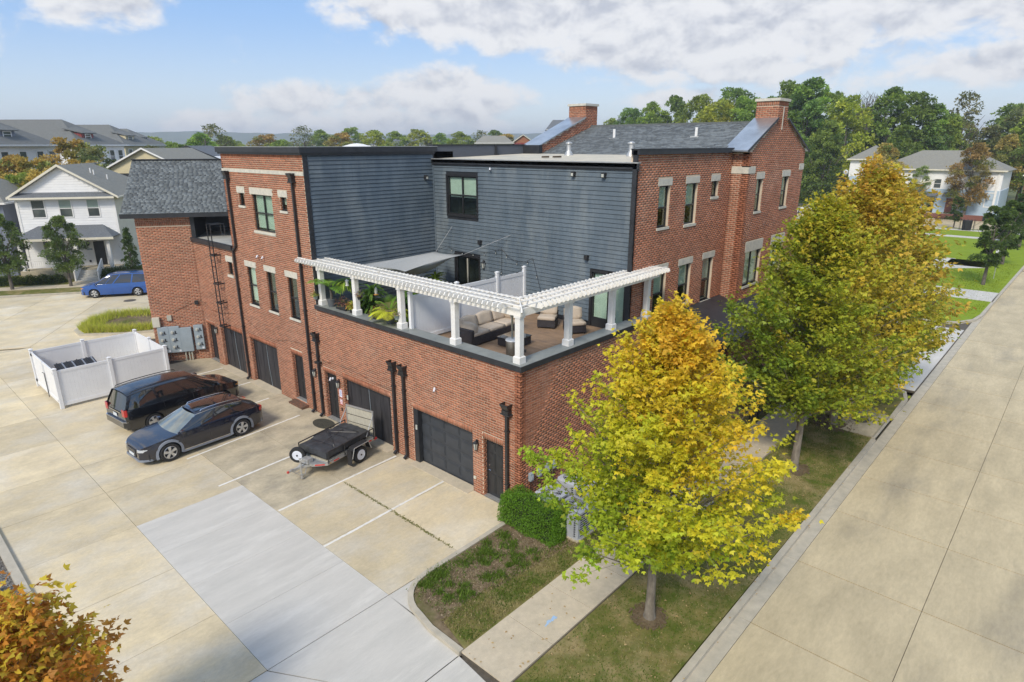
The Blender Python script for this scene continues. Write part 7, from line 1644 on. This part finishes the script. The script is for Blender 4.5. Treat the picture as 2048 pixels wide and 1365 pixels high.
ap=-15.87; gb=MB(); gb.prism([W2(s0,28.5,7.25)-off,W2(s1,28.5,7.25)-off,W2(ap,28.5,9.72)-off],WB*4); gb.build('gable',M['whiteside'],WHs)
lapboards(WHs,FH,s0,s1,7.55,9.6,[],'whiteside',.22,clip=lambda z:(s0+(z-7.25)/2.47*3.88+.3,s1-(z-7.25)/2.47*3.88-.3))
def roofslab(parent,pts,m_='shingle_far',t=.14,name='roof'):
    P=[Vector(p)-off for p in pts]; n=(P[1]-P[0]).cross(P[2]-P[0]).normalized(); n=n if n.z>0 else -n; return MB().prism([p-n*t for p in P],n*t).build(name,M[m_],parent)
e=.45
roofslab(WHs,[W2(s0-e,28.1,7.1),W2(ap,28.1,9.85),W2(ap,38,9.85),W2(s0-e,42,7.1)]); roofslab(WHs,[W2(s1+e,28.1,7.1),W2(s1+e,41.4,7.1),W2(ap,36.5,9.85),W2(ap,28.1,9.85)])
roofslab(WHs,[W2(s0-e,42,7.1),W2(s1+e,41.4,7.1),W2(ap,36.5,9.85)])
for a,b in ((s0-e,ap),(s1+e,ap)):
    P=[W2(a,28.05,6.98)-off,W2(b,28.05,9.73)-off,W2(b,28.05,9.93)-off,W2(a,28.05,7.18)-off]; MB().prism(P,WB*.06).build('rake_board',M['creamside'],WHs)
roofslab(WHs,[W2(s0-.1,27.9,7.12),W2(s1+.1,27.9,7.12),W2(s1+.1,28.5,7.5),W2(s0-.1,28.5,7.5)],'shingle_dark',.08,'pent_roof')
MB().obox(W2(s0-.2,27.82,6.98)-off,WU*(s1-s0+.4),WB*.1,Vector((0,0,.16))).build('gutter',M['creamside'],WHs); MB().obox(W2(s1+e,27.9,6.98)-off,WB*13.4,WU*.1,Vector((0,0,.14))).build('gutter',M['creamside'],WHs)
for s_,d_ in ((-14.6,32),(-14.35,32.0),(-13.6,33)):
    z=9.85-(s_-ap)/4.3*2.75; p=W2(s_,d_,z-.1)-off; MB().tube([p,p+Vector((0,0,.55))],.06,8).build('roof_vent',M['whitepaint'],WHs)
# porch
MB().prism([W2(s0,26.6,.1)-off,W2(-12.15,26.6,.1)-off,W2(-12.15,28.5,.1)-off,W2(s0,28.5,.1)-off],(0,0,.85)).build('porch_floor',M['concrete_dirty'],WHs)
pe=26.3
roofslab(WHs,[W2(s0-.1,pe,3.75),W2(-12.0,pe,3.75),W2(-13.3,28.5,4.65),W2(s0+1.4,28.5,4.65)],'shingle_dark',.1,'porch_roof'); roofslab(WHs,[W2(-12.0,pe,3.75),W2(-12.0,28.5,3.75),W2(-13.3,28.5,4.65)],'shingle_dark',.1,'porch_roof')
roofslab(WHs,[W2(s0-.1,pe,3.75),W2(s0+1.4,28.5,4.65),W2(s0-.1,28.5,3.75)],'shingle_dark',.1,'porch_roof')
MB().obox(W2(s0-.1,pe-.05,3.55)-off,WU*(-12.0-s0+.15),WB*.1,Vector((0,0,.2))).build('porch_beam',M['creamside'],WHs)
for s_ in (s0+.3,-17.1,-15.2,-12.6):
    p=W2(s_,26.8,.95)-off; MB().prism([p-WU*.13-WB*.13,p+WU*.13-WB*.13,p+WU*.13+WB*.13,p-WU*.13+WB*.13],(0,0,2.7)).build('porch_post',M['whitepaint'],WHs,bevel=.01)
for a,b in ((s0+.4,-17.2),(-17.0,-15.35)):
    for z in (1.15,1.75): MB().obox(W2(a,26.77,z)-off,WU*(b-a),WB*.05,Vector((0,0,.07))).build('railing',M['whitepaint'],WHs)
    k=int((b-a)/.16)
    for i in range(k): MB().obox(W2(a+.1+i*.16,26.78,1.2)-off,WU*.045,WB*.03,Vector((0,0,.56))).build('baluster',M['whitepaint'],WHs,fix=False)
for i in range(5): MB().prism([W2(-15.1,26.6-.3*(i+1),.1)-off,W2(-13.4,26.6-.3*(i+1),.1)-off,W2(-13.4,26.6-.3*i,.1)-off,W2(-15.1,26.6-.3*i,.1)-off],(0,0,.85-.16*(i+1)+.05)).build('step',M['newconc'],WHs)
for s_ in (-15.15,-13.35):
    MB().prism([W2(s_,25.05,.15)-off,W2(s_,26.6,.95)-off,W2(s_,26.6,1.85)-off,W2(s_,25.05,1.0)-off],WU*.1).build('stair_railing',M['whitepaint'],WHs)
d=fbox(MB(),FH,-14.35,-13.45,1.0,3.15,.02,.05).build('front_door',M['doorblack'],WHs); 
for q in ((-14.45,-14.35,1.0,3.25),(-13.45,-13.35,1.0,3.25),(-14.35,-13.45,3.15,3.25)): fbox(MB(),FH,*q,.02,.07).build('door_trim',M['whitepaint'],d)
hwin(WHs,FH,-18.3,-17.3,1.6,3.5,pane='farpane'); MB().lathe([(.02,0),(.12,.05),(.14,.3),(.03,.4)],10,o=FH.p(-14.75,2.75,.15)).build('porch_lantern',M['black'],WHs); fbox(MB(),FH,-14.95,-14.5,2.35,2.5,.03,.045).build('number_plate',M['panelgrey'],WHs); fbox(MB(),FH,-14.9,-14.75,1.25,1.45,.03,.1).build('mail_slot',M['black'],WHs)
# slate house at the left edge
def simple_house(name,label,o,u,w,dp,ze,zr,wall,roofm,wins=(),gable_front=True,hip=0.0,z0=0,band=None,trim='whitepaint',e=.4,cat='house',gwall=None,dark_rake=False):
    """front wall from o along u, depth away from camera"""
    global off
    u=Vector(u).normalized(); b=Vector((-u.y,u.x,0)); t=thing(name,o,0,label,cat); off=Vector(o); O=Vector(o)
    MB().prism([O-off,O+u*w-off,O+u*w+b*dp-off,O+b*dp-off],(0,0,ze-z0)).build('wall',M[wall],t)
    F=Fr(O-off,u,-b); F.o.z=-O.z
    if gable_front:
        MB().prism([O-off+Vector((0,0,ze)),O+u*w-off+Vector((0,0,ze)),O+u*w/2-off+Vector((0,0,zr))],b*dp).build('gable',M[gwall or wall],t)
        for a in (0,1):
            x0=-e if a==0 else w+e; P=[O+u*x0-b*e+Vector((0,0,ze-.2)),O+u*w/2-b*e+Vector((0,0,zr+.08)),O+u*w/2+b*(dp)+Vector((0,0,zr+.08)),O+u*x0+b*(dp+e)+Vector((0,0,ze-.2))]
            roofslab(t,P,roofm)
            Q=[O+u*x0-b*(e+.04)+Vector((0,0,ze-.33))-off,O+u*w/2-b*(e+.04)+Vector((0,0,zr-.04))-off,O+u*w/2-b*(e+.04)+Vector((0,0,zr+.14))-off,O+u*x0-b*(e+.04)+Vector((0,0,ze-.15))-off]; MB().prism(Q,b*.05).build('rake_board',M[trim],t)
    else:
        c=[O-u*e-b*e,O+u*(w+e)-b*e,O+u*(w+e)+b*(dp+e),O-u*e+b*(dp+e)]; c=[p+Vector((0,0,ze)) for p in c]; r0=O+u*hip+b*dp/2+Vector((0,0,zr)); r1=O+u*(w-hip)+b*dp/2+Vector((0,0,zr))
        for P in ((c[0],c[1],r1,r0),(c[2],c[3],r0,r1),(c[1],c[2],r1),(c[3],c[0],r0)): roofslab(t,P,roofm,.12)
        for i in range(2): 
            p,q=c[i],c[i+1]; MB().bar(p-off,q-off,.1,.16).build('gutter',M[trim],t)
    if band: fbox(MB(),F,0,w,band[0],band[1],.01,.03).build('wall_band',M[band[2]],t)
    for (a,bb,c_,d_) in wins: hwin(t,F,a,bb,c_,d_,pane='farpane',cross=True)
    return t,F
simple_house('slate_house','slate blue house at the left edge beside the white house',tuple(W2(-31.0,29.5,0)),WU,9.8,10,6.6,9.0,'blueside','shingle_far',[(8.6,9.2,5.6,6.2),(6.8,7.5,5.3,6.3)],False,3.0)
simple_house('yellow_house','cream and yellow gabled house behind the white house roof',(11.0,73.0,0),(.66,-.75,0),8.2,11,9.2,11.1,'yellowside','shingle_far',[(3.2,4.2,7.2,8.2)],True,band=(7.9,8.4,'fascia'),gwall='yellowside')
simple_house('white_gable_house','pale house with dark rake boards and grey roof behind the yellow one',(25.6,101.8,0),(.80,-.6,0),10.5,15,9.2,11.35,'whiteside','shingle_dark',[],True,trim='fascia')
simple_house('brick_gable_house','small orange brick gabled house on the plain beyond the stucco parapet',(119.5,109.5,0),(.70,-.71,0),6,12,12.0,14.0,'redside','shingle_far',[],True,trim='creamside'); 
bpy.data.objects['brick_gable_house'].children[0].data.materials[0]=mat('orange_brick',(.34,.15,.08),(.28,.11,.06),scale=4)
simple_house('grey_roof_house','grey shingled house wing left of the orange brick gable',(112,116,0),(.70,-.71,0),10,9,11.9,13.9,'creamside','shingle_far',[],False,2.0)
simple_house('long_shed','long low building with grey roof behind the block roof',(150,262,0),(.62,-.78,0),62,26,11.3,14.2,'panelgrey','shingle_dark',[],False,8,cat='shed')
simple_house('dormer_house','distant house with steep grey dormers left of the left chimney',(186,152,0),(.66,-.75,0),13,12,17.0,20.8,'creamside','shingle_dark',[],False,2.5)
simple_house('hill_house','distant grey roof right of the left chimney',(196,128,0),(.66,-.75,0),16,12,17.8,21.0,'creamside','shingle_dark',[],False,2.5)
# apartment row at the far left
EU=Vector((.65,-.76,0)).normalized(); FU_=Vector((-EU.y,EU.x,0))
def apartment(Q,label,cols,ln=34,w=11,ze=11.5,zr=15.5,i=0):
    global off
    Q=Vector(Q); t=thing('apartment_block',(Q.x,Q.y,0),0,label,'apartment block','apartment blocks in a row at the far left'); off=Vector((Q.x,Q.y,0))
    c=[Q-FU_*w,Q,Q-EU*ln,Q-EU*ln-FU_*w]          # front corner, right corner, rear, left
    MB().prism([p-off for p in c],(0,0,ze)).build('wall',M[cols[0]],t)
    MB().prism([p-off for p in (c[0]+EU*.0,c[1],c[1]-EU*.0+EU*.06,c[0]+EU*.06)],(0,0,8.2)).build('brick_storey',M['darkbrick'],t)
    ee=.6; k=[c[0]-FU_*ee+EU*ee,c[1]+FU_*ee+EU*ee,c[2]+FU_*ee-EU*ee,c[3]-FU_*ee-EU*ee]; k=[p+Vector((0,0,ze)) for p in k]; r1=Q-FU_*w/2-EU*6+Vector((0,0,zr)); r0=Q-FU_*w/2-EU*(ln-6)+Vector((0,0,zr))
    for P,m_ in (((k[0],k[1],r1),'shingle_apt'),((k[1],k[2],r0,r1),'shingle_apt'),((k[3],k[0],r1,r0),'shingle_apt'),((k[2],k[3],r0),'shingle_apt')): roofslab(t,P,m_,.15)
    MB().bar(k[0]-off,k[1]-off,.15,.22).build('gutter',M['whitepaint'],t)
    F=Fr(c[0]-off,FU_,EU)
    for s_ in (1.0,4.0,7.0,9.2): hwin(t,F,s_,s_+1.1,8.9,10.7,pane='farpane',fr=.14)
    bal=fbox(MB(),F,2.3,3.7,8.3,8.45,.0,1.2).build('balcony',M['whitepaint'],t); 
    for s_ in np.arange(2.3,3.75,.28): fbox(MB(),F,s_,s_+.08,8.45,9.3,1.12,1.2).build('balcony_rail',M['whitepaint'],bal)
    fbox(MB(),F,2.3,3.7,9.3,9.4,1.1,1.22).build('balcony_rail',M['whitepaint'],bal)
    F2_=Fr(c[3]-off,EU,-FU_)
    for s_ in np.arange(3,ln-2,5.2): hwin(t,F2_,s_,s_+1.6,8.9,10.7,pane='farpane',fr=.14)
    # shed dormer on the hip
    dc=Q-FU_*w*.62+EU*ee*.5-off; z=ze+.8; 
    MB().prism([dc-FU_*1.4-EU*1.6+Vector((0,0,z)),dc+FU_*1.4-EU*1.6+Vector((0,0,z)),dc+FU_*1.4-EU*1.6+Vector((0,0,z+1.1)),dc-FU_*1.4-EU*1.6+Vector((0,0,z+1.1))],-EU*3.4).build('dormer',M[cols[1]],t)
    MB().prism([dc-FU_*1.65-EU*1.2+Vector((0,0,z+1.0)),dc+FU_*1.65-EU*1.2+Vector((0,0,z+1.0)),dc+FU_*1.65-EU*4.4+Vector((0,0,z+2.0)),dc-FU_*1.65-EU*4.4+Vector((0,0,z+1.7))],(0,0,.12)).build('dormer_roof',M['shingle_apt'],t)
    FD=Fr(dc-EU*1.55,FU_,EU); hwin(t,FD,-.6,.6,z+.25,z+.85,pane='farpane',fr=.12)
    return t
apartment((11.8,97.4,0),'nearest apartment block with white facade and blue dormer at the left edge',('whiteside','blueside')); apartment((25.2,113.6,0),'second apartment block with white and red facade behind the orange trees',('whiteside','redside'))
apartment((39.4,139,0),'third apartment block with yellow facade in the row',('yellowside','yellowside')); apartment((53,172,0),'farthest apartment block of the row, mostly roof',('creamside','blueside'))
# long pale house on the right
RH=thing('pale_house',(110,10,0),0,'long two-storey pale blue and white house beyond the cross street','house'); off=Vector((110,10,0))
FR_=Fr(Vector((110,0,0))-off,(0,-1,0),(-1,0,0))     # s = -y
def rb(y0,y1,z1,x1=121,x0=110): MB().box((x0-110,y0-10,0),(x1-110,y1-10,z1)).build('wall',M['whiteside'],RH)
rb(-.3,16.9,7.5); rb(16.9,21.4,8.9)
fbox(MB(),FR_,-16.85,.25,.2,4.6,.01,.04).build('lower_siding',M['lightblue'],RH); fbox(MB(),FR_,-21.35,-16.95,.2,6.2,.01,.04).build('lower_siding',M['lightblue'],RH)
MB().box((.02,-10.38,.2),(10.9,-10.3,4.6)).build('lower_siding',M['lightblue'],RH)
def hipr(y0,y1,x0,x1,ze,zr,h): 
    c=[Vector(p) for p in ((x0-.5,y1+.5,ze),(x0-.5,y0-.5,ze),(x1+.5,y0-.5,ze),(x1+.5,y1+.5,ze))]; a=Vector(((x0+x1)/2,y1-h,zr)); b=Vector(((x0+x1)/2,y0+h,zr))
    for P in ((c[0],c[1],b,a),(c[2],c[3],a,b),(c[1],c[2],b),(c[3],c[0],a)): roofslab(RH,P,'shingle_far',.12)
    MB().bar(c[0]-off,c[1]-off,.12,.2).build('gutter',M['creamside'],RH)
hipr(-.3,16.9,110,121,7.55,10.5,5.0); hipr(16.9,21.4,110,121,9.0,11.3,2.2)
for q in (-.2,-16.7): fbox(MB(),FR_,q-.15 if q>-1 else q-.15,q+.15,.2,7.5,.04,.1).build('corner_board',M['whitepaint'],RH)
for a,b,c,d in ((-18.95-.0,-18.1,7.3,8.75),(-14.2,-13.3,4.9,6.4),(-8.45,-7.55,4.75,6.1),(-3.2,-2.3,4.9,6.4),(-1.3,-.35,2.2,4.2),(-5.6,-4.7,1.6,3.2),(-11.6,-10.7,1.6,3.2),(-20.3,-19.4,3.4,5.0)): hwin(RH,FR_,a,b,c,d,pane='farpane',fr=.14)
for s_,m_ in ((-9.0,'doorblack'),(-6.4,'darkbrick'),(-13.2,'doorblack')):
    d=fbox(MB(),FR_,s_,s_+1.0,.9,3.2,.04,.08).build('front_door',M[m_],RH)
    MB().prism([FR_.p(s_-.5,4.0,.04),FR_.p(s_+1.5,4.0,.04),FR_.p(s_+1.5,3.5,1.3),FR_.p(s_-.5,3.5,1.3)],(0,0,.12)).build('porch_hood',M['shingle_dark'],RH)
    fbox(MB(),FR_,s_-.6,s_+1.6,.1,.9,.04,1.6).build('porch_step',M['newconc'],RH)
fbox(MB(),FR_,-14,.0,.1,.9,1.61,1.75).build('brick_plinth',M['darkbrick'],RH)
for s_ in (-10.5,-8.0,-5.2): fbox(MB(),FR_,s_,s_+.05,.9,1.8,1.65,1.7).build('rail_post',M['black'],RH)
MB().prism([(-1.5,12.2-3,2.9),(-1.5,7.2,2.9),(.2,7.2,4.2),(.2,9.2,4.2)],(0,0,.12)).build('porch_roof',M['shingle_far'],RH) if 0 else None
simple_house('brown_house','brown house partly hidden behind the right end of the pale house',(121,-2.2,0),(0.05,-1,0),16,10,6.6,9.6,'darkbrick','shingle_far',[(1.5,2.6,3.5,4.8),(5,6,3.5,4.8)],False,3.0)
simple_house('back_house','grey roofed house far behind the pale house at right edge',(140,-1.0,0),(0.05,-1,0),14,10,9.4,12.6,'creamside','shingle_dark',[],False,3.0)
for i,(x,y) in enumerate(((108.9,6.3),(108.9,-.6))): shrubmass('clipped_hedge',[(x,y),(x,y-1.0),(x,y-2.0)],.9,('dark clipped hedge at the pale house porch','dark clipped hedge right of the porch steps')[i],DG,700,.2)
# street lamp, sign, bins, hydrant, pole
t=thing('street_lamp',(108.9,21.6,0),0,'black street lamp with white globe beside the brick gable','street lamp'); MB().lathe([(.25,0),(.2,.3),(.08,.8),(.06,6.4)],10).build('lamp_post',M['black'],t); MB().lathe([(.05,6.4),(.3,6.55),(.42,6.9),(.28,7.2),(.05,7.3)],14).build('lamp_globe',M['lens'],t,smooth=60)
t=thing('street_lamp',(5.2,73.6,0),0,'street lamp with pale globe among the orange trees','street lamp'); MB().lathe([(.15,0),(.06,.8),(.05,8.0)],8).build('lamp_post',M['black'],t); MB().lathe([(.05,8.0),(.35,8.2),(.42,8.5),(.05,8.9)],12).build('lamp_globe',M['lens'],t)
t=thing('fire_hydrant',(103,31.5,0),0,'small red fire hydrant at the far cross street','fire hydrant'); MB().lathe([(.25,0),(.16,.1),(.16,.7),(.2,.72),(.14,.95),(.03,1.0)],12).tube([(-.3,0,.5),(.3,0,.5)],.08,8).build('hydrant_body',M['signred'],t)
t=thing('litter_bin',(93.8,1.0,.1),R_(10),'black slatted litter bin on the path edge','litter bin'); 
for k in range(12): a=k*math.pi/6; MB().box((-.03,-.012,0),(.03,.012,1.5)).build('bin_slat',M['black'],t).matrix_local=Matrix.Translation((.75*math.cos(a)*.8,.9*math.sin(a),0))@Matrix.Rotation(a+math.pi/2,4,'Z')
MB().lathe([(.01,.1),(.55,.1),(.6,1.35),(.01,1.35)],14).build('bin_liner',M['plastic'],t)
t=thing('mail_post',(93.6,-.9,.1),0,'short dark post with box beside the litter bin','post'); MB().box((-.08,-.08,0),(.08,.08,1.5)).build('post_shaft',M['black'],t); MB().box((-.3,-.3,1.4),(.3,.3,2.0)).build('post_box',M['black'],t,bevel=.05)
t=thing('park_sign',(84,7.5,.1),R_(0),'pale tilted sign board standing on the green lawn','sign'); MB().box((-.05,-.08,0),(.05,.08,6.2)).build('sign_post',M['galv'],t); MB().prism([(-.2,-3.2,6.9),(-.2,1.6,5.6),(1.8,1.6,5.6),(1.8,-3.2,6.9)],(0,0,.15)).build('shelter_roof',M['roofing'],t)
t=thing('green_play_box',(47.5,-2.9,.1),R_(20),'small turquoise plastic box on the pale path','box'); MB().box((-.6,-.35,.03),(.6,.35,.4)).build('box_body',M['green'],t,bevel=.05); MB().box((-.64,-.39,.4),(.64,.39,.47)).build('box_lid',M['green'],t,bevel=.03)
t=thing('sign_pole',(56.0,-6.3,.1),0,'thin sign pole on the lawn beside the nearest street tree','sign pole'); MB().tube([(0,0,0),(0,0,2.6)],.03,6).build('pole_shaft',M['galv'],t); MB().box((-.02,-.25,2.1),(.02,.25,2.6)).build('sign_plate',M['signwhite'],t)
for i,(x,y,h) in enumerate(((50.5,141,13.0),(84,182,12.0),(98,205,13))):
    t=thing('utility_pole',(x,y,0),0,('leftmost thin utility pole left of the brick block','middle thin utility pole above the block roof corner','rightmost thin utility pole between the rounded orange trees')[i],'utility pole','utility poles on the plain'); MB().tube([(0,0,0),(0,0,h)],.12,6).build('pole_shaft',M['bark_far'],t); MB().box((-.8,-.06,h-.9),(.8,.06,h-.75)).build('cross_arm',M['bark_far'],t)
# distant wooded hills
def hillring(name,r0,r1,a0,a1,hf,seed):
    mb=MB(); na=120
    def f(u,v):
        a=R_(a0+(a1-a0)*u); r=r0+(r1-r0)*v; h=hf(u)*math.sin(math.pi*min(1,v*1.1)*.5)**1.2
        return (-13+r*math.cos(a),-12+r*math.sin(a),-.5+h+(1.8*math.sin(u*190+v*9)*math.sin(u*57) if v>.6 else 0))
    mb.grid(f,260,10); return mb.build(name,M['far'],smooth=60,kind='structure',fix=True)
hillring('hills',2000,2450,10,100,lambda u:50+3*math.sin(u*9+1)+2*math.sin(u*23)+1.5*math.sin(u*61),1)
hillring('foothills',760,1000,10,100,lambda u:14+2*math.sin(u*14+2)+1.5*math.sin(u*41),2)
# haze
hz=MB().box((-2800,-2800,-1.4),(2800,2800,75)).build('haze',M['far'],kind='stuff')
hm=bpy.data.materials.new('haze'); hm.use_nodes=True; nt=hm.node_tree; nt.nodes.clear(); v=nt.nodes.new('ShaderNodeVolumePrincipled'); v.inputs['Color'].default_value=(.86,.92,1,1); v.inputs['Density'].default_value=HAZE; v.inputs['Anisotropy'].default_value=.2; o=nt.nodes.new('ShaderNodeOutputMaterial'); nt.links.new(v.outputs[0],o.inputs['Volume'])
hz.data.materials[0]=hm
